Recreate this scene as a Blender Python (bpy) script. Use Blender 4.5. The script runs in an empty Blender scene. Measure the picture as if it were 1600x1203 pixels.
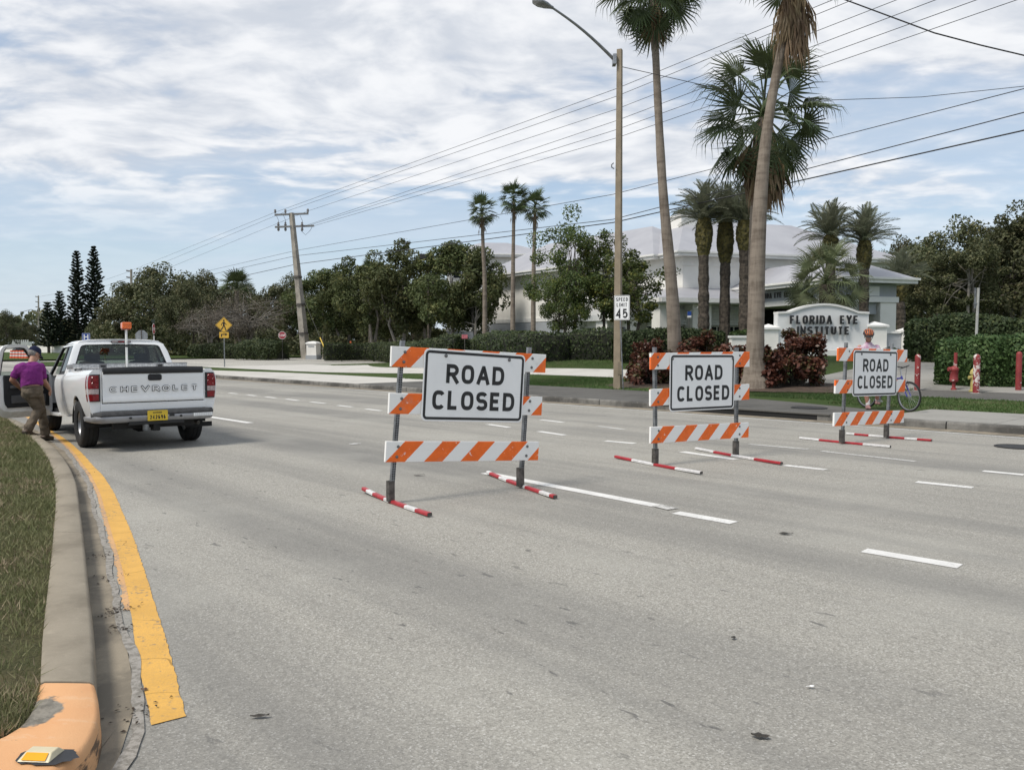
import bpy, bmesh, math, random
import numpy as np
from mathutils import Vector, Matrix
R = math.radians
scn = bpy.context.scene
col = scn.collection
random.seed(7)

# ------------------------------------------------------------------ camera
F_PX, CAM_H, PITCH = 1295.0, 1.68, math.atan(63.5/1295.0)
cam = bpy.data.cameras.new('camera')
cam.sensor_fit = 'HORIZONTAL'; cam.sensor_width = 36.0; cam.lens = F_PX/1600*36.0
cam.clip_start = 0.05; cam.clip_end = 6000
camo = bpy.data.objects.new('camera', cam); col.objects.link(camo)
camo.location = (0, 0, CAM_H); camo.rotation_euler = (math.pi/2-PITCH, 0, 0)
scn.camera = camo

# ------------------------------------------------------------------ light and sky
scn.view_settings.view_transform = 'Standard'
scn.view_settings.look = 'None'
scn.view_settings.exposure = 0.68
scn.view_settings.gamma = 1.0
SUN_AZ, SUN_EL = R(-126), R(55)          # azimuth clockwise from +Y: behind the camera's left shoulder
sd_ = bpy.data.lights.new('sun', 'SUN'); sd_.energy = 2.0; sd_.angle = R(16); sd_.color = (1.0, 0.945, 0.86)
suno = bpy.data.objects.new('sun', sd_); col.objects.link(suno)
sdir = Vector((math.sin(SUN_AZ)*math.cos(SUN_EL), math.cos(SUN_AZ)*math.cos(SUN_EL), math.sin(SUN_EL)))
suno.rotation_euler = (-sdir).to_track_quat('-Z', 'Y').to_euler()
suno.location = (0, 0, 60)

class NT:
    def __init__(s, nt): s.nt = nt; s.n = nt.nodes; s.l = nt.links
    def add(s, t, **kw):
        n = s.n.new(t)
        for k, v in kw.items():
            if k.startswith('i_'):
                n.inputs[int(k[2:]) if k[2:].isdigit() else k[2:]].default_value = v
            else: setattr(n, k, v)
        return n
    def link(s, a, b): s.l.new(a, b)
    def val(s, x, sock):
        if hasattr(x, 'is_output'): s.l.new(x, sock)
        else: sock.default_value = x
    def math(s, op, a, b=0.0, c=None, clamp=False):
        n = s.n.new('ShaderNodeMath'); n.operation = op; n.use_clamp = clamp
        s.val(a, n.inputs[0]); s.val(b, n.inputs[1])
        if c is not None: s.val(c, n.inputs[2])
        return n.outputs[0]
    def ramp(s, x, a, b, smooth=True):
        n = s.n.new('ShaderNodeMapRange'); n.interpolation_type = 'SMOOTHSTEP' if smooth else 'LINEAR'
        s.val(x, n.inputs[0]); n.inputs[1].default_value = a; n.inputs[2].default_value = b
        return n.outputs[0]
    def noise(s, vec, scale, detail=4, rough=.55, dist=0.0):
        n = s.n.new('ShaderNodeTexNoise'); n.inputs['Scale'].default_value = scale
        n.inputs['Detail'].default_value = detail; n.inputs['Roughness'].default_value = rough
        n.inputs['Distortion'].default_value = dist
        if vec is not None: s.l.new(vec, n.inputs['Vector'])
        return n.outputs[0]
    def mix(s, f, a, b):
        n = s.n.new('ShaderNodeMix'); n.data_type = 'RGBA'
        s.val(f, n.inputs[0])
        for x, k in ((a, 6), (b, 7)):
            if hasattr(x, 'is_output'): s.l.new(x, n.inputs[k])
            else: n.inputs[k].default_value = (*x, 1) if len(x) == 3 else x
        return n.outputs[2]
    def mapping(s, vec, rot=(0, 0, 0), scale=(1, 1, 1), loc=(0, 0, 0)):
        n = s.n.new('ShaderNodeMapping'); s.l.new(vec, n.inputs[0])
        n.inputs['Location'].default_value = loc; n.inputs['Rotation'].default_value = rot; n.inputs['Scale'].default_value = scale
        return n.outputs[0]

world = bpy.data.worlds.new("World"); scn.world = world; world.use_nodes = True
w = NT(world.node_tree); w.n.clear()
out = w.add('ShaderNodeOutputWorld')
sky = w.add('ShaderNodeTexSky'); sky.sky_type = 'NISHITA'; sky.sun_disc = False
sky.sun_elevation = SUN_EL; sky.sun_rotation = SUN_AZ; sky.air_density = 1.0; sky.dust_density = 0.6; sky.ozone_density = 1.2
bg_sky = w.add('ShaderNodeBackground'); bg_sky.inputs[1].default_value = 0.085
w.link(sky.outputs[0], bg_sky.inputs[0])
tc = w.add('ShaderNodeTexCoord'); D = tc.outputs['Generated']
sep = w.add('ShaderNodeSeparateXYZ'); w.link(D, sep.inputs[0])
zz = w.math('MAXIMUM', sep.outputs[2], 0.0)
den = w.math('ADD', zz, 0.15)
cx = w.math('DIVIDE', sep.outputs[0], den); cy = w.math('DIVIDE', sep.outputs[1], den)
comb = w.add('ShaderNodeCombineXYZ'); w.link(cx, comb.inputs[0]); w.link(cy, comb.inputs[1])
P = comb.outputs[0]
warp = w.add('ShaderNodeVectorMath'); warp.operation = 'ADD'
wn = w.add('ShaderNodeTexNoise'); wn.inputs['Scale'].default_value = 0.9; wn.inputs['Detail'].default_value = 3; w.link(P, wn.inputs['Vector'])
wsc = w.add('ShaderNodeVectorMath'); wsc.operation = 'SCALE'; w.link(wn.outputs[1], wsc.inputs[0]); wsc.inputs['Scale'].default_value = 0.55
w.link(P, warp.inputs[0]); w.link(wsc.outputs[0], warp.inputs[1]); PW = warp.outputs[0]
big = w.noise(w.mapping(P, rot=(0, 0, R(24)), scale=(0.42, 0.75, 1), loc=(9.1, 0.3, 0)), 1.0, 3, .5)
mid = w.noise(w.mapping(PW, rot=(0, 0, R(14)), scale=(1.0, 1.35, 1), loc=(1.0, 5.0, 0)), 1.9, 6, .5)
puff = w.noise(w.mapping(PW, rot=(0, 0, R(10)), scale=(1.0, 1.3, 1), loc=(8, 2, 0)), 6.2, 5, .52)
streak = w.noise(w.mapping(P, rot=(0, 0, R(8)), scale=(0.35, 1.1, 1), loc=(0, 9, 0)), 1.6, 6, .55)
# a mottled altocumulus deck with gaps, over a thin veil
dens = w.math('ADD', w.math('MULTIPLY', big, 1.15), w.math('ADD', w.math('MULTIPLY', mid, 0.42), w.math('MULTIPLY', puff, 0.34)))
cover = w.ramp(dens, 0.76, 1.04)
veil = w.math('ADD', w.math('MULTIPLY', w.ramp(streak, 0.30, 0.62), 0.34), 0.40)
low = w.ramp(zz, 0.24, 0.0)              # hazier towards the horizon everywhere
veil = w.math('MAXIMUM', veil, w.math('MULTIPLY', low, 0.86))
cover = w.math('MULTIPLY', cover, w.ramp(zz, 0.05, 0.20))
mask = w.math('MINIMUM', w.math('MAXIMUM', cover, veil), 0.97)
shade = w.ramp(w.math('ADD', w.math('MULTIPLY', puff, .62), w.math('MULTIPLY', mid, .38)), 0.36, 0.62)
ccol = w.mix(shade, (0.555, 0.59, 0.65), (0.80, 0.81, 0.83))
ccol = w.mix(w.math('MULTIPLY', w.ramp(cover, 0.9, 0.1), 0.85), ccol, (0.50, 0.59, 0.70))
bg_c = w.add('ShaderNodeBackground'); w.link(ccol, bg_c.inputs[0]); bg_c.inputs[1].default_value = 0.74
ms = w.add('ShaderNodeMixShader'); w.link(mask, ms.inputs[0]); w.link(bg_sky.outputs[0], ms.inputs[1]); w.link(bg_c.outputs[0], ms.inputs[2])
w.link(ms.outputs[0], out.inputs[0])

# ------------------------------------------------------------------ places: photograph ray -> point in the world
CP, SP = math.cos(PITCH), math.sin(PITCH)
def ray(px, py):
    dx = (px-800)/F_PX; dy = (601.5-py)/F_PX
    return Vector((dx, CP+dy*SP, -SP+dy*CP))
def G(px, py, z=0.0):
    d = ray(px, py); t = (z-CAM_H)/d.z
    return Vector((d.x*t, d.y*t, z))
def AT(px, py, Y):
    d = ray(px, py); t = Y/d.y
    return Vector((d.x*t, Y, CAM_H+d.z*t))
UX, UY, NX, NY, C0 = -.686, .728, .728, .686, 17.45
ROAD_ANG = math.atan2(UY, UX)
def sd(x, y): return (x*UX+y*UY, x*NX+y*NY-C0)
def XY(s, d): return (s*UX+(d+C0)*NX, s*UY+(d+C0)*NY)
def sm(a, b, x):
    t = min(1, max(0, (x-a)/(b-a))); return t*t*(3-2*t)
S_MOUTH0, S_MOUTH1 = 56.0, 93.0
def Z(x, y):
    s, d = sd(x, y)
    if d < 0: return 0.0
    return 0.15 + 0.95*sm(4.5, 23, d)*(1-sm(34, 56, s))
def hit(px, py, off=0.0):
    d = ray(px, py); t = 3.0; p = None
    while t < 400:
        x, y, z = d.x*t, d.y*t, CAM_H+d.z*t
        if z < Z(x, y)+off: return Vector((x, y, Z(x, y)+off))
        t += 0.05
    return Vector((x, y, Z(x, y)))
def ZP(v): return Vector((v.x, v.y, Z(v.x, v.y)))

# ------------------------------------------------------------------ object helpers
class MB:
    """collects polygons; build() links them as one mesh object"""
    def __init__(s): s.V = []; s.F = []; s.MI = []
    def poly(s, pts, mi=0):
        b = len(s.V); s.V += [tuple(p) for p in pts]; s.F.append(tuple(range(b, b+len(pts)))); s.MI.append(mi)
    def mesh(s, V, F, mi=0, M=None):
        b = len(s.V)
        s.V += [tuple(M @ Vector(v)) for v in V] if M else [tuple(v) for v in V]
        for f in F: s.F.append(tuple(b+i for i in f)); s.MI.append(mi)
    def box(s, x0, x1, y0, y1, z0, z1, mi=0, M=None):
        V = [(x0,y0,z0),(x1,y0,z0),(x1,y1,z0),(x0,y1,z0),(x0,y0,z1),(x1,y0,z1),(x1,y1,z1),(x0,y1,z1)]
        s.mesh(V, [(3,2,1,0),(4,5,6,7),(0,1,5,4),(1,2,6,5),(2,3,7,6),(3,0,4,7)], mi, M)
    def tube(s, pts, r, n=8, cap=True, mi=0, twist=0.0, flat=1.0):
        pts = [Vector(p) for p in pts]; m = len(pts)
        rs = r if isinstance(r, (list, tuple)) else [r]*m
        b = len(s.V); ref = None
        for i, p in enumerate(pts):
            t = (pts[min(i+1, m-1)]-pts[max(i-1, 0)]).normalized()
            if ref is None:
                ref = Vector((0, 0, 1)) if abs(t.z) < .9 else Vector((1, 0, 0))
            u = (ref - t*ref.dot(t)).normalized(); v = t.cross(u); ref = u
            for k in range(n):
                a = 2*math.pi*k/n+twist
                s.V.append(tuple(p+u*math.cos(a)*rs[i]+v*math.sin(a)*rs[i]*flat))
        for i in range(m-1):
            for k in range(n):
                s.F.append((b+i*n+k, b+i*n+(k+1)%n, b+(i+1)*n+(k+1)%n, b+(i+1)*n+k)); s.MI.append(mi)
        if cap:
            s.F.append(tuple(b+k for k in reversed(range(n)))); s.MI.append(mi)
            s.F.append(tuple(b+(m-1)*n+k for k in range(n))); s.MI.append(mi)
    def loft(s, secs, closed=False, cap=False, mi=0):
        b = len(s.V); n = len(secs[0])
        for q in secs: s.V += [tuple(p) for p in q]
        for i in range(len(secs)-1):
            for k in range(n if closed else n-1):
                k2 = (k+1) % n
                s.F.append((b+i*n+k, b+i*n+k2, b+(i+1)*n+k2, b+(i+1)*n+k)); s.MI.append(mi)
        if cap:
            s.F.append(tuple(b+k for k in reversed(range(n)))); s.MI.append(mi)
            s.F.append(tuple(b+(len(secs)-1)*n+k for k in range(n))); s.MI.append(mi)
    def prism(s, pts2, z0, z1, mi=0, M=None):
        """pts2 counter-clockwise in local xy, extruded z0..z1"""
        n = len(pts2); V = [(p[0], p[1], z0) for p in pts2]+[(p[0], p[1], z1) for p in pts2]
        F = [tuple(reversed(range(n))), tuple(range(n, 2*n))]+[(i, (i+1) % n, n+(i+1) % n, n+i) for i in range(n)]
        s.mesh(V, F, mi, M)
    def lathe(s, prof, n=24, mi=0, M=None, closed=False):
        """profile of (radius, z) spun about z"""
        V = []; F = []; m = len(prof)
        for k in range(n):
            a = 2*math.pi*k/n
            V += [(r*math.cos(a), r*math.sin(a), z) for r, z in prof]
        for k in range(n):
            for i in range(m if closed else m-1):
                i2 = (i+1) % m; k2 = (k+1) % n
                F.append((k*m+i, k2*m+i, k2*m+i2, k*m+i2))
        s.mesh(V, F, mi, M)
    def data(s, name, mats, smooth=False, bevel=0.0, merge=0.0, seg=2, fix=True, auto=None):
        me = bpy.data.meshes.new(name); me.from_pydata(s.V, [], s.F)
        for m in (mats if isinstance(mats, (list, tuple)) else [mats]): me.materials.append(m)
        me.polygons.foreach_set('material_index', s.MI)
        bm = bmesh.new(); bm.from_mesh(me)
        if merge: bmesh.ops.remove_doubles(bm, verts=bm.verts, dist=merge)
        if fix: bmesh.ops.recalc_face_normals(bm, faces=bm.faces)
        if bevel:
            es = [e for e in bm.edges if len(e.link_faces) == 2 and e.calc_face_angle(0) > R(30)]
            if es: bmesh.ops.bevel(bm, geom=es, offset=bevel, segments=seg, affect='EDGES', profile=.5, clamp_overlap=True)
        for f in bm.faces: f.smooth = bool(smooth)
        if smooth:
            lim = R(auto or 40)
            for e in bm.edges:
                e.smooth = not (len(e.link_faces) == 2 and e.calc_face_angle(0) > lim)
        bm.to_mesh(me); bm.free(); me.update()
        return me
    def build(s, name, mats, parent=None, **kw):
        return link(bpy.data.objects.new(name, s.data(name, mats, **kw)), parent)

def link(o, parent=None):
    col.objects.link(o)
    if parent is not None: o.parent = parent
    return o
def tag(o, label=None, cat=None, group=None, kind=None):
    if label: o['label'] = label
    if cat: o['category'] = cat
    if group: o['group'] = group
    if kind: o['kind'] = kind
    return o
def root(name, label, cat, loc=(0, 0, 0), rz=0.0, group=None):
    o = bpy.data.objects.new(name, None); o.empty_display_size = .2
    o.location = loc; o.rotation_euler = (0, 0, rz); col.objects.link(o)
    return tag(o, label, cat, group)
def copy_tree(o, parent=None):
    c = o.copy(); col.objects.link(c); c.parent = parent
    for ch in o.children: copy_tree(ch, c)
    return c
def inst(me, name, parent, loc=(0, 0, 0), rot=(0, 0, 0), sc=(1, 1, 1)):
    o = bpy.data.objects.new(name, me); o.location = loc; o.rotation_euler = rot
    o.scale = (sc, sc, sc) if not hasattr(sc, '__len__') else sc
    return link(o, parent)
def np_mesh(name, V, F, mat, smooth=False):
    """numpy verts (N,3) and faces (M,k)"""
    me = bpy.data.meshes.new(name); k = F.shape[1]
    me.vertices.add(len(V)); me.vertices.foreach_set('co', V.astype(np.float32).ravel())
    me.loops.add(F.size); me.loops.foreach_set('vertex_index', F.astype(np.int32).ravel())
    me.polygons.add(len(F)); me.polygons.foreach_set('loop_start', np.arange(0, F.size, k, dtype=np.int32))
    me.polygons.foreach_set('loop_total', np.full(len(F), k, dtype=np.int32))
    me.materials.append(mat); me.update(calc_edges=True); me.validate()
    if smooth: me.polygons.foreach_set('use_smooth', np.ones(len(F), dtype=bool))
    return me

# ------------------------------------------------------------------ materials
def new_mat(name):
    m = bpy.data.materials.new(name); m.use_nodes = True
    n = NT(m.node_tree); b = n.n['Principled BSDF']; return m, n, b
def obj_co(n): return n.add('ShaderNodeTexCoord').outputs['Object']
def plain(name, c, rough=.5, metal=0.0, var=.12, scale=6.0, bump=0.0, bscale=60.0, c2=None, spec=.5, coat=0.0, det=5, thr=(.35, .65), emit=None):
    m, n, b = new_mat(name); co = obj_co(n)
    c2 = c2 or tuple(x*(1-var*2) for x in c)
    f = n.ramp(n.noise(co, scale, det, .6), *thr)
    cc = n.mix(f, c2, c)
    fine = n.noise(co, scale*9, 3, .6)
    cc = n.mix(n.math('MULTIPLY', n.ramp(fine, .3, .75), .35*min(1, var*4)), cc, c2)
    n.link(cc, b.inputs['Base Color'])
    b.inputs['Roughness'].default_value = rough; b.inputs['Metallic'].default_value = metal
    b.inputs['Specular IOR Level'].default_value = spec; b.inputs['Coat Weight'].default_value = coat
    if bump:
        bn = n.add('ShaderNodeBump'); bn.inputs['Strength'].default_value = bump; bn.inputs['Distance'].default_value = .01
        n.link(n.noise(co, bscale, 4, .6), bn.inputs['Height']); n.link(bn.outputs[0], b.inputs['Normal'])
    return m
def leafy(name, c1, c2, c3=None, scale=.6, trans=.25, rough=.6):
    """foliage: colour by leaf (island), by patches and by plant"""
    m, n, b = new_mat(name); co = obj_co(n)
    geo = n.add('ShaderNodeNewGeometry'); rnd = geo.outputs['Random Per Island']
    oi = n.add('ShaderNodeObjectInfo')
    f = n.math('ADD', n.math('MULTIPLY', rnd, .55), n.math('MULTIPLY', n.ramp(n.noise(co, scale, 2, .5), .35, .65), .45))
    c = n.mix(f, c1, c2)
    if c3: c = n.mix(n.ramp(n.math('MULTIPLY', n.noise(co, scale*1.7, 2, .5), n.math('ADD', .55, n.math('MULTIPLY', rnd, .8))), .55, .72), c, c3)
    hs = n.add('ShaderNodeHueSaturation'); n.link(c, hs.inputs['Color'])
    n.link(n.math('ADD', .85, n.math('MULTIPLY', oi.outputs['Random'], .40)), hs.inputs['Value'])
    n.link(n.math('ADD', .485, n.math('MULTIPLY', oi.outputs['Random'], .03)), hs.inputs['Hue'])
    n.link(hs.outputs[0], b.inputs['Base Color']); b.inputs['Roughness'].default_value = rough; b.inputs['Specular IOR Level'].default_value = .3
    if trans:
        t = n.add('ShaderNodeBsdfTranslucent'); n.link(hs.outputs[0], t.inputs[0])
        mx = n.add('ShaderNodeMixShader'); mx.inputs[0].default_value = trans
        n.link(b.outputs[0], mx.inputs[1]); n.link(t.outputs[0], mx.inputs[2]); n.link(mx.outputs[0], n.n['Material Output'].inputs[0])
    return m

def asphalt(name, base=.235, dark=.0, rough=.85):
    m, n, b = new_mat(name); co = obj_co(n)
    rc = n.mapping(co, rot=(0, 0, -ROAD_ANG))
    vor = n.add('ShaderNodeTexVoronoi'); vor.inputs['Scale'].default_value = 125; n.link(co, vor.inputs['Vector'])
    bw = n.add('ShaderNodeSeparateColor'); n.link(vor.outputs['Color'], bw.inputs[0])
    grain = n.ramp(bw.outputs[0], .05, .95, False)
    vor2 = n.add('ShaderNodeTexVoronoi'); vor2.inputs['Scale'].default_value = 62; n.link(co, vor2.inputs['Vector'])
    bw2 = n.add('ShaderNodeSeparateColor'); n.link(vor2.outputs['Color'], bw2.inputs[0])
    g = n.math('ADD', n.math('MULTIPLY', grain, .65), n.math('MULTIPLY', bw2.outputs[1], .35))
    c = n.mix(g, (base*.68, base*.645, base*.565), (base*1.40, base*1.34, base*1.19))
    # bright chips
    c = n.mix(n.math('MULTIPLY', n.math('GREATER_THAN', bw.outputs[2], .94), .45), c, (base*2.2, base*2.15, base*2.0))
    # worn wheel paths and broad patches along the traffic
    st = n.noise(n.mapping(rc, scale=(.035, .55, 1)), 1.0, 5, .6)
    c = n.mix(n.math('MULTIPLY', n.ramp(st, .40, .66), .60), c, (base*.52, base*.51, base*.48))
    st2 = n.noise(n.mapping(rc, scale=(.06, 1.6, 1), loc=(4, 3, 0)), 1.0, 4, .6)
    c = n.mix(n.math('MULTIPLY', n.ramp(st2, .48, .7), .38), c, (base*.55, base*.54, base*.51))
    pt = n.noise(co, .45, 4, .55)
    c = n.mix(n.math('MULTIPLY', n.ramp(pt, .45, .72), .40), c, (base*1.32, base*1.28, base*1.14))
    # drips of oil and tyre scuffs, longer along the lane
    sp = n.noise(n.mapping(rc, scale=(3.2, 9.5, 1)), 1.0, 3, .62)
    area = n.ramp(n.noise(n.mapping(rc, scale=(.05, .5, 1), loc=(2, 7, 0)), 1.0, 2, .5), .46, .60)
    c = n.mix(n.math('MULTIPLY', n.math('MULTIPLY', n.ramp(sp, .64, .69), area), .62), c, (base*.22, base*.22, base*.22))
    n.link(c, b.inputs['Base Color']); b.inputs['Roughness'].default_value = rough; b.inputs['Specular IOR Level'].default_value = .25
    bn = n.add('ShaderNodeBump'); bn.inputs['Strength'].default_value = .3; bn.inputs['Distance'].default_value = .005
    n.link(n.math('ADD', vor.outputs['Distance'], n.math('MULTIPLY', vor2.outputs['Distance'], .6)), bn.inputs['Height']); n.link(bn.outputs[0], b.inputs['Normal'])
    return m
def paint(name, c, under=(.22, .215, .2), wear=(.60, .70), scale=26, edge=True, cracks=False, amount=.8):
    """road paint worn through to the surface below"""
    m, n, b = new_mat(name); co = obj_co(n)
    wv = n.noise(co, scale, 5, .7)
    lf = n.noise(co, 1.3, 3, .6)
    f = n.ramp(n.math('ADD', wv, n.math('MULTIPLY', n.math('SUBTRACT', lf, .5), .35)), *wear)
    tone = n.mix(n.ramp(n.noise(co, 3.0, 4, .6), .3, .7), tuple(x*.86 for x in c), c)
    cc = n.mix(n.math('MULTIPLY', f, amount), tone, under)
    vor = n.add('ShaderNodeTexVoronoi'); vor.inputs['Scale'].default_value = 95; n.link(co, vor.inputs['Vector'])
    s = n.add('ShaderNodeSeparateColor'); n.link(vor.outputs['Color'], s.inputs[0])
    cc = n.mix(n.math('MULTIPLY', s.outputs[0], .13), cc, under)
    if cracks:
        sp_ = n.add('ShaderNodeSeparateXYZ'); n.link(co, sp_.inputs[0])
        ph = n.math('ADD', n.math('MULTIPLY', sp_.outputs[1], 2.1), n.math('ADD', n.math('MULTIPLY', n.noise(co, 1.4, 2, .5), 2.2), n.math('MULTIPLY', sp_.outputs[0], .7)))
        fine_ = n.math('MULTIPLY', n.noise(co, 30, 3, .6), .02)
        cc = n.mix(n.math('MULTIPLY', n.math('LESS_THAN', n.math('FRACT', n.math('ADD', ph, fine_)), .016), .65), cc, tuple(x*.30 for x in c))
    n.link(cc, b.inputs['Base Color']); b.inputs['Roughness'].default_value = .7; b.inputs['Specular IOR Level'].default_value = .3
    bn = n.add('ShaderNodeBump'); bn.inputs['Strength'].default_value = .3; bn.inputs['Distance'].default_value = .004
    n.link(vor.outputs['Distance'], bn.inputs['Height']); n.link(bn.outputs[0], b.inputs['Normal'])
    return m
def concrete(name, c, dark=(.10, .095, .085), amt=.55, scale=1.3, thr=(.45, .7), bump=.2, speck=.25):
    m, n, b = new_mat(name); co = obj_co(n)
    f = n.ramp(n.noise(co, scale, 7, .65), *thr)
    cc = n.mix(n.math('MULTIPLY', f, amt), c, dark)
    g = n.noise(co, 160, 3, .7)
    cc = n.mix(n.math('MULTIPLY', n.ramp(g, .35, .7), speck), cc, tuple(x*.6 for x in c))
    g2 = n.noise(co, 14, 5, .65)
    cc = n.mix(n.math('MULTIPLY', n.ramp(g2, .55, .75), .35), cc, tuple(min(1, x*1.35) for x in c))
    n.link(cc, b.inputs['Base Color']); b.inputs['Roughness'].default_value = .9; b.inputs['Specular IOR Level'].default_value = .2
    bn = n.add('ShaderNodeBump'); bn.inputs['Strength'].default_value = bump; bn.inputs['Distance'].default_value = .006
    n.link(n.math('ADD', g, g2), bn.inputs['Height']); n.link(bn.outputs[0], b.inputs['Normal'])
    return m
def striped(name, phase, c1=(.92, .17, .018), c2=(.83, .82, .79), period=.455, h=.22, seed=0.0):
    """diagonal reflective sheeting on a rail (object x along, z up), chipped and grubby"""
    m, n, b = new_mat(name); co = obj_co(n)
    s = n.add('ShaderNodeSeparateXYZ'); n.link(co, s.inputs[0])
    v = n.math('SUBTRACT', s.outputs[0], n.math('MULTIPLY', s.outputs[2], 1.0))
    wob = n.math('MULTIPLY', n.math('SUBTRACT', n.noise(n.mapping(co, loc=(seed, 0, 0)), 40, 3, .6), .5), .008)
    fr = n.math('FRACT', n.math('DIVIDE', n.math('ADD', n.math('ADD', v, wob), 10*period-phase), period))
    o = n.math('LESS_THAN', fr, .5)
    front = n.math('LESS_THAN', s.outputs[1], -.004)
    f = n.math('MULTIPLY', o, front)
    och = n.mix(n.ramp(n.noise(n.mapping(co, loc=(seed, 3, 0)), 7, 5, .65), .35, .7), (c1[0]*.86, c1[1]*.8, c1[2]*.8), c1)
    cc = n.mix(f, c2, och)
    chip = n.ramp(n.noise(n.mapping(co, loc=(seed*2, 1, 0)), 22, 6, .75), .63, .65)
    cc = n.mix(n.math('MULTIPLY', chip, .85), cc, (.80, .78, .74))
    dirt = n.ramp(n.noise(n.mapping(co, loc=(seed, 7, 2)), 5, 7, .7), .55, .8)
    cc = n.mix(n.math('MULTIPLY', dirt, .45), cc, (.34, .31, .27))
    sc = n.ramp(n.noise(n.mapping(co, scale=(3, 1, 60), loc=(seed, 0, 0)), 3, 3, .6), .68, .72)
    cc = n.mix(n.math('MULTIPLY', sc, .25), cc, (.35, .33, .30))
    n.link(cc, b.inputs['Base Color']); b.inputs['Roughness'].default_value = .42; b.inputs['Specular IOR Level'].default_value = .4
    return m
def grass_ground(name, c1, c2, c3, scale=1.0):
    m, n, b = new_mat(name); co = obj_co(n)
    a = n.ramp(n.noise(co, .55*scale, 5, .62), .38, .62)
    c = n.mix(a, c1, c2)
    c = n.mix(n.ramp(n.noise(n.mapping(co, loc=(5, 2, 0)), 1.1*scale, 6, .68), .55, .72), c, c3)
    f = n.noise(co, 55, 4, .7)
    c = n.mix(n.math('MULTIPLY', n.ramp(f, .35, .7), .6), c, tuple(x*.45 for x in c1))
    n.link(c, b.inputs['Base Color']); b.inputs['Roughness'].default_value = .95; b.inputs['Specular IOR Level'].default_value = .1
    bn = n.add('ShaderNodeBump'); bn.inputs['Strength'].default_value = .9; bn.inputs['Distance'].default_value = .05
    n.link(n.noise(co, 32, 5, .7), bn.inputs['Height']); n.link(bn.outputs[0], b.inputs['Normal'])
    return m
def glass_mat(name, tint=(.45, .52, .50), refl=.10, dark=.0):
    m, n, b = new_mat(name)
    t = n.add('ShaderNodeBsdfTransparent'); t.inputs[0].default_value = (*tint, 1)
    g = n.add('ShaderNodeBsdfGlossy'); g.inputs['Roughness'].default_value = .02
    fr = n.add('ShaderNodeFresnel'); fr.inputs[0].default_value = 1.5
    mx = n.add('ShaderNodeMixShader'); n.link(n.math('ADD', fr.outputs[0], refl*.3), mx.inputs[0])
    n.link(t.outputs[0], mx.inputs[1]); n.link(g.outputs[0], mx.inputs[2]); n.link(mx.outputs[0], n.n['Material Output'].inputs[0])
    return m

M_ASPHALT = asphalt('asphalt', .282)
M_ASPHALT2 = asphalt('pale asphalt', .37)
M_LINE_W = paint('white line paint', (.74, .73, .70), wear=(.56, .72))
M_LINE_FAINT = paint('worn white line paint', (.58, .57, .54), wear=(.46, .62), amount=.9)
M_LINE_Y = paint('yellow line paint', (.68, .385, .085), under=(.16, .15, .13), wear=(.57, .70), cracks=True)
M_LINE_Y2 = paint('faded yellow paint', (.62, .36, .16), under=(.22, .2, .18), wear=(.52, .62))
M_KERB = concrete('weathered concrete', (.285, .25, .195), dark=(.14, .12, .09), amt=.7, thr=(.42, .7))
M_GUTTER = concrete('dirty gutter concrete', (.29, .25, .19), dark=(.10, .09, .075), amt=.6, scale=2.2, thr=(.40, .6), speck=.4)
M_SIDEWALK = concrete('pale sidewalk concrete', (.52, .50, .46), dark=(.25, .24, .21), amt=.4, scale=.7)
M_SIDEWALK2 = concrete('grey sidewalk concrete', (.30, .29, .265), dark=(.12, .115, .10), amt=.6, scale=.5)
M_DARKPATH = concrete('stained dark concrete', (.118, .114, .105), dark=(.062, .06, .055), amt=.7, scale=.6)
M_FARKERB = concrete('stained kerb concrete', (.24, .23, .21), dark=(.045, .043, .04), amt=.85, scale=.9, thr=(.36, .6))
M_MEDGRASS = grass_ground('median turf', (.095, .100, .048), (.150, .130, .072), (.180, .138, .094), 1.6)
M_LAWN = grass_ground('lawn', (.055, .088, .026), (.072, .105, .032), (.11, .108, .052))
M_MULCH = plain('mulch', (.10, .065, .045), rough=.95, var=.3, scale=9, bump=.8, bscale=40)
M_TAR = plain('tar', (.02, .02, .022), rough=.45, var=.2)
M_STEEL = plain('galvanised steel', (.30, .31, .32), rough=.45, metal=.6, var=.25, scale=9)
M_STEEL_DK = plain('rusty steel', (.17, .155, .14), rough=.6, metal=.5, var=.3, scale=12)
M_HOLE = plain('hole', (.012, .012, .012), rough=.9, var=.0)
def sheeting(name, c):
    m, n, b = new_mat(name); co = obj_co(n)
    cc = n.mix(n.math('MULTIPLY', n.ramp(n.noise(co, 2.2, 6, .65), .4, .75), .35), c, tuple(x*.80 for x in c))
    hz = n.noise(n.mapping(co, scale=(1.5, 1, 55)), 1.6, 3, .6); area = n.ramp(n.noise(co, 1.1, 2, .5), .5, .62)
    cc = n.mix(n.math('MULTIPLY', n.math('MULTIPLY', n.ramp(hz, .52, .62), area), .35), cc, tuple(x*.72 for x in c))
    sp = n.noise(co, 38, 4, .7); cc = n.mix(n.math('MULTIPLY', n.ramp(sp, .73, .76), .6), cc, (.22, .21, .20))
    n.link(cc, b.inputs['Base Color']); b.inputs['Roughness'].default_value = .38
    return m
M_SIGNWHITE = sheeting('white sign sheeting', (.83, .83, .82))
M_BLACK = plain('black print', (.016, .016, .017), rough=.45, var=.1)
M_BOLT = plain('bolt steel', (.20, .20, .20), rough=.45, metal=.8, var=.2, scale=40)
M_REDTAPE = plain('red tape', (.42, .025, .035), rough=.4, var=.15, scale=20)
M_WHITETAPE = plain('white tape', (.70, .69, .68), rough=.4, var=.12, scale=20)
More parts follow.
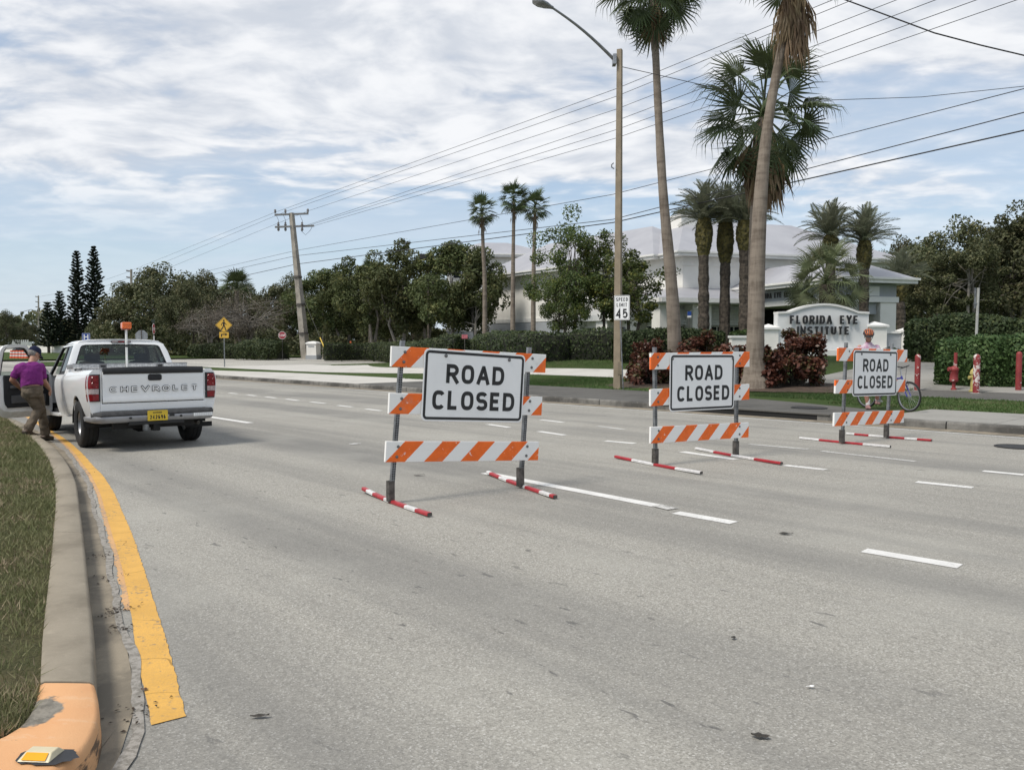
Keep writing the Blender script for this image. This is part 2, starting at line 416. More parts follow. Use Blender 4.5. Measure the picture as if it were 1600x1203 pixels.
# ------------------------------------------------------------------ the ground
def struct(o, label=None, cat=None):
    o['kind'] = 'structure'
    if label: o['label'] = label
    return o
def sheet_sd(name, mat, s0, s1, d0, d1, zoff=0.0, step=2.0, zf=None, ragged=0.0, seed=1, mi=0):
    """a draped sheet in road coordinates; d0, d1 may be functions of s"""
    mb = MB(); rnd = random.Random(seed)
    ns = max(1, int(math.ceil((s1-s0)/step)))
    f0 = d0 if callable(d0) else (lambda s: d0); f1 = d1 if callable(d1) else (lambda s: d1)
    dmax = max(f1(s0)-f0(s0), f1(s1)-f0(s1), f1((s0+s1)/2)-f0((s0+s1)/2))
    nd = max(1, int(math.ceil(dmax/step)))
    secs = []
    for i in range(ns+1):
        s = s0+(s1-s0)*i/ns; a = f0(s)+rnd.uniform(-ragged, ragged); b_ = f1(s)+rnd.uniform(-ragged, ragged); row = []
        for j in range(nd+1):
            d = a+(b_-a)*j/nd; x, y = XY(s, d)
            row.append((x, y, (Z(x, y) if zf is None else zf(x, y))+zoff))
        secs.append(row)
    mb.loft(secs)
    o = mb.build(name, mat, smooth=True)
    me = o.data
    if me.polygons and me.polygons[0].normal.z < 0: me.flip_normals()
    return o
def poly_sheet(name, mat, pts, z=None, off=0.0):
    mb = MB(); mb.poly([(p[0], p[1], (p[2] if z is None else z)+off) for p in pts])
    o = mb.build(name, mat); 
    if o.data.polygons[0].normal.z < 0: o.data.flip_normals()
    return o

mb = MB(); mb.poly([(-2500, -600, -.05), (2500, -600, -.05), (2500, 3500, -.05), (-2500, 3500, -.05)])
struct(mb.build('ground', M_LAWN))
# carriageway and the side street
mb = MB()
def sq(mb, s0, s1, d0, d1, z):
    mb.poly([(*XY(s0, d0), z), (*XY(s1, d0), z), (*XY(s1, d1), z), (*XY(s0, d1), z)])
sq(mb, -120, 420, -60, -.45, 0.0)
struct(mb.build('road', M_ASPHALT))
mb = MB(); sq(mb, S_MOUTH0+.2, S_MOUTH1, -.45, 70, 0.0)
struct(mb.build('side_street', M_ASPHALT2))
mb = MB(); sq(mb, -120, S_MOUTH0+.2, -.45, 0, .004); sq(mb, S_MOUTH1, 420, -.45, 0, .004)
struct(mb.build('far_gutter', M_GUTTER))

# far verge: rises gently towards the clinic
def verge(name, s0, s1, d1):
    mb = MB(); secs = []
    ss = np.arange(s0, s1+.01, 2.0)
    ds = list(np.arange(.17, 30, 1.2))+list(np.linspace(31, d1, 14))
    for s in ss: secs.append([(*XY(s, d), Z(*XY(s, d))) for d in ds])
    mb.loft(secs); o = mb.build(name, M_LAWN, smooth=True)
    if o.data.polygons[0].normal.z < 0: o.data.flip_normals()
    return struct(o)
verge('verge', -70, S_MOUTH0, 160)
verge('verge', S_MOUTH1, 417, 160)

# far kerb, a row of cast sections
def kerb_run(name, s0, s1, ln=3.0, label=None):
    rt = bpy.data.objects.new(name, None); col.objects.link(rt); rt['kind'] = 'structure'
    base = None
    prof = [(0.0, 0.0), (0.0, .105), (.012, .138), (.04, .150), (.165, .150), (.165, 0.0)]
    mb = MB(); g = .012
    mb.loft([[(x, d, z) for d, z in prof] for x in (g, ln-g)], closed=True, cap=True)
    me = mb.data('kerb_section', M_FARKERB)
    n = int((s1-s0)/ln)
    for i in range(n):
        x, y = XY(s0+i*ln, 0)
        o = inst(me, 'kerb_section', rt, (x, y, .004), (0, 0, ROAD_ANG))
        o.scale = (1, -1, 1)
    return rt
kerb_run('far_kerb', -30, 54)
kerb_run('far_kerb', S_MOUTH1+2, 200, 9.0)
# corner return into the side street
mb = MB()
prof = [(0, 0), (0, .11), (.02, .14), (.05, .15), (.165, .15), (.165, 0)]
secs = []
for i in range(9):
    a = R(90)*i/8; r = 2.0
    s = 54+r*math.sin(a); d = 2.0-r*math.cos(a)
    secs.append([(*XY(s-p*math.sin(a), d+p*math.cos(a)), z+.004) for p, z in prof])
for d in (4, 7): secs.append([(*XY(56-p, d), z+.004) for p, z in prof])
mb.loft(secs, closed=True, cap=True); struct(mb.build('corner_kerb', M_FARKERB))

# pavements: slabs cast one after the other
def slabs(name, mat, s0, s1, d0, d1, ln, off=.006, th=.06):
    rt = bpy.data.objects.new(name, None); col.objects.link(rt); rt['kind'] = 'structure'
    s = s0
    f0 = d0 if callable(d0) else (lambda s: d0); f1 = d1 if callable(d1) else (lambda s: d1)
    while s < s1-.05:
        e = min(s+ln, s1)-.012; mb = MB(); nd = max(1, int((f1(s)-f0(s))/.8))
        secs = []
        for t in (s, e):
            row = []
            for j in range(nd+1):
                d = f0(t)+(f1(t)-f0(t))*j/nd; x, y = XY(t, d); row.append((x, y, Z(x, y)+off))
            x, y = XY(t, f1(t)); x0, y0 = XY(t, f0(t))
            row += [(x, y, Z(x, y)-th), (x0, y0, Z(x0, y0)-th)]
            secs.append(row)
        mb.loft(secs, closed=True, cap=True)
        mb.build('slab', mat, rt); s += ln
    return rt
slabs('pavement', M_SIDEWALK, 27.5, 54, .175, lambda s: 4.5-2.2*sm(38, 54, s), 2.4)
slabs('pavement', M_DARKPATH, 7.5, 27.4, .175, lambda s: .175+3.3*sm(4, 16, s)+.8, 3.2)
slabs('pavement', M_SIDEWALK2, -26, 7.4, .175, lambda s: 3.1, 2.4)
# the path behind the verge, and the drive up past the bollards
struct(sheet_sd('footpath', M_SIDEWALK, 18, S_MOUTH0-.2, lambda s: 9.2-3.5*sm(25, 42, s), lambda s: 12.3-2*sm(25, 38, s)+4*sm(40, 50, s), .012, .8))
struct(sheet_sd('footpath', M_DARKPATH, -24, 15, lambda s: 6.9, lambda s: 9.2, .012, .8))
struct(sheet_sd('driveway', M_SIDEWALK2, 5.5, 14.5, lambda s: 8.9, lambda s: 19.6, .017, .8))
struct(sheet_sd('footpath', M_SIDEWALK, -24, 16, lambda s: 19.5, lambda s: 21.3, .022, .8))

# ------------------------------------------------------------------ road markings
def mark(p0, p1, wd, mat, z=.004, name='lane_marking'):
    a = G(*p0); b_ = G(*p1); t = (b_-a).normalized(); nrm = Vector((-t.y, t.x, 0))*wd/2
    k = max(2, int((b_-a).length/.5)); mb = MB(); L = []; Rr = []
    rnd = random.Random(p0[0])
    for i in range(k+1):
        p = a.lerp(b_, i/k); jl = rnd.uniform(-.004, .004)
        L.append(p+nrm*(1+jl*8)+Vector((0, 0, z))); Rr.append(p-nrm*(1+jl*8)+Vector((0, 0, z)))
    mb.loft([L, Rr]); o = mb.build(name, mat)
    if o.data.polygons[0].normal.z < 0: o.data.flip_normals()
    return struct(o)
mark((758, 739), (1030, 791), .16, M_LINE_W)
mark((1026, 790), (1052, 796), .155, M_LINE_FAINT, .008)
mark((1056, 801), (1147, 817), .155, M_LINE_W)
mark((1350, 860), (1500, 885), .16, M_LINE_W)
mark((1066, 706), (1150, 718), .15, M_LINE_W)
mark((1226, 727), (1290, 734), .15, M_LINE_W)
mark((1432, 753), (1520, 762), .15, M_LINE_W)
mark((1170, 694), (1262, 702), .12, M_LINE_FAINT)
mark((1284, 705), (1430, 721), .12, M_LINE_FAINT)
mark((1536, 736), (1600, 742), .14, M_LINE_W)
mark((325, 651), (391, 661), .17, M_LINE_W)
for a_, b_ in (((946, 689), (992, 693)), ((842, 674), (882, 680)), ((845, 656), (880, 660)), ((934, 666), (975, 671)), ((762, 663), (796, 668)),
               ((572, 639), (595, 642)), ((486, 628), (508, 630.5)), ((447, 623.5), (466, 626)), ((415, 620), (431, 622)), ((386, 617), (400, 618.6)), ((358, 614), (371, 615.3)),
               ((528, 633.5), (550, 636))):
    mark(a_, b_, .14, M_LINE_FAINT if a_[0] > 900 and a_[1] < 672 else M_LINE_W)
# edge line along the far gutter
def edge_line(s0, s1):
    mb = MB(); secs = [[], []]
    n = int((s1-s0)/1.5)
    for i in range(n+1):
        s = s0+(s1-s0)*i/n
        secs[0].append((*XY(s, -.72), .004)); secs[1].append((*XY(s, -.58), .004))
    mb.loft(secs); o = mb.build('edge_line', M_LINE_FAINT)
    if o.data.polygons[0].normal.z < 0: o.data.flip_normals()
    return struct(o)
edge_line(3.0, 27); edge_line(-16, -4)

# ------------------------------------------------------------------ the median on the left
KZ = .15
kr = [(149, 1066), (147, 1001), (143, 950), (137, 900), (131, 840), (124, 786), (119, 752), (111, 733), (102, 718), (91, 704), (79, 693), (67, 685), (56, 677), (40, 666), (22, 655)]
kl = [(63, 1066), (66, 1001), (71, 950), (77, 900), (83, 840), (87, 786), (86, 752), (82, 733), (75, 717), (66, 703), (56, 691), (46, 682), (36, 673.5), (20, 663), (2, 652.5)]
KR = [G(*p, KZ) for p in kr]; KL = [G(*p, KZ) for p in kl]
# carry on along the road beyond the frame
t_ = Vector((UX, UY, 0))
for k in (4, 10, 20, 32): KR.append(KR[14]+t_*k if k == 4 else KR[14]+t_*k); KL.append(KL[14]+t_*k)
def kerb_secs(KL, KR):
    secs = []
    for i in range(len(KR)):
        l, r = KL[i], KR[i]; o = (r-l); o.z = 0; o.normalize()
        secs.append([l+Vector((0, 0, -.16)), l+Vector((0, 0, -.006)), l+o*.02+Vector((0, 0, .004)), l.lerp(r, .5)+Vector((0, 0, .004)), r-o*.028+Vector((0, 0, .002)), r-o*.007+Vector((0, 0, -.008)),
                     r+o*.001+Vector((0, 0, -.030)), r+o*.010+Vector((0, 0, -.15)), l+Vector((0, 0, -.17))])
    return secs
def resample(pts, step):
    out_ = [pts[0]]
    d = [0]
    for a, b_ in zip(pts, pts[1:]): d.append(d[-1]+(b_-a).length)
    n = max(2, int(d[-1]/step)); res = []
    for i in range(n+1):
        x = d[-1]*i/n; k = 0
        while k < len(d)-2 and d[k+1] < x: k += 1
        f = (x-d[k])/max(1e-6, d[k+1]-d[k])
        # catmull-rom keeps the bend smooth
        p0 = pts[max(0, k-1)]; p1 = pts[k]; p2 = pts[k+1]; p3 = pts[min(len(pts)-1, k+2)]
        res.append(.5*((2*p1)+(p2-p0)*f+(2*p0-5*p1+4*p2-p3)*f*f+(3*p1-p0-3*p2+p3)*f**3))
    return res
NK = 84
def resample_n(pts, n):
    L = sum((b_-a).length for a, b_ in zip(pts, pts[1:])); r = resample(pts, L/n)
    while len(r) > n+1: r.pop()
    while len(r) < n+1: r.append(r[-1])
    return r
KRs = resample_n(KR, NK); KLs = resample_n(KL, NK)
rt = bpy.data.objects.new('median_kerb', None); col.objects.link(rt); rt['kind'] = 'structure'
for i in range(0, NK, 6):
    j = min(i+6, NK); mb = MB(); secs = kerb_secs(KLs, KRs)[i:j+1]
    g_ = (Vector(secs[1][3])-Vector(secs[0][3])).normalized()*.005
    secs[0] = [Vector(p)+g_ for p in secs[0]]; secs[-1] = [Vector(p)-g_ for p in secs[-1]]
    mb.loft(secs, closed=True, cap=True); mb.build('kerb_section', M_KERB, rt, smooth=True, auto=50)

# painted nose of the median
def nose_paint():
    m, n, b = new_mat('orange kerb paint'); co = obj_co(n)
    big_ = n.noise(co, 2.6, 5, .6); fine = n.noise(co, 18, 6, .7)
    s = n.add('ShaderNodeSeparateXYZ'); n.link(co, s.inputs[0])
    # bare concrete along the turf side
    q = G(46, 1112, KZ)
    vd = n.add('ShaderNodeVectorMath'); vd.operation = 'DISTANCE'; n.link(n.mapping(co, scale=(1, .75, 1)), vd.inputs[0]); vd.inputs[1].default_value = (q.x, q.y*.75, KZ)
    bare = n.ramp(n.math('ADD', vd.outputs['Value'], n.math('MULTIPLY', n.math('SUBTRACT', big_, .5), .30)), .135, .12)
    por = n.mix(n.ramp(big_, .3, .7), (.60, .31, .145), (.64, .36, .18))
    pale = n.ramp(n.noise(n.mapping(co, rot=(0, 0, .5), scale=(1.6, 4.5, 1)), 2.6, 6, .7), .58, .64)
    por = n.mix(n.math('MULTIPLY', pale, .3), por, (.66, .46, .30))
    con = n.mix(n.ramp(fine, .4, .65), (.235, .215, .18), (.13, .12, .10))
    c = n.mix(bare, por, con)
    chip = n.ramp(fine, .66, .70)
    c = n.mix(n.math('MULTIPLY', chip, .5), c, (.28, .2, .13))
    face = n.math('LESS_THAN', s.outputs[2], .105)
    scf = n.math('MULTIPLY', face, n.ramp(n.noise(n.mapping(co, scale=(1, 1, 3)), 5, 6, .7), .44, .56))
    c = n.mix(n.math('MULTIPLY', scf, .85), c, (.055, .048, .04))
    n.link(c, b.inputs['Base Color']); b.inputs['Roughness'].default_value = .75; b.inputs['Specular IOR Level'].default_value = .25
    bn = n.add('ShaderNodeBump'); bn.inputs['Strength'].default_value = .25; bn.inputs['Distance'].default_value = .006
    n.link(n.math('ADD', fine, n.noise(co, 120, 3, .7)), bn.inputs['Height']); n.link(bn.outputs[0], b.inputs['Normal'])
    return m
nr = [(149, 1068), (153, 1085), (155, 1108), (152, 1128), (143, 1150), (128, 1172), (104, 1192), (70, 1212), (20, 1236), (-60, 1266), (-170, 1296)]
nl = [(63, 1068), (60, 1082), (56, 1096), (50, 1110), (42, 1122), (33, 1132), (20, 1141), (4, 1150), (-24, 1160), (-80, 1174), (-170, 1190)]
NR = resample_n([G(*p, KZ) for p in nr], 22); NL = resample_n([G(*p, KZ) for p in nl], 22)
mb = MB(); mb.loft(kerb_secs(NL, NR), closed=True, cap=True)
struct(mb.build('kerb_nose', nose_paint(), smooth=True, auto=50))

# gutter pan beside the median kerb
gr = [(182, 1203), (192, 1180), (201, 1166), (210, 1145), (214, 1118), (211, 1075), (203, 1034), (194, 985), (182, 934), (172, 890), (164, 860), (158, 835), (150, 800), (142, 775), (133, 750), (122, 730), (108, 712), (92, 697), (76, 685), (60, 674), (36, 661)]
GR = [G(*p, .006) for p in gr]
for k in (4, 12, 30): GR.append(GR[20]+t_*k)
GRs = resample_n(GR, 70)
gl = list(reversed(NR))[4:]+KRs[1:]
gl = resample_n([Vector((p.x, p.y, .006)) for p in gl], 70)
mb = MB(); rg = random.Random(3)
mb.loft([[a+Vector((0, 0, 0)) for a in gl], [a.lerp(b_, .5) for a, b_ in zip(gl, GRs)], [b_+Vector((rg.uniform(-.012, .012), 0, 0)) for b_ in GRs]])
o = mb.build('median_gutter', M_GUTTER, smooth=True)
if o.data.polygons[0].normal.z < 0: o.data.flip_normals()
struct(o)
# rough joint where the asphalt meets the gutter
GJ = resample_n(GR, 420); mj = MB(); wj = [.012*math.sin(i*.21)+.010*math.sin(i*.57+1) for i in range(len(GJ))]
mj.loft([[b_+Vector((-.022+q+rg.uniform(-.008, .008), 0, .002)) for b_, q in zip(GJ, wj)], [b_+Vector((.030+q*1.5+rg.uniform(-.010, .010), 0, .002)) for b_, q in zip(GJ, wj)]])
o = mj.build('asphalt_joint', concrete('crumbled joint', (.33, .31, .28), dark=(.12, .11, .09), amt=.7, scale=26, thr=(.42, .60), speck=.5))
if o.data.polygons[0].normal.z < 0: o.data.flip_normals()
struct(o)
# yellow edge line
yl = [(236, 1132), (231, 1101), (222, 1062), (214, 1028), (208, 981), (201, 934), (195, 905), (188, 877), (177, 840), (165, 800), (157, 772), (150, 757), (141, 740), (130, 726), (119, 711), (107, 698), (92, 685), (77, 674), (50, 656), (30, 645)]
yr = [(291, 1118), (282, 1085), (275, 1056), (268, 1028), (255, 984), (241, 939), (231, 907), (221, 877), (208, 838), (192, 801), (181, 775), (171, 758), (159, 741), (147, 729), (131, 711), (114, 695), (98, 683), (83, 674), (58, 657.5), (37, 646)]
YL = resample_n([G(*p, .005) for p in yl], 420); YR = resample_n([G(*p, .005) for p in yr], 420)
mb = MB(); mb.loft([[p+Vector((rg.uniform(-.002, .002), 0, 0)) for p in YL], [p+Vector((rg.uniform(-.005, .005), 0, 0)) for p in YR]])
o = mb.build('yellow_edge_line', M_LINE_Y)
if o.data.polygons[0].normal.z < 0: o.data.flip_normals()
struct(o)
mb = MB(); mb.loft([[p+Vector((-.045+rg.uniform(-.012, .012), 0, -.0015)) for p in YL[38:]], [p+Vector((.01, 0, -.0015)) for p in YL[38:]]])
o = mb.build('yellow_edge_line', M_LINE_Y2)
if o.data.polygons[0].normal.z < 0: o.data.flip_normals()
struct(o)
# turf of the median
edge = list(reversed(NL))+KLs[1:]
mb = MB()
secs = []
for p in edge:
    q = [p+Vector((0, 0, -.02))]
    for k, dx in enumerate((.35, .9, 1.8, 3.2, 6.0)): q.append(Vector((p.x-dx, p.y-dx*.55, KZ+.0+min(.05, .02*k))))
    secs.append(q)
mb.loft(secs); o = mb.build('median_turf', M_MEDGRASS, smooth=True)
if o.data.polygons[0].normal.z < 0: o.data.flip_normals()
struct(o)

def blades(name, pts, hts, wd, mat, seed, lean=.6):
    rng = np.random.default_rng(seed); n = len(pts)
    a = rng.uniform(0, 2*np.pi, n); l = rng.normal(0, lean, n)*hts; la = rng.uniform(0, 2*np.pi, n)
    V = np.zeros((n, 3, 3)); dx = np.cos(a)*wd/2; dy = np.sin(a)*wd/2  # wd may vary by blade
    V[:, 0] = pts; V[:, 1] = pts; V[:, 2] = pts
    V[:, 0, 0] -= dx; V[:, 0, 1] -= dy; V[:, 1, 0] += dx; V[:, 1, 1] += dy
    V[:, 2, 0] += l*np.cos(la); V[:, 2, 1] += l*np.sin(la); V[:, 2, 2] += hts
    return np_mesh(name, V.reshape(-1, 3), np.arange(3*n).reshape(-1, 3), mat)
M_BLADE = leafy('turf blades', (.125, .145, .056), (.215, .212, .105), (.36, .29, .19), scale=1.5, trans=.2, rough=.7)
M_BLADE2 = leafy('lawn blades', (.050, .088, .024), (.080, .120, .036), (.12, .125, .06), scale=.8, trans=.2, rough=.7)
rng = np.random.default_rng(5)
ne = len(edge); N = 230000
i_ = (rng.random(N)**1.7*(ne-1.001)); k_ = i_.astype(int); f_ = (i_-k_)[:, None]
E_ = np.array([tuple(p) for p in edge]); base_ = E_[k_]*(1-f_)+E_[k_+1]*f_
dx_ = rng.random(N)**1.15*1.25
pts = base_.copy(); pts[:, 0] -= dx_; pts[:, 1] -= dx_*.55; pts[:, 2] = KZ+np.minimum(.04, dx_*.02)-.005
# thin out on the worn soil by the nose
keep = (pts[:, 1] < 22) & (pts[:, 1] > 1.5) & ((pts[:, 1] > 4.3) | (rng.random(N) < .3) | (dx_ > .8))
keep &= (dx_ > .05*rng.random(N)-.01)
pts = pts[keep]
o = link(bpy.data.objects.new('turf_grass', blades('turf_grass', pts, rng.uniform(.012, .05, len(pts))*(1+.03*pts[:, 1]), .0035+.0009*pts[:, 1], M_BLADE, 3, .9)))
tag(o, 'short patchy turf on the median beside the curved kerb', 'grass', kind='stuff')
# lawn beyond the far kerb
def lawn(name, label, s0, s1, d0, d1, N, h, seed, bad=()):
    rng = np.random.default_rng(seed)
    s = rng.uniform(s0, s1, N); d = d0+(d1-d0)*rng.random(N)
    x = s*UX+(d+C0)*NX; y = s*UY+(d+C0)*NY
    ok = np.ones(N, bool)
    for (a, b_, c, e) in bad: ok &= ~((s > a) & (s < b_) & (d > c) & (d < e))
    s, d, x, y = s[ok], d[ok], x[ok], y[ok]
    z = np.array([Z(*q) for q in zip(x, y)])
    o = link(bpy.data.objects.new(name, blades(name, np.stack([x, y, z-.01], 1), rng.uniform(.4, 1, len(x))*h, .03, M_BLADE2, seed, .6)))
    return tag(o, label, 'grass', kind='stuff')
lawn('lawn_grass', 'mown green grass strip behind the dark pavement and under the bollards', -12, 10, 3.15, 6.85, 42000, .085, 4)
lawn('lawn_grass', 'mown grass between the dark pavement and the pale footpath', 10, 30, 4.3, 9.0, 36000, .09, 6)
lawn('lawn_grass', 'mown grass rising to the long clipped hedge', 17, 50, 12.4, 17, 40000, .1, 8)
lawn('lawn_grass', 'mown grass before the clinic name wall', -4, 17, 21.4, 27, 30000, .1, 9)
# mulch bed under the red bushes
mb = MB()
for (px, py, rx, ry) in ((1030, 606, 2.3, 1.6), (1120, 607, 2.2, 1.5), (1215, 609, 2.6, 1.7), (1185, 612, 1.4, 1.2)):
    c_ = hit(px, py-3)
    ring = []
    for k in range(22):
        a = 2*math.pi*k/22; r_ = 1+.12*math.sin(3*a+px)+.06*math.sin(7*a)
        s_, d_ = sd(c_.x, c_.y); s2, d2 = s_+rx*r_*math.cos(a), d_+ry*r_*math.sin(a); x, y = XY(s2, d2)
        ring.append((x, y, Z(x, y)+.03))
    for k in range(22): mb.poly([ring[k], ring[(k+1) % 22], (c_.x, c_.y, c_.z+.10)])
o = mb.build('mulch_bed', M_MULCH, smooth=True); struct(o)
# ------------------------------------------------------------------ lettering: strokes of even width
def arc(cx, cy, rx, ry, a0, a1, n=14, e=1.0):
    r_ = []
    for i in range(n+1):
        a = R(a0+(a1-a0)*i/n); c, s = math.cos(a), math.sin(a)
        r_.append((cx+rx*math.copysign(abs(c)**e, c), cy+ry*math.copysign(abs(s)**e, s)))
    return r_
SE = .72
GL = {
 'A': (.95, [[(0, 0), (.47, 1), (.53, 1), (1, 0)], [(.17, .30), (.83, .30)]]),
 'B': (.85, [[(0, 0), (0, 1), (.55, 1)]+arc(.55, .76, .38, .24, 90, -90, 10)+[(0, .52)], [(.55, .52)]+arc(.55, .26, .45, .26, 90, -90, 10)+[(0, 0)]]),
 'C': (.9, [arc(.5, .5, .5, .5, 38, 322, 26, SE)]),
 'D': (.9, [[(0, 0), (0, 1), (.42, 1)]+arc(.42, .5, .58, .5, 90, -90, 18, .8)+[(.42, 0), (0, 0)]]),
 'E': (.78, [[(1, 1), (0, 1), (0, 0), (1, 0)], [(0, .52), (.88, .52)]]),
 'F': (.76, [[(1, 1), (0, 1), (0, 0)], [(0, .52), (.85, .52)]]),
 'G': (.92, [arc(.5, .5, .5, .5, 38, 340, 26, SE)+[(1, .46), (.6, .46)]]),
 'H': (.88, [[(0, 0), (0, 1)], [(1, 0), (1, 1)], [(0, .5), (1, .5)]]),
 'I': (.0, [[(.5, 0), (.5, 1)]]),
 'L': (.74, [[(0, 1), (0, 0), (1, 0)]]),
 'M': (1.05, [[(0, 0), (0, 1), (.5, .25), (1, 1), (1, 0)]]),
 'N': (.9, [[(0, 0), (0, 1), (1, 0), (1, 1)]]),
 'O': (.92, [arc(.5, .5, .5, .5, 90, 450, 30, SE)]),
 'P': (.82, [[(0, 0), (0, 1), (.55, 1)]+arc(.55, .73, .45, .27, 90, -90, 12)+[(0, .46)]]),
 'R': (.86, [[(0, 0), (0, 1), (.55, 1)]+arc(.55, .73, .45, .27, 90, -90, 12)+[(0, .46)], [(.5, .46), (1, 0)]]),
 'S': (.86, [arc(.5, .75, .48, .25, 25, 265, 16, .85)+arc(.5, .255, .5, .255, 85, -155, 16, .85)]),
 'T': (.84, [[(0, 1), (1, 1)], [(.5, 1), (.5, 0)]]),
 'U': (.9, [[(0, 1), (0, .35)]+arc(.5, .35, .5, .35, 180, 360, 16, .85)+[(1, 1)]]),
 'V': (.95, [[(0, 1), (.5, 0), (1, 1)]]),
 'Y': (.92, [[(0, 1), (.5, .45), (1, 1)], [(.5, .45), (.5, 0)]]),
 '2': (.82, [arc(.5, .71, .48, .29, 165, -35, 14)+[(0, 0), (1, 0)]]),
 '4': (.9, [[(.74, 0), (.74, 1), (0, .28), (1, .28)]]),
 '5': (.84, [[(.92, 1), (.12, 1), (.06, .52)]+arc(.47, .33, .53, .33, 125, -150, 16)]),
 '6': (.84, [[(.84, .97)]+arc(.56, .5, .56, .5, 80, 180, 10)+arc(.5, .3, .5, .3, 180, 540, 20)]),
 '9': (.84, [[(.16, .03)]+arc(.44, .5, .44+.12, .5, 260, 360, 10)+arc(.5, .7, .5, .3, 0, 360, 20)]),
}
def ribbon(mb, pts, wd, place, mi=0, depth=0.0):
    n = len(pts)
    closed = n > 3 and math.dist(pts[0], pts[-1]) < 1e-5
    if closed: pts = pts[:-1]; n -= 1
    P2 = [Vector(p) for p in pts]; L = []; Rr = []
    for i in range(n):
        a = P2[i-1] if (i > 0 or closed) else None; c = P2[(i+1) % n] if (i < n-1 or closed) else None
        d1 = (P2[i]-a).normalized() if a is not None and (P2[i]-a).length > 1e-7 else None
        d2 = (c-P2[i]).normalized() if c is not None and (c-P2[i]).length > 1e-7 else None
        d1 = d1 or d2; d2 = d2 or d1
        n1 = Vector((-d1.y, d1.x)); n2 = Vector((-d2.y, d2.x)); m_ = (n1+n2)
        if m_.length < .2: m_ = n1
        m_.normalize(); k = wd/2/max(.35, m_.dot(n1))
        L.append(P2[i]+m_*k); Rr.append(P2[i]-m_*k)
    rng_ = range(n if closed else n-1)
    for i in rng_:
        j = (i+1) % n
        q = (L[i], Rr[i], Rr[j], L[j])
        mb.poly([place(p.x, p.y, 0) for p in q], mi)
        if depth:
            mb.poly([place(p.x, p.y, -depth) for p in reversed(q)], mi)
            mb.poly([place(L[i].x, L[i].y, 0), place(L[j].x, L[j].y, 0), place(L[j].x, L[j].y, -depth), place(L[i].x, L[i].y, -depth)], mi)
            mb.poly([place(Rr[j].x, Rr[j].y, 0), place(Rr[i].x, Rr[i].y, 0), place(Rr[i].x, Rr[i].y, -depth), place(Rr[j].x, Rr[j].y, -depth)], mi)
    if depth and not closed:
        for i in (0, n-1):
            mb.poly([place(L[i].x, L[i].y, 0), place(Rr[i].x, Rr[i].y, 0), place(Rr[i].x, Rr[i].y, -depth), place(L[i].x, L[i].y, -depth)], mi)
def text_width(txt, h, st, wf, gap, space=.6):
    x = 0
    for ch in txt:
        x += (space*h if ch == ' ' else GL[ch][0]*wf*(h-st)+st+gap)
    return x-gap
def text(mb, txt, x0, y0, h, st, place, wf=.62, gap=None, width=None, mi=0, depth=0.0, center=False, space=.6):
    """letters with baseline at (x0, y0); width fits the line"""
    gap = gap if gap is not None else st*1.0
    if width:
        lo, hi = .1, 3
        for _ in range(30):
            md = (lo+hi)/2
            if text_width(txt, h, st, md, gap, space) > width: hi = md
            else: lo = md
        wf = lo
    if center: x0 -= text_width(txt, h, st, wf, gap, space)/2
    x = x0
    for ch in txt:
        if ch == ' ': x += space*h; continue
        gw, strokes = GL[ch]; W_ = gw*wf*(h-st)
        for si, s_ in enumerate(strokes):
            # cap butt ends out to the full letter height, keep a hair of depth between crossing strokes
            pts = [(x+st/2+p[0]*W_, y0+st/2+p[1]*(h-st)) for p in s_]
            if math.dist(pts[0], pts[-1]) > 1e-5:
                for e, f in ((0, 1), (-1, -2)):
                    v = Vector(pts[e])-Vector(pts[f])
                    if abs(v.y) > .35*abs(v.x) and (s_[e][1] in (0, 1)):
                        v.normalize(); pts[e] = tuple(Vector(pts[e])+v*(st/2)/max(.4, abs(v.y)))
                    elif abs(v.y) < 1e-6 and s_[e][0] in (0,) and ch in 'ABDEFHPR': pass
            ribbon(mb, pts, st, (lambda u, v_, w_, k=si: place(u, v_, w_+k*.0004)), mi, depth)
        x += W_+st+gap

def rrect(x0, x1, z0, z1, r, n=6):
    p = []
    for cx_, cz_, a0 in ((x1-r, z0+r, -90), (x1-r, z1-r, 0), (x0+r, z1-r, 90), (x0+r, z0+r, 180)):
        for i in range(n+1):
            a = R(a0+90*i/n); p.append((cx_+r*math.cos(a), cz_+r*math.sin(a)))
    return p
def plate(mb, pts2, y0, y1, mi=0):
    """outline in local xz, between depth y0 (front) and y1"""
    n = len(pts2)
    mb.mesh([(p[0], y0, p[1]) for p in pts2]+[(p[0], y1, p[1]) for p in pts2],
            [tuple(range(n)), tuple(reversed(range(n, 2*n)))]+[(i, n+i, n+(i+1) % n, (i+1) % n) for i in range(n)], mi)
def ring(mb, x0, x1, z0, z1, r, wd, y, mi=0):
    o_ = rrect(x0, x1, z0, z1, r); i_ = rrect(x0+wd, x1-wd, z0+wd, z1-wd, max(.004, r-wd))
    for k in range(len(o_)):
        k2 = (k+1) % len(o_)
        mb.poly([(o_[k][0], y, o_[k][1]), (o_[k2][0], y, o_[k2][1]), (i_[k2][0], y, i_[k2][1]), (i_[k][0], y, i_[k][1])], mi)

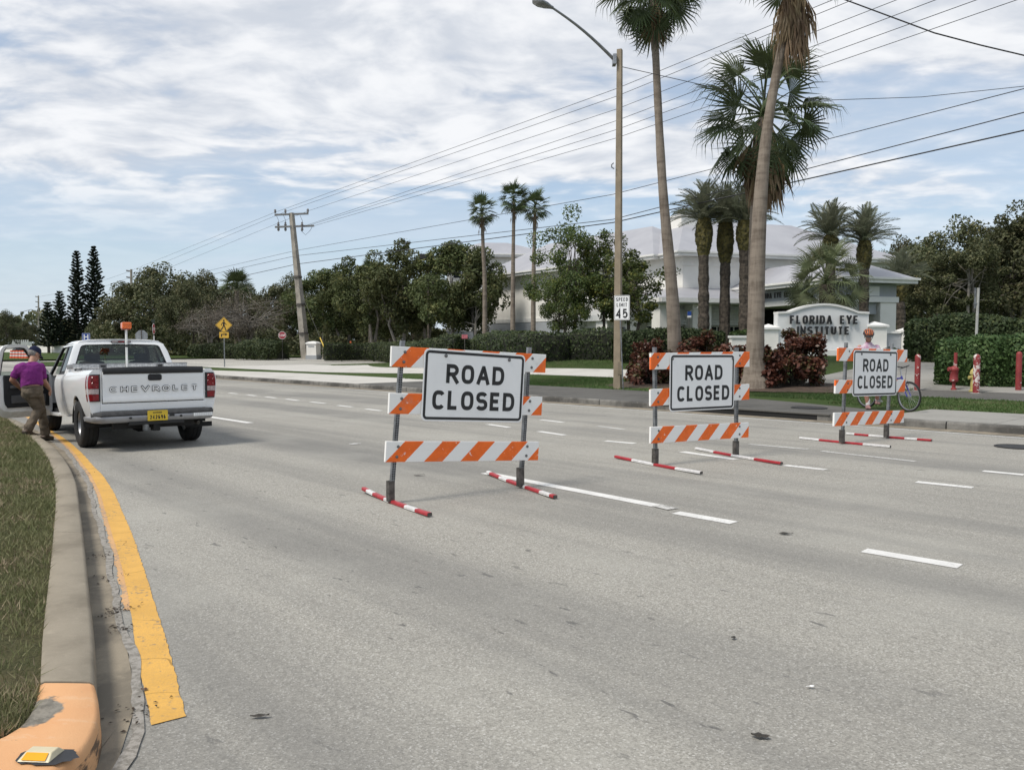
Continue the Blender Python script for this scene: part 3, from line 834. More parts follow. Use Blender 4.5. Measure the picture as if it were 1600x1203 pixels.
# ------------------------------------------------------------------ road closed barricades
mbb = MB(); mbb.lathe([(0, 0), (.010, 0), (.016, .002), (.016, .006), (.011, .010), (0, .0115)], 10, M=Matrix.Rotation(R(90), 4, 'X'))
BOLT = mbb.data('bolt', M_BOLT, smooth=True)
def barricade(label, L, yaw, sep, posts, rails, sign, feet, phases, seed, txt):
    rt = root('road_barricade', label, 'barricade', (L.x, L.y, 0), yaw, 'road closed barricades across the carriageway')
    ps = .044
    for (xb, xt, zt) in posts:
        mb = MB(); t = .004; dx = xt-xb
        def sec(z): 
            x = xb+dx*(z-.03)/(zt-.03); h = ps/2
            return [(x-h, h*2, z), (x-h, 0, z), (x+h, 0, z), (x+h, h*2, z)]
        mb.loft([sec(.03), sec(zt)], closed=True)
        o = mb.build('post', M_STEEL, rt); o.location = (0, 0, 0)
        # punched holes down the front, two staggered columns as on telescoping sign posts
        hb = MB(); n_ = int((zt-.1)/.0254)
        for i in range(n_):
            z = .06+i*.0254*(zt-.1)/((zt-.1)); x = xb+dx*(z-.03)/(zt-.03)
            for ox in (-.0115, .0115):
                hb.poly([(x+ox+.0078*math.cos(R(60*k)), -.0012, z+.0088*math.sin(R(60*k))) for k in range(6)])
        h_ = hb.build('perforation', M_HOLE, o); h_['kind'] = 'stuff'
        # sleeve welded to the foot
        sb = MB(); x0 = xb
        for (a, c, e, f) in ((-.034, .034, -.008, .0), (-.034, -.026, .0, .056), (.026, .034, .0, .056), (-.034, .034, .056, .064)):
            sb.box(x0+a, x0+c, e, f, .02, .24)
        sb.build('sleeve', M_STEEL_DK, rt, bevel=.002, seg=1)
    for k, (xa, za, xb, zb, hh) in enumerate(rails):
        ang = math.atan2(zb-za, xb-xa); ln = math.hypot(xb-xa, zb-za)
        mb = MB(); mb.box(0, ln, -.034, 0, 0, hh)
        rl = mb.build('rail', striped('striped rail sheeting', phases[k], seed=seed+k*3.1, h=hh), rt, bevel=.004, seg=2)
        rl.location = (xa, -.003, za); rl.rotation_euler = (0, -ang, 0)
        for (pb, pt, zt) in posts:
            for dz in (.055, hh-.055):
                zz_ = za+dz+(zb-za)*.5; xp = pb+(pt-pb)*(zz_-.03)/(zt-.03)
                u = (xp-xa)/math.cos(ang)
                b_ = inst(BOLT, 'bolt', rl, (u+.004, -.034, dz), sc=1.05)
    (x0, zb0, x1, zb1, W_, H_) = sign
    ang = math.atan2(zb1-zb0, x1-x0)
    mb = MB(); plate(mb, rrect(0, W_, 0, H_, .055), -.005, 0)
    sg = mb.build('sign_panel', M_SIGNWHITE, rt, bevel=.001, seg=1); sg.location = (x0, -.046, zb0); sg.rotation_euler = (0, -ang, 0)
    mb = MB(); ring(mb, .016, W_-.016, .016, H_-.016, .05, .029, -.0065); mb.build('border', M_BLACK, sg, fix=False)
    mb = MB(); pl = lambda u, v, w_: (u, -.0065-w_, v)
    text(mb, 'ROAD', W_/2+txt[0], txt[1], txt[4], .044, pl, width=txt[2], gap=.038, center=True)
    text(mb, 'CLOSED', W_/2+txt[0], txt[3], txt[4], .044, pl, width=txt[5], gap=.032, center=True)
    mb.build('lettering', M_BLACK, sg, fix=False)
    for u in txt[6]: inst(BOLT, 'bolt', sg, (u*W_, -.005, H_-.065), sc=1.25)
    for (p0, p1, segs, sag) in feet:
        a, b_ = Vector(p0), Vector(p1); ln = (b_-a).length
        ft = bpy.data.objects.new('foot', None); mb = MB(); u = 0
        def pt(f, z, ox):
            p = a.lerp(b_, f); n_ = Vector((-(b_-a).y, (b_-a).x, 0)).normalized()
            zz = sag[0]*(abs(f-.47)/.5)**2 if f < .47 else sag[1]*(abs(f-.47)/.53)**2
            return (p.x+n_.x*ox, p.y+n_.y*ox, z+zz+.002)
        n_ = 24; cum = 0; cuts = []
        tot = sum(s_[1] for s_ in segs)
        for c_, l_ in segs: cuts.append((cum/tot, (cum+l_)/tot, c_)); cum += l_
        # steel angle under the tape
        secs = [[pt(f/n_, 0, -.024), pt(f/n_, .026, -.024), pt(f/n_, .032, -.016), pt(f/n_, .032, .018), pt(f/n_, .026, .024), pt(f/n_, 0, .024)] for f in range(n_+1)]
        mb.loft(secs, closed=True, cap=True)
        fo = mb.build('foot', M_STEEL_DK, rt)
        for f0, f1, c_ in cuts:
            tb = MB(); m_ = 5
            secs = [[pt(f0+(f1-f0)*i/m_, .004, -.0265), pt(f0+(f1-f0)*i/m_, .027, -.0265), pt(f0+(f1-f0)*i/m_, .0345, -.017), pt(f0+(f1-f0)*i/m_, .0345, .019), pt(f0+(f1-f0)*i/m_, .027, .0265), pt(f0+(f1-f0)*i/m_, .004, .0265)] for i in range(m_+1)]
            tb.loft(secs); tb.build('reflective_tape', M_REDTAPE if c_ == 'r' else M_WHITETAPE, fo, fix=False)
    return rt
def local_feet(L, yaw, pts):
    M_ = (Matrix.Translation(L) @ Matrix.Rotation(yaw, 4, 'Z')).inverted()
    return [M_ @ Vector(p) for p in pts]
L1, Y1 = Vector((-1.27, 8.68, 0)), R(34.1)
f1 = local_feet(L1, Y1, [(-1.68, 9.32, 0), (-.80, 7.99, 0), (-.31, 10.61, 0), (.47, 8.93, 0)])
RW = [('r', 1), ('w', 1.3), ('r', 2), ('w', .9), ('r', 1.0), ('w', .8)]
barricade('road closed barricade nearest the camera, battered and leaning to one side', L1, Y1, 1.67, [(0.0, .15, 1.72), (1.67, 1.79, 1.645)],
          [(-.015, 1.447, 1.985, 1.345, .215), (-.045, .955, 1.93, .845, .218), (-.09, .452, 1.88, .318, .218)],
          (.325, .865, 1.615, .780, 1.315, .775), [
           (f1[0], f1[1], [('r', .7), ('w', 1), ('r', 1.7), ('w', .7), ('r', .2), ('r', 2), ('w', 1.4), ('r', 1.6)], (.035, .01)),
           (f1[2], f1[3], [('w', .4), ('r', 1.2), ('w', .9), ('r', 1.2), ('w', .9), ('r', 1.5), ('w', 1.0), ('r', .4)], (.02, .01))],
          (.0, .0, .0), 1.0, (.0, .415, .755, .125, .208, 1.07, (.2, .83)))
L2, Y2 = Vector((2.0, 11.4, 0)), R(33.8)
f2 = local_feet(L2, Y2, [(1.53, 12.17, 0), (2.44, 10.61, 0), (2.93, 13.13, 0), (3.75, 11.46, 0)])
barricade('road closed barricade in the middle, upright, in front of the red bushes', L2, Y2, 1.64, [(0, -.035, 1.64), (1.64, 1.62, 1.635)],
          [(-.155, 1.335, 1.845, 1.345, .225), (-.155, .835, 1.85, .855, .232), (-.15, .325, 1.845, .285, .225)],
          (.185, .745, 1.495, .735, 1.31, .80), [
           (f2[0], f2[1], [('r', 1), ('w', 1.2), ('r', 1.1), ('w', 1.2)], (.01, .01)),
           (f2[2], f2[3], [('w', 1.1), ('r', 1), ('w', 1.2), ('r', 1.3)], (.01, .01))],
          (-.17, .0, .0), 11.0, (.02, .43, .76, .135, .215, 1.06, (.035, .965)))
L3, Y3 = Vector((5.56, 13.9, 0)), R(36)
f3 = local_feet(L3, Y3, [(5.11, 14.65, 0), (6.14, 13.38, 0), (6.23, 15.38, 0), (7.26, 14.27, 0)])
barricade('road closed barricade farthest away, in front of the cyclist', L3, Y3, 1.40, [(.04, .10, 1.71), (1.42, 1.53, 1.69)],
          [(-.215, 1.405, 1.945, 1.36, .22), (-.275, .865, 1.90, .82, .222), (-.295, .322, 1.885, .262, .224)],
          (.20, .80, 1.57, .772, 1.38, .785), [
           (f3[0], f3[1], [('w', 1), ('r', .9), ('r', 1.2), ('w', 1.2)], (.005, .005)),
           (f3[2], f3[3], [('w', .6), ('r', 1), ('w', .7), ('w', .6), ('r', 1.1), ('w', .8), ('r', .9)], (.005, .005))],
          (-.21, .10, .0), 23.0, (.0, .42, .80, .13, .22, 1.10, (.17, .83)))

# ------------------------------------------------------------------ pavement reflector on the median nose
p = G(64, 1184, KZ)
rt = root('road_reflector', 'amber and cream road reflector on the orange kerb nose', 'reflector', (p.x, p.y, KZ+.006), R(-4))
mb = MB()
mb.loft([[(-.062, -.05, 0), (.062, -.05, 0), (.062, .05, 0), (-.062, .05, 0)], [(-.060, -.044, .006), (.060, -.044, .006), (.060, .048, .006), (-.060, .048, .006)],
         [(-.05, -.012, .024), (.05, -.012, .024), (.05, .03, .024), (-.05, .03, .024)]], closed=True, cap=True)
mb.build('housing', plain('cream plastic', (.68, .60, .40), rough=.4, var=.1), rt, bevel=.003)
mb = MB(); mb.poly([(-.046, -.0445, .008), (.046, -.0445, .008), (.042, -.0155, .0235), (-.042, -.0155, .0235)])
o = mb.build('lens', plain('amber lens', (.80, .36, .01), rough=.15, var=.05), rt); o.location = (0, -.0022, .0012)
mb = MB(); rnd = random.Random(2)
ringp = [(.085*math.cos(2*math.pi*k/28)*(1+rnd.uniform(-.08, .08))+(.03 if math.cos(2*math.pi*k/28) > .3 else 0)*(1+rnd.random()), .062*math.sin(2*math.pi*k/28)*(1+rnd.uniform(-.12, .12)), .003) for k in range(28)]
for k in range(28): mb.poly([ringp[k], ringp[(k+1) % 28], (0, 0, .005)])
mb.build('bitumen_pad', M_TAR, rt)
o_ = rt

# ------------------------------------------------------------------ bits lying on the road
M_LEAFDRY = plain('dry leaf', (.045, .038, .028), rough=.7, var=.3, scale=60)
def scrap(px, py, ln, wd, lab, mat, name='fallen_leaf', cat='leaf', seed=0, rot=None):
    rnd = random.Random(seed+px); p = G(px, py, .006); mb = MB(); V = []
    n = 5; A = []; B = []
    for i in range(n+1):
        f = i/n; w_ = wd*(.15+math.sin(math.pi*f))*.5*rnd.uniform(.7, 1.2); zc = .004+.012*abs(math.sin(f*4+px))*ln*10*.3
        A.append((ln*(f-.5), w_, zc+rnd.uniform(0, .006))); B.append((ln*(f-.5), -w_, zc+rnd.uniform(0, .006)))
    mb.loft([A, [((a[0]+b_[0])/2, (a[1]+b_[1])/2, a[2]+.004) for a, b_ in zip(A, B)], B])
    o = mb.build(name, mat); o.location = (p.x, p.y, .006); o.rotation_euler = (0, 0, rot if rot is not None else rnd.uniform(0, 3)); tag(o, lab, cat)
scrap(406, 1120, .085, .03, 'dark curled leaf on the asphalt beside the yellow line', M_LEAFDRY, rot=.1)
scrap(1188, 1151, .08, .04, 'dark curled leaf low in the middle of the bare asphalt', M_LEAFDRY, rot=-.3)
scrap(1266, 1074, .045, .014, 'small white paper scrap alone on the asphalt', M_SIGNWHITE, 'paper_scrap', 'scrap', rot=.1)
scrap(1228, 834, .13, .05, 'dark flattened scrap beside the lane dashes', M_LEAFDRY, 'flat_scrap', 'scrap', rot=0)
scrap(555, 694, .20, .05, 'pale stick lying left of the nearest barricade', M_SIGNWHITE, 'pale_stick', 'stick', rot=.2)
scrap(655, 743, .14, .05, 'dark twig under the nearest barricade rail', M_LEAFDRY, 'dark_twig', 'twig', rot=.1)
scrap(1146, 997, .04, .03, 'dark leaf crumb at the foot of the tar specks', M_LEAFDRY, rot=1)
scrap(226, 1078, .035, .02, 'brown leaf caught on the left edge of the yellow line', plain('brown leaf', (.16, .07, .03), var=.2), rot=.1)

# ------------------------------------------------------------------ street light, speed sign
M_POLE = plain('tan painted concrete pole', (.29, .235, .165), rough=.75, var=.12, scale=2.5, bump=.15)
M_ALU = plain('dull aluminium', (.36, .37, .38), rough=.4, metal=.7, var=.12)
pb = hit(965, 608)
DP = pb.y
def lamp_pole():
    rt = root('street_light', 'tall tan tapered street light pole with a long steel arm', 'street light', tuple(pb))
    top = AT(963, 78, DP).z-pb.z; mb = MB()
    secs = []
    for z in (-.2, top*.25, top*.5, top*.75, top):
        w_ = .165-.055*max(0, z)/top
        secs.append([(w_*math.cos(R(22+a)), w_*math.sin(R(22+a)), z) for a in (3, 87, 93, 177, 183, 267, 273, 357)])
    mb.loft(secs, closed=True, cap=True); mb.build('pole', M_POLE, rt)
    a = AT(958, 92, DP)-pb; 
    e = AT(862, 12, DP-1.4)-pb
    mb = MB(); pts = []
    for i in range(9):
        f = i/8; q = a.lerp(e, f); q = Vector((q.x, q.y, q.z+.10*math.sin(math.pi*f))); pts.append(q)
    mb.tube(pts, [.055-.02*i/8 for i in range(9)], 8); mb.build('arm', M_ALU, rt, smooth=True)
    mb = MB(); mb.box(a.x-.02, a.x+.1, a.y-.16, a.y+.16, a.z-.22, a.z+.12); mb.build('arm_bracket', M_ALU, rt, bevel=.01)
    hd = (pts[-1]-pts[-2]).normalized(); q = pts[-1]
    mb = MB(); secs = []
    sx = Vector((-hd.y, hd.x, 0)).normalized(); 
    for f, w_, h_ in ((-.05, .05, .05), (.05, .07, .06), (.25, .15, .10), (.5, .19, .12), (.68, .15, .09), (.76, .05, .03)):
        c_ = q+Vector((hd.x, hd.y, hd.z*.25))*f
        secs.append([c_+sx*(w_*math.cos(2*math.pi*k/12))+Vector((0, 0, h_*math.sin(2*math.pi*k/12))) for k in range(12)])
    mb.loft(secs, closed=True, cap=True); mb.build('lamp_head', M_ALU, rt, smooth=True)
    mb = MB(); c_ = q+hd*.42
    mb.lathe([(0, -.17), (.08, -.155), (.13, -.11), (.14, -.07)], 14, M=Matrix.Translation(c_)); mb.build('lens', plain('lamp lens', (.45, .45, .42), rough=.2), rt, smooth=True)
    b_ = AT(959, 261, DP)-pb
    mb = MB(); mb.tube([(b_.x-.02, b_.y-.16, b_.z+.1), (b_.x-.09, b_.y-.14, b_.z+.04), (b_.x-.09, b_.y-.14, b_.z-.04), (b_.x-.01, b_.y-.16, b_.z-.1)], .02, 6); mb.build('cable_hook', M_STEEL, rt)
    mb = MB(); mb.box(-.02, .12, -.155, -.14, .5, .95); 
    mb.build('access_plate', M_POLE, rt, bevel=.005)
lamp_pole()
sb_ = hit(974, 608); sb_ = ZP(sb_*(1-.40/sb_.y))
rt = root('speed_limit_sign', 'white speed limit 45 sign on a thin leaning post at the light pole', 'road sign', tuple(sb_), R(-20))
st_ = AT(966, 463, sb_.y)-sb_
mb = MB(); q = Matrix.Rotation(R(20), 3, 'Z') @ Vector((st_.x, 0, st_.z))
mb.tube([(0, 0, -.1), (q.x+.02, 0, q.z-.02)], .022, 8); mb.build('post', M_STEEL, rt, smooth=True)
mb = MB(); cxs = q.x+.12; plate(mb, rrect(cxs-.265, cxs+.265, q.z-.80, q.z+.03, .04), -.034, -.03); sg = mb.build('sign_panel', M_SIGNWHITE, rt)
mb = MB(); ring(mb, cxs-.25, cxs+.25, q.z-.785, q.z+.015, .035, .014, -.0355); mb.build('border', M_BLACK, sg, fix=False)
mb = MB(); pl = lambda u, v, w_: (u, -.0355-w_, v)
text(mb, 'SPEED', cxs, q.z-.17, .125, .024, pl, width=.40, gap=.02, center=True); text(mb, 'LIMIT', cxs, q.z-.35, .125, .024, pl, width=.36, gap=.02, center=True)
text(mb, '45', cxs, q.z-.735, .315, .058, pl, width=.40, gap=.04, center=True); mb.build('lettering', M_BLACK, sg, fix=False)

# ------------------------------------------------------------------ power poles and their wires
M_CPOLE = plain('pale weathered utility pole', (.36, .33, .28), rough=.85, var=.2, scale=1.2, bump=.2)
M_XARM = plain('grey crossarm', (.24, .24, .235), rough=.6, var=.15)
M_WIRE = plain('wire', (.035, .035, .037), rough=.6, var=0)
M_INSUL = plain('porcelain insulator', (.20, .19, .19), rough=.3, var=.1)
YA = 95.0
pa0 = AT(478, 558, YA); pa0.z = Z(pa0.x, pa0.y); pa1 = AT(455.5, 333, YA)
rt = root('power_pole', 'leaning pale utility pole with two crossarms by the side street', 'utility pole', tuple(pa0))
v = pa1-pa0; mb = MB()
mb.tube([Vector((0, 0, -.5))]+[v*f for f in (0, .25, .5, .75, 1.0)], [.56, .55, .49, .43, .36, .30], 4, twist=.35); mb.build('pole', M_CPOLE, rt)
mb = MB()
for f in (.17, .37, .56): c_ = v*f; mb.tube([c_+Vector((0, 0, -.10)), c_+Vector((0, 0, .10))], .62-.24*f, 10)
mb.build('band', M_STEEL_DK, rt)
def rel(px, py, dy=0): return AT(px, py, YA+dy)-pa0
up = v.normalized()
for (xa, xb, ya, yb, nm) in ((429, 482, 336, 334, 'crossarm'), (429.5, 491, 355, 353, 'crossarm')):
    mb = MB(); a, b_ = rel(xa, ya, -.5), rel(xb, yb, .4); mb.tube([a, b_], .14, 4, twist=.78); mb.build(nm, M_XARM, rt)
for px in (430, 446, 481):
    a = rel(px, 335 if px < 470 else 334, 0); mb = MB()
    mb.lathe([(.0, 0), (.12, 0), (.10, .15), (.15, .2), (.10, .28), (.15, .34), (.08, .42), (.0, .45)], 8, M=Matrix.Translation(a+Vector((0, 0, .12)))); mb.build('insulator', M_INSUL, rt, smooth=True)
for px in (435, 446, 472):
    a = rel(px, 354, 0); mb = MB()
    mb.lathe([(0, -.55), (.1, -.5), (.16, -.35), (.1, -.1), (.12, .1), (.17, .2), (.09, .3), (.13, .4), (0, .55)], 8, M=Matrix.Translation(a)); mb.build('cutout_switch', M_INSUL, rt, smooth=True)
    mb = MB(); b_ = rel(px-3, 337, 0); mb.tube([a, (a+b_)/2+Vector((.15, 0, 0)), b_], .02, 4); mb.build('jumper_wire', M_WIRE, rt)
mb = MB(); a = rel(470, 360); b_ = rel(488, 354); mb.tube([a, a.lerp(b_, .4)+Vector((0, 0, -.7)), a.lerp(b_, .8)+Vector((0, 0, -.4)), b_], .02, 4); mb.build('jumper_wire', M_WIRE, rt)
# guy wire with its yellow guard
ga = AT(463, 440, YA); gb = AT(514, 563, YA-6); gb.z = Z(gb.x, gb.y)
rt = root('guy_wire', 'guy wire with a yellow plastic guard anchoring the leaning pole', 'guy wire', tuple(gb))
mb = MB(); mb.tube([Vector((0, 0, 0)), ga-gb], .018, 4); mb.build('cable', M_WIRE, rt)
mb = MB(); mb.tube([(ga-gb)*.0, (ga-gb)*.26], .065, 6); mb.build('guard', plain('yellow plastic', (.72, .50, .06), rough=.5, var=.1), rt)

YB, YC = 166.0, 262.0
def small_pole(px, ptop, Y, label, arm=False):
    b_ = AT(px, 538, Y); b_.z = Z(b_.x, b_.y); t = AT(px-.5, ptop, Y)
    rt = root('power_pole', label, 'utility pole', tuple(b_)); mb = MB(); h = t.z-b_.z
    mb.tube([(0, 0, -.3), ((t-b_).x, 0, h)], [.36, .24], 6); mb.build('pole', M_CPOLE, rt)
    k = Y/F_PX
    for dy in (3, 13, 24) if Y < 200 else (2, 10, 18):
        mb = MB(); mb.lathe([(.0, 0), (.14, 0), (.14, .9), (0, .95)], 6, M=Matrix.Translation(((t-b_).x-.1, 0, h-dy*k)) @ Matrix.Rotation(R(-80), 4, 'Y')); mb.build('insulator', M_INSUL, rt)
    if arm:
        e = AT(36, 487, Y)-b_; a = AT(62, 490, Y)-b_
        mb = MB(); mb.tube([a, a.lerp(e, .5)+Vector((0, 0, 1.0)), e], .09, 5); mb.build('lamp_arm', M_ALU, rt)
        mb = MB(); mb.box(e.x-.8, e.x+.2, -.25, .25, e.z-.15, e.z+.12); mb.build('lamp_head', M_ALU, rt, bevel=.05)
    return t
tB = small_pole(205.5, 421, YB, 'utility pole half hidden behind the dark oaks on the left')
tC = small_pole(60.5, 462, YC, 'far utility pole with a street lamp arm beyond the white wall', True)

def wire(name, pts, r, label, group=None, sag=0.0):
    mb = MB(); P_ = [Vector(p) for p in pts]; out_ = []
    for a, b_ in zip(P_, P_[1:]):
        n_ = 14
        for i in range(n_): 
            f = i/n_; q = a.lerp(b_, f); q.z -= sag*4*f*(1-f); out_.append(q)
    out_.append(P_[-1]); mb.tube(out_, r, 4, cap=False)
    o = mb.build(name, M_WIRE); return tag(o, label, 'wire', group)
def run(px, py, dl=0.0):
    """point where the pole line (offset dl sideways) is crossed by this sight line"""
    A = Vector((-24.2, 95)); d = Vector((52, -75)); nrm = Vector((75, 52)).normalized()
    A = A+nrm*dl; r_ = ray(px, py); t = (A.x*d.y-A.y*d.x)/(r_.x*d.y-r_.y*d.x)
    return Vector((r_.x*t, r_.y*t, CAM_H+r_.z*t))
WG = 'overhead wires along the road'
specs = [ # pole attachment px, passing pixels to the right, arm offset
 ((430, 332), (963, 139), (1302, 0), -1.9), ((446, 331), (963, 151), (1333, 0), -.7), ((481, 330), (963, 171), (1402, 0), 1.9),
 ((474, 354), (963, 189), (1463, 0), .2), ((478, 354), (963, 203), (1527, 0), .9), ((491, 353), (963, 216), (1590, 0), 2.2)]
labs = ['topmost overhead power wire, leaving the left end of the top crossarm', 'second overhead power wire from the top', 'third overhead power wire, leaving the right end of the top crossarm',
        'fourth overhead power wire from the top, above the street light', 'fifth overhead power wire from the top', 'lowest of the six upper power wires, from the lower crossarm end']
lefts = [(205-3, 424), (202, 433), (202, 444), None, None, None]
for (a, b_, c_, dl), lab, lf in zip(specs, labs, lefts):
    A_ = AT(*a, YA); B_ = run(*b_, dl); C_ = run(*c_, dl); e = C_+(C_-B_)*.9
    pts = [A_, B_, C_, e]
    if lf: pts = [AT(lf[0], lf[1], YB)]+pts
    # one smooth span, catenary through the sighted points
    wire('overhead_wire', pts, .016, lab, WG)
labs2 = ['neutral wire below the crossarms running to the upper right', 'thick telephone cable under the neutral wire', 'lowest and thickest telephone cable']
for (a, b_, c_, l_), lab, rr in zip((((461, 392), (958, 304), (1600, 139), (205, 451)), ((462, 400), (958, 343), (1600, 176), (205, 457)), ((463, 413), (958, 348), (1600, 204), (205, 470))), labs2, (.018, .022, .030)):
    A_ = AT(*a, YA); B_ = run(*b_); C_ = run(*c_); wire('overhead_wire', [AT(l_[0], l_[1], YB), A_, B_, C_, C_+(C_-B_)*.9], rr, lab, WG)
for a, c_, lab in (((203, 424), (59, 464), 'topmost'), ((203, 434), (59, 473), 'middle one'), ((203, 445), (59, 482), 'lowest')):
    wire('overhead_wire', [AT(*a, YB), AT(*c_, YC)], .02, lab+' of the three distant wires between the far poles', 'distant wires between the far poles', .6)
q0 = AT(968, 104, DP); q1 = AT(1128, 140, 30); q2 = AT(1290, 157, 30.5); q3 = AT(1440, 152, 31); q4 = AT(1640, 131, 31)
wire('service_wire', [q0, q1, q2, q3, q4], .012, 'thin sagging twisted wire leaving the street light pole')
wire('span_wire', [AT(1240, -38, 25), AT(1320, 0, 25), AT(1460, 52, 24), AT(1532, 71, 24), AT(1600, 87, 24), AT(1760, 128, 24)], .022, 'thick dark cable crossing the upper right sky downwards')
# ------------------------------------------------------------------ vegetation
M_BARK = plain('grey brown bark', (.15, .125, .10), rough=.9, var=.3, scale=5, bump=.6, bscale=25)
M_BARKPALE = plain('pale bark', (.27, .245, .21), rough=.9, var=.25, scale=3, bump=.5, bscale=20)
M_OAK = leafy('dark oak leaves', (0.051, 0.061, 0.028), (0.103, 0.108, 0.048), (0.143, 0.132, 0.065), scale=.45, trans=.22)
M_TREE = leafy('street tree leaves', (0.053, 0.070, 0.026), (0.103, 0.120, 0.043), (0.152, 0.150, 0.055), scale=.5, trans=.25)
M_TREE2 = leafy('clinic tree leaves', (0.050, 0.072, 0.023), (0.097, 0.125, 0.036), (0.175, 0.180, 0.040), scale=.7, trans=.28)
M_PINE = leafy('norfolk pine needles', (.018, .030, .018), (.036, .050, .028), scale=.4, trans=.05)
M_HEDGE = leafy('clipped hedge leaves', (0.026, 0.043, 0.016), (0.055, 0.077, 0.027), (0.079, 0.096, 0.036), scale=.8, trans=.15)
M_HEDGE2 = leafy('bright hedge leaves', (0.033, 0.060, 0.019), (0.070, 0.110, 0.033), (0.090, 0.125, 0.043), scale=1.0, trans=.15)
M_HEDGECORE = plain('hedge twigs', (.020, .024, .012), rough=1, var=.3, scale=3)
M_RED = leafy('dark red bush leaves', (.070, .026, .018), (.165, .062, .042), (.085, .078, .032), scale=1.1, trans=.2, rough=.4)
M_TWIG = leafy('dry twig leaves', (.075, .060, .042), (.12, .10, .078), scale=.5, trans=.1)
M_FAN = leafy('fan palm fronds', (0.038, 0.059, 0.024), (0.091, 0.118, 0.048), scale=1.2, trans=.25, rough=.45)
M_FANSABAL = leafy('sabal fronds', (0.098, 0.121, 0.057), (0.178, 0.196, 0.104), scale=1.2, trans=.2, rough=.5)
M_DATE = leafy('date palm fronds', (0.118, 0.132, 0.085), (0.213, 0.222, 0.154), scale=1.0, trans=.25, rough=.5)
M_DEAD = leafy('dead fronds', (.17, .115, .065), (.33, .25, .16), scale=1.5, trans=.15, rough=.8)
def bark_mat(name, c, c2, zs=9.0, bump=.8):
    m, n, b = new_mat(name); co = obj_co(n)
    ringn = n.noise(n.mapping(co, scale=(.9, .9, zs)), 1.0, 6, .7); patch = n.noise(co, 1.3, 5, .6); fis = n.noise(n.mapping(co, scale=(14, 14, 1.2)), 1.0, 4, .65)
    f = n.math('ADD', n.math('MULTIPLY', ringn, .45), n.math('ADD', n.math('MULTIPLY', patch, .35), n.math('MULTIPLY', fis, .30)))
    n.link(n.mix(n.ramp(f, .42, .64), c2, c), b.inputs['Base Color']); b.inputs['Roughness'].default_value = .92; b.inputs['Specular IOR Level'].default_value = .15
    bn = n.add('ShaderNodeBump'); bn.inputs['Strength'].default_value = bump; bn.inputs['Distance'].default_value = .03; n.link(f, bn.inputs['Height']); n.link(bn.outputs[0], b.inputs['Normal'])
    return m
M_PALMTRUNK = bark_mat('palm trunk', (.255, .215, .175), (.135, .11, .088), 5.0)
M_DATETRUNK = plain('date palm trunk', (.105, .085, .065), rough=.95, var=.35, scale=7, bump=1.0, bscale=14)
M_BOSS = plain('date palm boss', (.15, .125, .035), rough=.95, var=.5, scale=7, bump=1.2, bscale=9, c2=(.055, .050, .022))

def unit(v): return v/np.maximum(1e-9, np.linalg.norm(v, axis=1, keepdims=True))
def leaf_cloud(name, Pn, Nn, size, mat, seed, aspect=.5, spread=.9):
    """folded leaf-sized quads at points Pn facing roughly Nn"""
    rng = np.random.default_rng(seed); n = len(Pn)
    N_ = unit(Nn+rng.normal(0, spread, (n, 3)))
    T = unit(np.cross(N_, rng.normal(0, 1, (n, 3)))); B = np.cross(N_, T)
    sz = (size*rng.uniform(.6, 1.35, n))[:, None]
    V = np.zeros((n, 4, 3))
    V[:, 0] = Pn-T*sz*.5; V[:, 1] = Pn+B*sz*aspect*.5+N_*sz*.10; V[:, 2] = Pn+T*sz*.5-N_*sz*.08; V[:, 3] = Pn-B*sz*aspect*.5+N_*sz*.10
    return np_mesh(name, V.reshape(-1, 3), np.arange(4*n).reshape(-1, 4), mat)

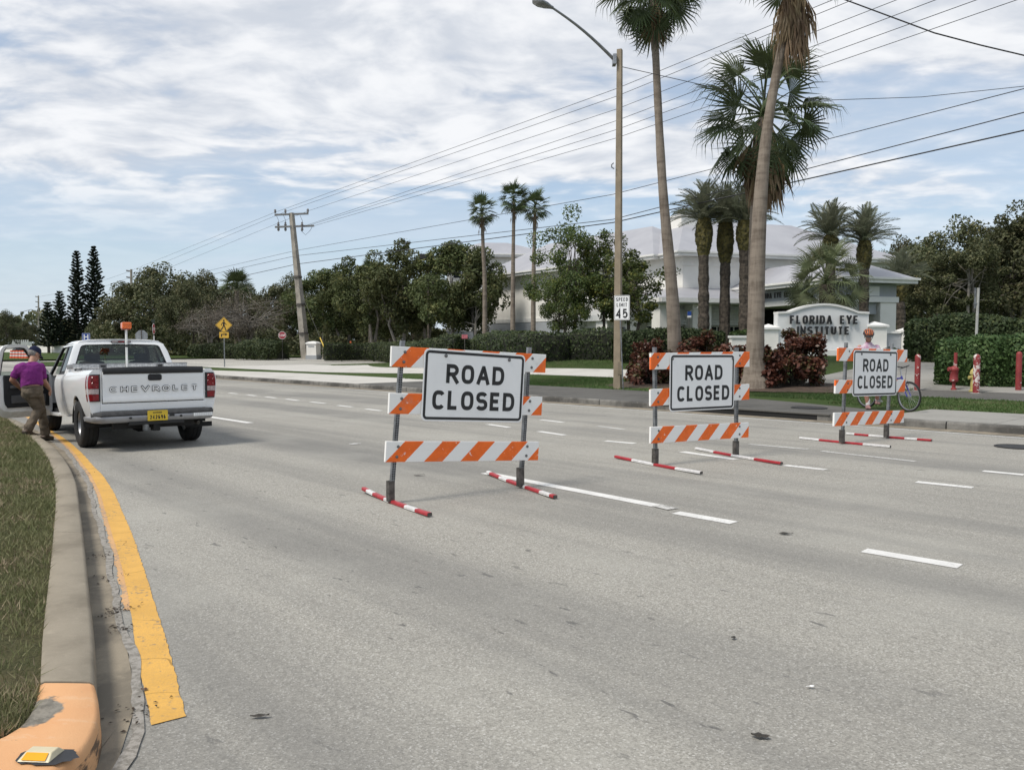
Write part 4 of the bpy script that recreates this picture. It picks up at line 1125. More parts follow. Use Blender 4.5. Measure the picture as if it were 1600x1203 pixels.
def broadleaf(seed, h, r, base, n, leaf, nl=7, tr=.16, lean=.1, clumps=46, flat=.9, cs=.26, gaps=.0, multi=1, twiggy=0):
    """returns (trunk MB, crown points, normals): trunk with limbs running out to leaf clumps"""
    rnd = random.Random(seed); rng = np.random.default_rng(seed)
    mb = MB(); cc = Vector((0, 0, base+(h-base)*.5)); hz = (h-base)/2
    centres = []; tries = 0
    while len(centres) < clumps and tries < 4000:
        tries += 1
        u = Vector((rnd.gauss(0, 1), rnd.gauss(0, 1), rnd.gauss(0, 1))).normalized()
        rr = rnd.uniform(.35, 1.0)**.5*(1+.16*math.sin(3*math.atan2(u.y, u.x)+seed)+.12*math.sin(5*u.z*3+seed*2))
        w_ = r*(1-.30*max(0, u.z)*abs(u.z))
        p = cc+Vector((u.x*w_*rr, u.y*w_*rr, u.z*hz*rr*flat))
        if p.z < base*.9: continue
        centres.append(p)
    fork = base+.15*(h-base)
    stems = []
    for k in range(multi):
        a = rnd.uniform(0, 6.28); b_ = Vector((math.cos(a)*.12*(multi > 1), math.sin(a)*.12*(multi > 1), 0))
        t = Vector((rnd.gauss(0, lean)*h*.2+b_.x*5, rnd.gauss(0, lean)*h*.2+b_.y*5, fork*rnd.uniform(.85, 1.1)))
        t2 = t.lerp(cc, .8)+Vector((rnd.gauss(0, .15), rnd.gauss(0, .15), hz*.3))
        mid_ = b_.lerp(t, .5)+Vector((rnd.gauss(0, .05), rnd.gauss(0, .05), 0))
        mb.tube([b_-Vector((0, 0, .3)), b_+Vector((0, 0, .12)), mid_, t, t2], [tr*1.45, tr*1.1, tr*.95, tr*.8, tr*.3], 8); stems.append((b_, mid_, t, t2))
    limbs = []
    for p in rnd.sample(centres, min(nl*multi, len(centres))):
        st = rnd.choice(stems); f = rnd.uniform(.0, .8); a = st[2].lerp(st[3], f)
        m_ = a.lerp(p, .5)+Vector((rnd.gauss(0, .18), rnd.gauss(0, .18), rnd.uniform(.05, .45)))
        mb.tube([a, m_, p], [tr*.42*(1-f*.4), tr*.28, tr*.10], 5); limbs.append((a, m_, p))
    for p in centres:
        if rnd.random() < .6+.4*twiggy:
            q = rnd.choice(limbs); a = q[1].lerp(q[2], rnd.uniform(0, .9))
            if (a-p).length < r*1.1:
                m_ = a.lerp(p, .55)+Vector((0, 0, rnd.uniform(0, .2))); mb.tube([a, m_, p], [tr*.16, tr*.1, tr*.04], 4)
                for _ in range(twiggy):
                    e = p+Vector((rnd.gauss(0, .7), rnd.gauss(0, .7), rnd.gauss(.1, .5))); mb.tube([m_, (m_+e)/2+Vector((0, 0, .1)), e], [tr*.09, tr*.06, tr*.02], 3)
    C_ = np.array([tuple(c) for c in centres]); k = rng.integers(0, len(C_), n)
    crad = r*cs*rng.uniform(.7, 1.3, len(C_))
    U = unit(rng.normal(0, 1, (n, 3))); rad = crad[k]*rng.uniform(.25, 1.0, n)**.5
    Pn = C_[k]+U*rad[:, None]*np.array([1, 1, .78]); Nn = U*.6+np.array([0, 0, .7])+unit(C_[k]-np.array(tuple(cc)))*.4
    return mb, Pn, Nn
class TreeKind:
    def __init__(s, nm, mat, bark, leaf, seed, aspect=.55, **kw):
        mb, P_, N_ = broadleaf(seed, leaf=leaf, **kw)
        s.h = kw['h']; s.trunk = mb.data('trunk', bark, smooth=True, fix=False); s.crown = leaf_cloud('crown', P_, N_, leaf, mat, seed+100, aspect)
KIND = {}
def tree(kind, loc, h, label, rz=None, wide=1.0, group=None, name='broadleaf_tree', cat='tree'):
    K = KIND[kind]; rt = root(name, label, cat, tuple(loc), rz if rz is not None else random.uniform(0, 6.28), group)
    k = h/K.h
    inst(K.trunk, 'trunk', rt, sc=(k*wide, k*wide, k)); inst(K.crown, 'crown', rt, sc=(k*wide, k*wide, k))
    return rt
KIND['oak1'] = TreeKind('oak', M_OAK, M_BARK, .30, 11, h=10, r=5.4, base=1.5, n=15000, tr=.22, clumps=54, cs=.25, nl=9)
KIND['oak2'] = TreeKind('oak', M_OAK, M_BARK, .30, 12, h=10, r=5.0, base=1.2, n=15000, tr=.22, clumps=66, cs=.22, nl=9)
KIND['st1'] = TreeKind('street', M_TREE, M_BARKPALE, .25, 21, h=9, r=2.9, base=2.1, n=13500, tr=.14, clumps=60, cs=.27, nl=8, multi=2)
KIND['st2'] = TreeKind('street', M_TREE, M_BARKPALE, .25, 22, h=9, r=3.1, base=1.9, n=13500, tr=.15, clumps=56, cs=.27, nl=8)
KIND['st3'] = TreeKind('street', M_TREE, M_BARKPALE, .25, 23, h=9, r=2.7, base=2.2, n=12500, tr=.14, clumps=50, cs=.29, nl=8, multi=2)
KIND['cl1'] = TreeKind('clinic', M_TREE2, M_BARK, .19, 31, h=9, r=3.3, base=1.7, n=12500, tr=.13, clumps=70, cs=.23, nl=10, multi=3)
KIND['cl2'] = TreeKind('clinic', M_TREE2, M_BARK, .19, 33, h=7, r=2.5, base=1.9, n=6500, tr=.11, clumps=46, cs=.22, nl=9, multi=2)
KIND['bare'] = TreeKind('bare', M_TWIG, M_BARKPALE, .16, 41, h=8, r=5.2, base=1.8, n=5200, tr=.20, clumps=64, cs=.20, nl=14, multi=3, twiggy=3)
KIND['slim'] = TreeKind('slim', M_OAK, M_BARKPALE, .26, 51, h=12, r=3.0, base=3.6, n=9000, tr=.16, clumps=50, cs=.26, nl=10, multi=2, lean=.3)

def place_tree(kind, px, top, Y, label, wide=1.0, group=None, **kw):
    b_ = AT(px, 540, Y); z = Z(b_.x, b_.y); t = AT(px, top, Y).z
    return tree(kind, (b_.x, b_.y, z), (t-z)*1.04, label, wide=wide, group=group, **kw)
GL_ = 'dark oaks behind the ped crossing sign'
for kind, px, top, Y, wd, lab in (
    ('oak1', 262, 419, 118, 1.0, 'broad dark oak, tallest of the mass right of the tall pines'),
    ('oak2', 222, 436, 124, .9, 'dark oak between the tall pines and the half hidden pole'),
    ('oak1', 322, 430, 122, .8, 'dark oak behind the bare grey tree'),
    ('oak2', 180, 470, 140, .8, 'dark oak under the tall pines, left of the amber beacon'),
    ('oak1', 300, 446, 104, .8, 'lower dark oak just left of the yellow crossing sign'),
    ('oak2', 425, 448, 128, .75, 'dark oak just left of the leaning power pole'),
    ('oak1', 372, 441, 130, .75, 'dark oak behind the bushy palm top'),
    ('oak2', 460, 432, 122, .7, 'dark oak straight behind the leaning power pole'),
    ('oak2', 10, 487, 190, .7, 'dark oak at the left edge beyond the white wall'),
    ('oak1', 46, 503, 215, .7, 'low dark oak beyond the far street lamp pole'),
    ('oak1', 108, 497, 170, .7, 'dark oak behind the two small pines'),
    ('oak2', -30, 480, 200, .8, 'dark oak cut by the left edge of the picture'),
    ('oak2', 150, 500, 165, .75, 'low dark oak directly behind the blue hospital sign')):
    place_tree(kind, px, top, Y, lab, wd, GL_)
place_tree('bare', 385, 456, 101, 'wide bare grey tree with hanging twigs beside the crossing sign', 1.15)
place_tree('bare', 330, 474, 98, 'smaller bare twiggy tree left of the crossing sign', .95)
GS_ = 'street trees along the hedge'
for kind, px, top, Y, wd, lab in (
    ('st2', 506, 418, 102, 1.0, 'street tree just right of the leaning power pole'),
    ('st1', 543, 409, 100, 1.0, 'street tree behind the yellow guarded guy wire'),
    ('st3', 583, 400, 88, 1.0, 'street tree with a pale fan palm top showing, over the nearest barricade left end'),
    ('st1', 628, 384, 84, 1.0, 'tallest street tree of the row, left of the parking lot lamp'),
    ('st2', 612, 420, 96, 1.1, 'street tree filling the gap behind the tallest of the row'),
    ('st3', 665, 420, 90, 1.1, 'street tree behind the parking lot lamp'),
    ('st2', 706, 374, 76, .95, 'dense street tree right of the parking lot lamp'),
    ('st1', 744, 394, 74, .8, 'street tree in front of the first of the three slender palms'),
    ('oak2', 520, 440, 118, .8, 'dark oak filling behind the street trees'),
    ('oak1', 575, 436, 118, .8, 'dark oak behind the middle of the street tree row'),
    ('oak2', 645, 446, 112, .7, 'dark oak far behind the parking lot lamp')):
    place_tree(kind, px, top, Y, lab, wd, GS_ if kind[:2] == 'st' else GL_)
place_tree('cl1', 890, 348, 52, 'loose green tree before the clinic wall, left of the street light', .86)
place_tree('cl1', 878, 424, 50, 'low green tree with yellowish leaves at the foot of the clinic wall', .8)
place_tree('cl2', 985, 392, 50, 'green tree directly behind the street light, right side', 1.15)
place_tree('cl2', 948, 362, 53, 'sparse narrow tree directly behind the street light, left side', .75)
GR_ = 'trees right of the clinic'
for kind, px, top, Y, wd, lab in (
    ('oak1', 1490, 352, 78, .8, 'large dark tree right of the clinic with a pale trunk below'),
    ('oak2', 1440, 385, 88, .8, 'dark tree behind the grey date palm'),
    ('oak1', 1405, 380, 98, .6, 'dark tree peeping over the clinic roof corner'),
    ('oak2', 1545, 376, 84, .8, 'dark tree below the small palm on the right'),
    ('oak1', 1622, 338, 70, .9, 'tall dark tree cut by the right edge'),
    ('slim', 1592, 318, 72, 1.0, 'slim tree rising highest at the right edge'),
    ('slim', 1466, 395, 70, 1.2, 'slim tree with a crooked pale trunk beside the clinic wing'),
    ('slim', 1512, 372, 66, 1.1, 'slim tree with a forked pale trunk behind the white post'),
    ('oak2', 1580, 420, 92, .8, 'low dark tree deep in the right hand wood'),
    ('oak1', 1520, 430, 100, .8, 'low dark tree deep behind the white post')):
    place_tree(kind, px, top, Y, lab, wd, GR_)
# undergrowth closes the wood below its crowns
def undergrowth(name, label, x0, x1, Y, ztop, n, size, mat, seed, dep=10):
    rng = np.random.default_rng(seed); xs = rng.uniform(x0, x1, n); f = rng.random(n)
    a = AT(0, 540, Y); P_ = np.zeros((n, 3))
    yy = Y+rng.uniform(0, dep, n); P_[:, 0] = (xs-800)/F_PX*yy; P_[:, 1] = yy
    P_[:, 2] = np.array([Z(*q) for q in zip(P_[:, 0], P_[:, 1])])+f*ztop*(.75+.25*np.sin(xs*.07+seed)+.15*np.sin(xs*.19))
    o = link(bpy.data.objects.new(name, leaf_cloud(name, P_, np.tile([0, -.3, .6], (n, 1)), size, mat, seed)))
    return tag(o, label, 'undergrowth', kind='stuff')
undergrowth('undergrowth', 'dark undergrowth beneath the left hand oaks', 120, 520, 110, 4.6, 12000, .5, M_OAK, 3, 16)
undergrowth('undergrowth', 'dark undergrowth beneath the street trees', 505, 770, 97, 3.6, 9000, .42, M_OAK, 4)
undergrowth('undergrowth', 'dark undergrowth in the right hand wood', 1415, 1660, 80, 3.6, 9000, .45, M_OAK, 5)
# the wood on the skyline
rng = np.random.default_rng(77); n = 30000
ang = rng.uniform(R(-44), R(44), n); rr = rng.uniform(300, 380, n); hh = rng.random(n)**.8*(10+3*np.sin(ang*31)+2*np.sin(ang*83))
o = link(bpy.data.objects.new('distant_wood', leaf_cloud('distant_wood', np.stack([np.sin(ang)*rr, np.cos(ang)*rr, hh], 1), np.tile([0, -.4, .6], (n, 1)), 2.2, M_OAK, 6)))
tag(o, 'far dark wood closing the horizon', 'wood', kind='stuff')

# norfolk pines
def norfolk(loc, h, r, label, seed, group):
    rnd = random.Random(seed); rng = np.random.default_rng(seed)
    rt = root('norfolk_pine', label, 'pine tree', tuple(loc), rnd.uniform(0, 6), group); mb = MB()
    mb.tube([(0, 0, -.3), (0, 0, h*.5), (0, 0, h)], [.28, .17, .03], 7); Ps = []; Ns = []
    nt = int(h/.62)
    for t in range(nt):
        z = h*.14+(h*.86)*t/nt; f = (z-h*.14)/(h*.86); ln = r*(1-f)**.75*(.85+.15*math.sin(t*2.1))+.25
        nb = 7 if ln > 1 else 5; off = rnd.uniform(0, 1)
        for k in range(nb):
            a = 6.283*(k+off)/nb+rnd.gauss(0, .1); l_ = ln*rnd.uniform(.8, 1.1); rise = .16+.42*f
            p = [Vector((math.cos(a)*l_*q, math.sin(a)*l_*q, z+l_*(rise*q+.10*q*q-.12*math.sin(3*q)*(1-f)))) for q in (0, .35, .7, 1)]
            mb.tube(p, [.045, .035, .025, .012], 3)
            m_ = int(14*l_)+6; q = rng.random(m_)**.8
            for u in q:
                i = min(2, int(u*3)); c_ = p[i].lerp(p[i+1], u*3-i if u < 1 else 1)
                for s_ in (-1, 1):
                    w_ = .30*(.5+.5*math.sin(math.pi*min(1, u+.12)))
                    Ps.append((c_.x-math.sin(a)*s_*w_*.5*rnd.random(), c_.y+math.cos(a)*s_*w_*.5*rnd.random(), c_.z+rnd.uniform(0, .10))); Ns.append((0, 0, 1))
    mb.build('trunk', M_BARK, rt, fix=False)
    link(bpy.data.objects.new('crown', leaf_cloud('crown', np.array(Ps), np.array(Ns, float), .50, M_PINE, seed, .5, .55)), rt)
    return rt
for px, top, Y, r_, lab, sd_i in ((123, 391, 152, 2.5, 'tall norfolk pine, left of the tall pair', 1), (150, 384, 154, 2.9, 'tallest norfolk pine, right of the tall pair', 2),
                                  (95, 454, 150, 2.0, 'small norfolk pine next to the tall pair', 3), (76, 471, 148, 2.0, 'smallest norfolk pine beside the far street lamp pole', 4)):
    b_ = AT(px, 540, Y); t = AT(px, top, Y); norfolk((b_.x, b_.y, Z(b_.x, b_.y)), t.z-Z(b_.x, b_.y), r_, lab, sd_i, 'norfolk pines on the left')

# ------------------------------------------------------------------ palms
def fan_frond(seed, pet=1.0, blade=.95, nseg=22, droop=.35, arcd=210, wd=.06, mat=None, split=.45):
    """one costapalmate leaf along +x, with separate drooping segments"""
    rnd = random.Random(seed); mb = MB()
    pp = [Vector((pet*f, 0, .10*pet*math.sin(f*1.7)-.05*pet*f*f)) for f in (0, .35, .7, 1)]
    mb.tube(pp, [.03, .022, .018, .014], 4)
    c_ = pp[-1]; a0 = -arcd/2
    for k in range(nseg):
        a = R(a0+arcd*(k+.5)/nseg); l_ = blade*(.78+.22*math.cos(a*.8))*rnd.uniform(.9, 1.05); d = Vector((math.cos(a), math.sin(a), 0)); s_ = Vector((-d.y, d.x, 0))
        lift = .22*abs(math.sin(a)); hw = wd*.5
        r1 = l_*split; half = math.tan(R(arcd/nseg/2))*r1*1.02
        m1 = c_+d*r1+Vector((0, 0, lift*r1)); dr = droop*rnd.uniform(.5, 1.3)
        m2 = c_+d*(l_*.78)+Vector((0, 0, lift*l_*.6-dr*l_*.16)); m3 = c_+d*(l_*(1-.12*dr))+Vector((0, 0, lift*l_*.4-dr*l_*.55))
        fold = Vector((0, 0, -.018))
        mb.poly([c_, m1-s_*half+fold, m1]); mb.poly([c_, m1, m1+s_*half+fold])
        mb.poly([m1-s_*half+fold, m2-s_*hw*.45+fold*.5, m2, m1]); mb.poly([m1, m2, m2+s_*hw*.45+fold*.5, m1+s_*half+fold])
        mb.poly([m2-s_*hw*.45+fold*.5, m3, m2]); mb.poly([m2, m3, m2+s_*hw*.45+fold*.5])
    return mb.data('frond', mat, fix=False, merge=.0005)
def dead_frond(seed, ln=1.5, mat=None):
    """a withered leaf hanging straight down from the origin"""
    rnd = random.Random(seed); mb = MB(); pet = ln*.34
    mb.tube([(0, 0, 0), (.16, 0, -pet*.4), (.2, 0, -pet)], [.025, .02, .015], 4)
    c_ = Vector((.2, 0, -pet))
    for k in range(16):
        a = rnd.uniform(-.55, .55); b_ = rnd.uniform(-.25, .3); l_ = (ln-pet)*rnd.uniform(.6, 1.05); tw = rnd.uniform(-.6, .6)
        m1 = c_+Vector((b_*l_*.5, math.sin(a)*l_*.45, -l_*.5)); m2 = c_+Vector((b_*l_*.5+rnd.gauss(0, .05), math.sin(a)*l_*.55+rnd.gauss(0, .05), -l_))
        s_ = Vector((math.sin(tw), math.cos(tw), 0))*.035
        mb.poly([c_, m1-s_, m2, m1+s_])
    return mb.data('dead_frond', mat, fix=False)
def pinnate(seed, ln=2.6, nl=34, leaf=.5, mat=None, droop=.5):
    rnd = random.Random(seed); mb = MB(); pts = []
    for i in range(9):
        f = i/8; pts.append(Vector((ln*f*(1-.10*f), 0, ln*(.16*math.sin(f*2.4)-droop*.42*f*f))))
    mb.tube(pts, [.035-.028*i/8 for i in range(9)], 4)
    for k in range(nl):
        f = .14+.86*k/nl; i = min(7, int(f*8)); p = pts[i].lerp(pts[i+1], f*8-i); t = (pts[i+1]-pts[i]).normalized()
        l_ = leaf*(.35+.65*math.sin(math.pi*min(1, f*.9+.12)))*rnd.uniform(.85, 1.1)
        for s_ in (-1, 1):
            sidev = Vector((0, s_, 0)); d = (t*.75+sidev*.62+Vector((0, 0, .30*rnd.uniform(.3, 1.2)))).normalized(); nrm = t.cross(d).normalized()
            e = p+d*l_+Vector((0, 0, -.06*l_)); m_ = p+d*l_*.5; hw = Vector((0, 0, 1)).cross(d).normalized()*.022
            mb.poly([p, m_-hw, e, m_+hw])
    return mb.data('frond', mat, fix=False)
FAN = [fan_frond(i, 1.05, 1.0, 22, .45, 215, .055, M_FAN) for i in range(3)]
FAND = [fan_frond(40+i, 1.1, 1.0, 20, .95, 195, .055, M_FAN, .40) for i in range(3)]
FANFAR = [fan_frond(10+i, .75, .85, 13, .4, 200, .09, M_FAN) for i in range(2)]
SABAL = [fan_frond(20+i, 1.25, 1.05, 20, .95, 190, .05, M_FANSABAL, .36) for i in range(3)]
DEADF = [dead_frond(i, 1.7, M_DEAD) for i in range(3)]
DATE = [pinnate(i, 2.5, 34, .46, M_DATE, .55) for i in range(3)]

def trunk_mb(pts, rs, n=12, rings=0, seed=0):
    P_ = [Vector(p) for p in pts]; r_ = []; Q = []
    rnd = random.Random(seed); m = 30
    for i in range(m+1):
        f = i/m*(len(P_)-1); k = min(len(P_)-2, int(f)); u = f-k
        p0 = P_[max(0, k-1)]; p1 = P_[k]; p2 = P_[k+1]; p3 = P_[min(len(P_)-1, k+2)]
        Q.append(.5*((2*p1)+(p2-p0)*u+(2*p0-5*p1+4*p2-p3)*u*u+(3*p1-p0-3*p2+p3)*u**3)); r_.append((rs[k]*(1-u)+rs[k+1]*u)*(1+rings*rnd.uniform(-1, 1)))
    mb = MB(); mb.tube(Q, r_, n); return mb
def fan_palm(label, base, path, rs, crown, fronds, nf, size, dead=0, daz=None, dsize=1.0, seed=0, group=None, name='fan_palm', el=(-48, 80), trunkmat=None, dz=.5, skirt=2.0, roll=.35):
    rnd = random.Random(seed); rt = root(name, label, 'palm tree', tuple(base), 0, group)
    loc = [Vector(p)-Vector(base) for p in path]
    trunk_mb(loc, rs, 12, .03, seed).build('trunk', trunkmat or M_PALMTRUNK, rt, smooth=True)
    c_ = Vector(crown)-Vector(base)
    for k in range(nf):
        f = (k+.5)/nf; e = R(el[1]+(el[0]-el[1])*f**.8)+rnd.gauss(0, .09); a = k*2.39996+rnd.gauss(0, .15)
        inst(fronds[k % len(fronds)], 'frond', rt, c_+Vector((0, 0, .15-.35*f)), (rnd.gauss(0, roll), -e, a), size*rnd.uniform(.88, 1.1))
    for k in range(dead):
        a = k*2.39996 if daz is None else daz[0]+(daz[1]-daz[0])*((k*.618) % 1); f = k/max(1, dead-1)
        inst(DEADF[k % 3], 'dead_frond', rt, c_+Vector((math.cos(a)*.12, math.sin(a)*.12, -.1-dz*skirt*f)), (rnd.gauss(0, .10), rnd.gauss(.05, .10), a), dsize*rnd.uniform(.8, 1.15))
    return rt
# the two near ones that run out of the top of the picture
DA = 31.0; b_ = AT(1056, 560, DA); b_ = ZP(b_)
fan_palm('tall leaning fan palm whose grey trunk stands right of the street light', b_, [b_+Vector((0, 0, -.2)), AT(1051, 470, DA), AT(1036, 300, DA), AT(1027, 140, DA), AT(1021, 0, DA)], [.30, .24, .168, .14, .125],
         AT(1018, -28, DA), FAND, 46, 1.12, 12, (-1.2, .5), 1.1, 1, el=(-80, 80), skirt=1.2)
DB = 27.6; b_ = ZP(hit(1181, 609))
DB = b_.y
fan_palm('tall fan palm with a thick straw skirt, trunk flared beside the middle barricade', b_, [b_+Vector((0, 0, -.3)), b_+Vector((0, 0, .25)), AT(1180, 545, DB), AT(1187, 330, DB), AT(1202, 180, DB), AT(1232, 20, DB), AT(1238, -30, DB)], [.66, .50, .30, .225, .165, .125, .11],
         AT(1240, -45, DB), FAN, 22, 1.0, 60, None, 1.02, 2, el=(-15, 80), dz=.75, skirt=1.6)
DC = 34.0; b_ = ZP(AT(1178, 560, DC))
fan_palm('shaggy fan palm with drooping dead fronds behind the skirted palm', b_, [b_+Vector((0, 0, -.2)), AT(1178, 400, DC), AT(1184, 260, DC), AT(1192, 185, DC)], [.26, .22, .20, .18],
         AT(1193, 178, DC), FAND, 42, 1.58, 64, None, 1.55, 3, roll=.55, el=(-78, 85), dz=.75, skirt=1.7)
for px, cy, Y, tx, lab in ((753, 330, 66, 757, 'slender far palm, first of three left of the clinic'), (803, 310, 65, 801, 'slender far palm, tallest of three left of the clinic'), (836, 323, 64, 833, 'slender far palm nearest the clinic roof')):
    b_ = ZP(AT(tx, 520, Y))
    fan_palm(lab, b_, [b_+Vector((0, 0, -.2)), AT(tx+.5, 450, Y), AT((tx+px)/2, 390, Y), AT(px, cy+6, Y)], [.22, .17, .14, .12], AT(px, cy, Y), FANFAR, 34, .95, 5, None, .6, px, 'slender palms before the clinic', el=(-55, 80))
b_ = ZP(AT(1293, 520, 46))
fan_palm('short bushy sabal palm right behind the clinic name wall', b_, [b_+Vector((0, 0, -.2)), AT(1292, 480, 46), AT(1291, 445, 46)], [.40, .42, .36], AT(1291, 440, 46), SABAL, 62, 1.08, 18, None, 1.0, 8, el=(-70, 84), roll=.9, name='sabal_palm', trunkmat=M_DATETRUNK)
b_ = ZP(AT(1567, 520, 80))
fan_palm('small fan palm standing above the right hand trees', b_, [b_, AT(1568, 440, 80), AT(1567, 378, 80)], [.2, .18, .15], AT(1567, 374, 80), FANFAR, 20, 1.1, 0, None, 1, 9, el=(-30, 75))
b_ = ZP(AT(370, 540, 112))
fan_palm('bushy palm top rising behind the bare tree', b_, [b_, AT(370, 500, 112), AT(370, 452, 112)], [.3, .3, .28], AT(370, 450, 112), FANFAR, 26, 1.75, 0, None, 1, 10, el=(-20, 80))
b_ = ZP(AT(1062, 520, 88))
b_ = ZP(AT(578, 540, 90))
fan_palm('pale palm top showing among the street trees', b_, [b_, AT(579, 480, 90), AT(579, 428, 90)], [.2, .2, .18], AT(579, 424, 90), FANFAR, 20, 1.0, 0, None, 1, 12, el=(-25, 80))

def date_palm(label, px, tx, cy, Y, ln, boss, group, seed, nf=52, basepy=520):
    rnd = random.Random(seed); b_ = ZP(AT(tx, basepy, Y)); rt = root('date_palm', label, 'palm tree', tuple(b_), 0, group)
    c_ = AT(px, cy, Y)-b_; k = Y/F_PX; hb = boss*k
    mb = trunk_mb([Vector((0, 0, -.2)), Vector((c_.x*.5, 0, (c_.z-hb)*.5)), Vector((c_.x, 0, c_.z-hb*.95))], [.36, .30, .29], 10, .09, seed); mb.build('trunk', M_DATETRUNK, rt)
    mb = MB(); secs = []
    for i in range(11):
        f = i/10; z = c_.z-hb+hb*f; r_ = .26+.20*math.sin(math.pi*min(1, f*.86+.02))
        secs.append([(c_.x+r_*math.cos(6.283*q/14)*(1+.14*rnd.uniform(-1, 1)), r_*math.sin(6.283*q/14)*(1+.14*rnd.uniform(-1, 1)), z+rnd.uniform(-.04, .04)) for q in range(14)])
    mb.loft(secs, closed=True, cap=True)
    for i in range(220):
        f = rnd.random(); a = rnd.uniform(0, 6.283); z = c_.z-hb+hb*f; r_ = .26+.20*math.sin(math.pi*min(1, f*.86+.02)); d = Vector((math.cos(a), math.sin(a), 0)); p = Vector((c_.x, 0, z))+d*r_*.95; s_ = Vector((-d.y, d.x, 0))*.06
        mb.poly([p-s_, p+s_, p+d*.11+Vector((0, 0, .14))])
    mb.build('boss', M_BOSS, rt, fix=False)
    for i in range(nf):
        f = (i+.5)/nf; e = R(86-84*f**.9)+rnd.gauss(0, .07); a = i*2.39996
        inst(DATE[i % 3], 'frond', rt, c_+Vector((0, 0, .1-.3*f)), (rnd.gauss(0, .5), -e, a), ln/2.5*rnd.uniform(.88, 1.08))
    return rt
GD = 'date palms before the clinic front'
date_palm('date palm left of the three before the clinic, with a yellowish boss', 1100, 1100, 342, 46, 2.35, 58, GD, 1)
date_palm('date palm in the middle of the three, with a dark trunk', 1134, 1132, 344, 46.5, 2.2, 66, GD, 2)
date_palm('date palm right of the three, half hidden by the skirted palm trunk', 1164, 1164, 345, 45.5, 2.2, 48, GD, 3)
GD2 = 'date palms right of the clinic porch'
date_palm('date palm with upswept fronds behind the sabal', 1298, 1296, 368, 50, 2.3, 26, GD2, 4)
date_palm('date palm with a long yellowish boss right of the sabal', 1351, 1350, 376, 50, 2.35, 44, GD2, 5)
date_palm('dim grey date palm beside the low clinic wing', 1408, 1410, 432, 58, 2.3, 40, GD2, 6)

# ------------------------------------------------------------------ hedges and bushes
def hedge(name, label, path, wd, ht, n, leaf, mat, seed, group=None, round_=.25, wob=.06, cat='hedge', base=None):
    """path: list of (x, y); a clipped hedge with a twig core under a skin of leaves"""
    rnd = random.Random(seed); rng = np.random.default_rng(seed)
    P_ = [Vector((p[0], p[1], 0)) for p in path]; P_ = resample(P_, .8) if len(P_) > 1 else P_
    c0 = P_[0]; rt = root(name, label, cat, (c0.x, c0.y, Z(c0.x, c0.y)), 0, group); zb = Z(c0.x, c0.y)
    prof = []
    for (u, v) in ((-1, 0), (-1.02, .3), (-1, .62), (-1+round_*.35, .86), (-1+round_, .97), (-.4, 1.0), (.4, 1.0), (1-round_, .97), (1-round_*.35, .86), (1, .62), (1.02, .3), (1, 0)): prof.append((u, v))
    secs = []; m = len(P_)
    for i, p in enumerate(P_):
        t = (P_[min(i+1, m-1)]-P_[max(0, i-1)]).normalized(); nr_ = Vector((-t.y, t.x, 0)); z0 = Z(p.x, p.y)-zb
        e = min(1.0, .55+.45*min(i, m-1-i)/1.5) if round_ > .1 else 1
        hh = ht*(1+wob*math.sin(i*.9+seed)+rnd.uniform(-wob, wob)*.4)*(.88+.12*e); ww = wd/2*e
        secs.append([p-c0+nr_*(u*ww*(1+rnd.uniform(-wob, wob)*.5))+Vector((0, 0, z0-.05+v*hh)) for u, v in prof])
    S = np.array([[tuple(q) for q in s_] for s_ in secs])
    mb = MB(); ctr = S.mean(axis=1, keepdims=True); core = S.copy(); core[:, :, :2] = ctr[:, :, :2]+(S[:, :, :2]-ctr[:, :, :2])*.88; core[:, :, 2] = S[:, :, 2]*1.0; core[:, 3:9, 2] -= .10
    mb.loft([[tuple(v) for v in s_] for s_ in core], cap=False); 
    mb.poly([tuple(v) for v in core[0]]); mb.poly([tuple(v) for v in core[-1]])
    mb.build('twig_core', M_HEDGECORE, rt, smooth=True)
    # leaves over the skin, sides and ends
    ns, npf = S.shape[:2]; A = []; W_ = []
    for i in range(ns-1):
        for j in range(npf-1):
            a_ = np.linalg.norm(np.cross(S[i+1, j]-S[i, j], S[i, j+1]-S[i, j])); W_.append(a_); A.append((i, j))
    W_ = np.array(W_); A = np.array(A); ends = 2*wd*ht*.9; ne_ = int(n*ends/(W_.sum()+ends)); nm = n-ne_
    k = rng.choice(len(A), nm, p=W_/W_.sum()); i, j = A[k, 0], A[k, 1]; u = rng.random((nm, 1)); v = rng.random((nm, 1))
    q = S[i, j]*(1-u)*(1-v)+S[i+1, j]*u*(1-v)+S[i, j+1]*(1-u)*v+S[i+1, j+1]*u*v
    cc = ctr[i, 0]; nn = q-cc; nn = unit(nn); q = q+nn*rng.normal(-.02, .055, (nm, 1))
    e_ = rng.integers(0, 2, ne_)*(ns-1); jj = rng.integers(0, npf-1, ne_); u = rng.random((ne_, 1)); v = np.sqrt(rng.random((ne_, 1)))
    ec = ctr[e_, 0].copy(); pe = ec*(1-v)+(S[e_, jj]*(1-u)+S[e_, jj+1]*u)*v
    tdir = unit(ctr[-1]-ctr[0]) if ns > 1 else np.array([[1, 0, 0]]); sg = np.where(e_ > 0, 1, -1)[:, None]*tdir
    pe = pe+sg*rng.uniform(0, .12, (ne_, 1))
    PP = np.concatenate([q, pe]); NNn = np.concatenate([nn, sg])
    link(bpy.data.objects.new('foliage', leaf_cloud('foliage', PP, NNn, leaf, mat, seed, .6, .55)), rt)
    return rt
def gp(*pts): return [tuple(hit(px, py))[:2] for px, py in pts]
def backset(path, k):
    """shift a ground line away from the camera by half the hedge's depth"""
    r_ = []
    for x, y in path:
        l = math.hypot(x, y); r_.append((x*(l+k)/l, y*(l+k)/l))
    return r_
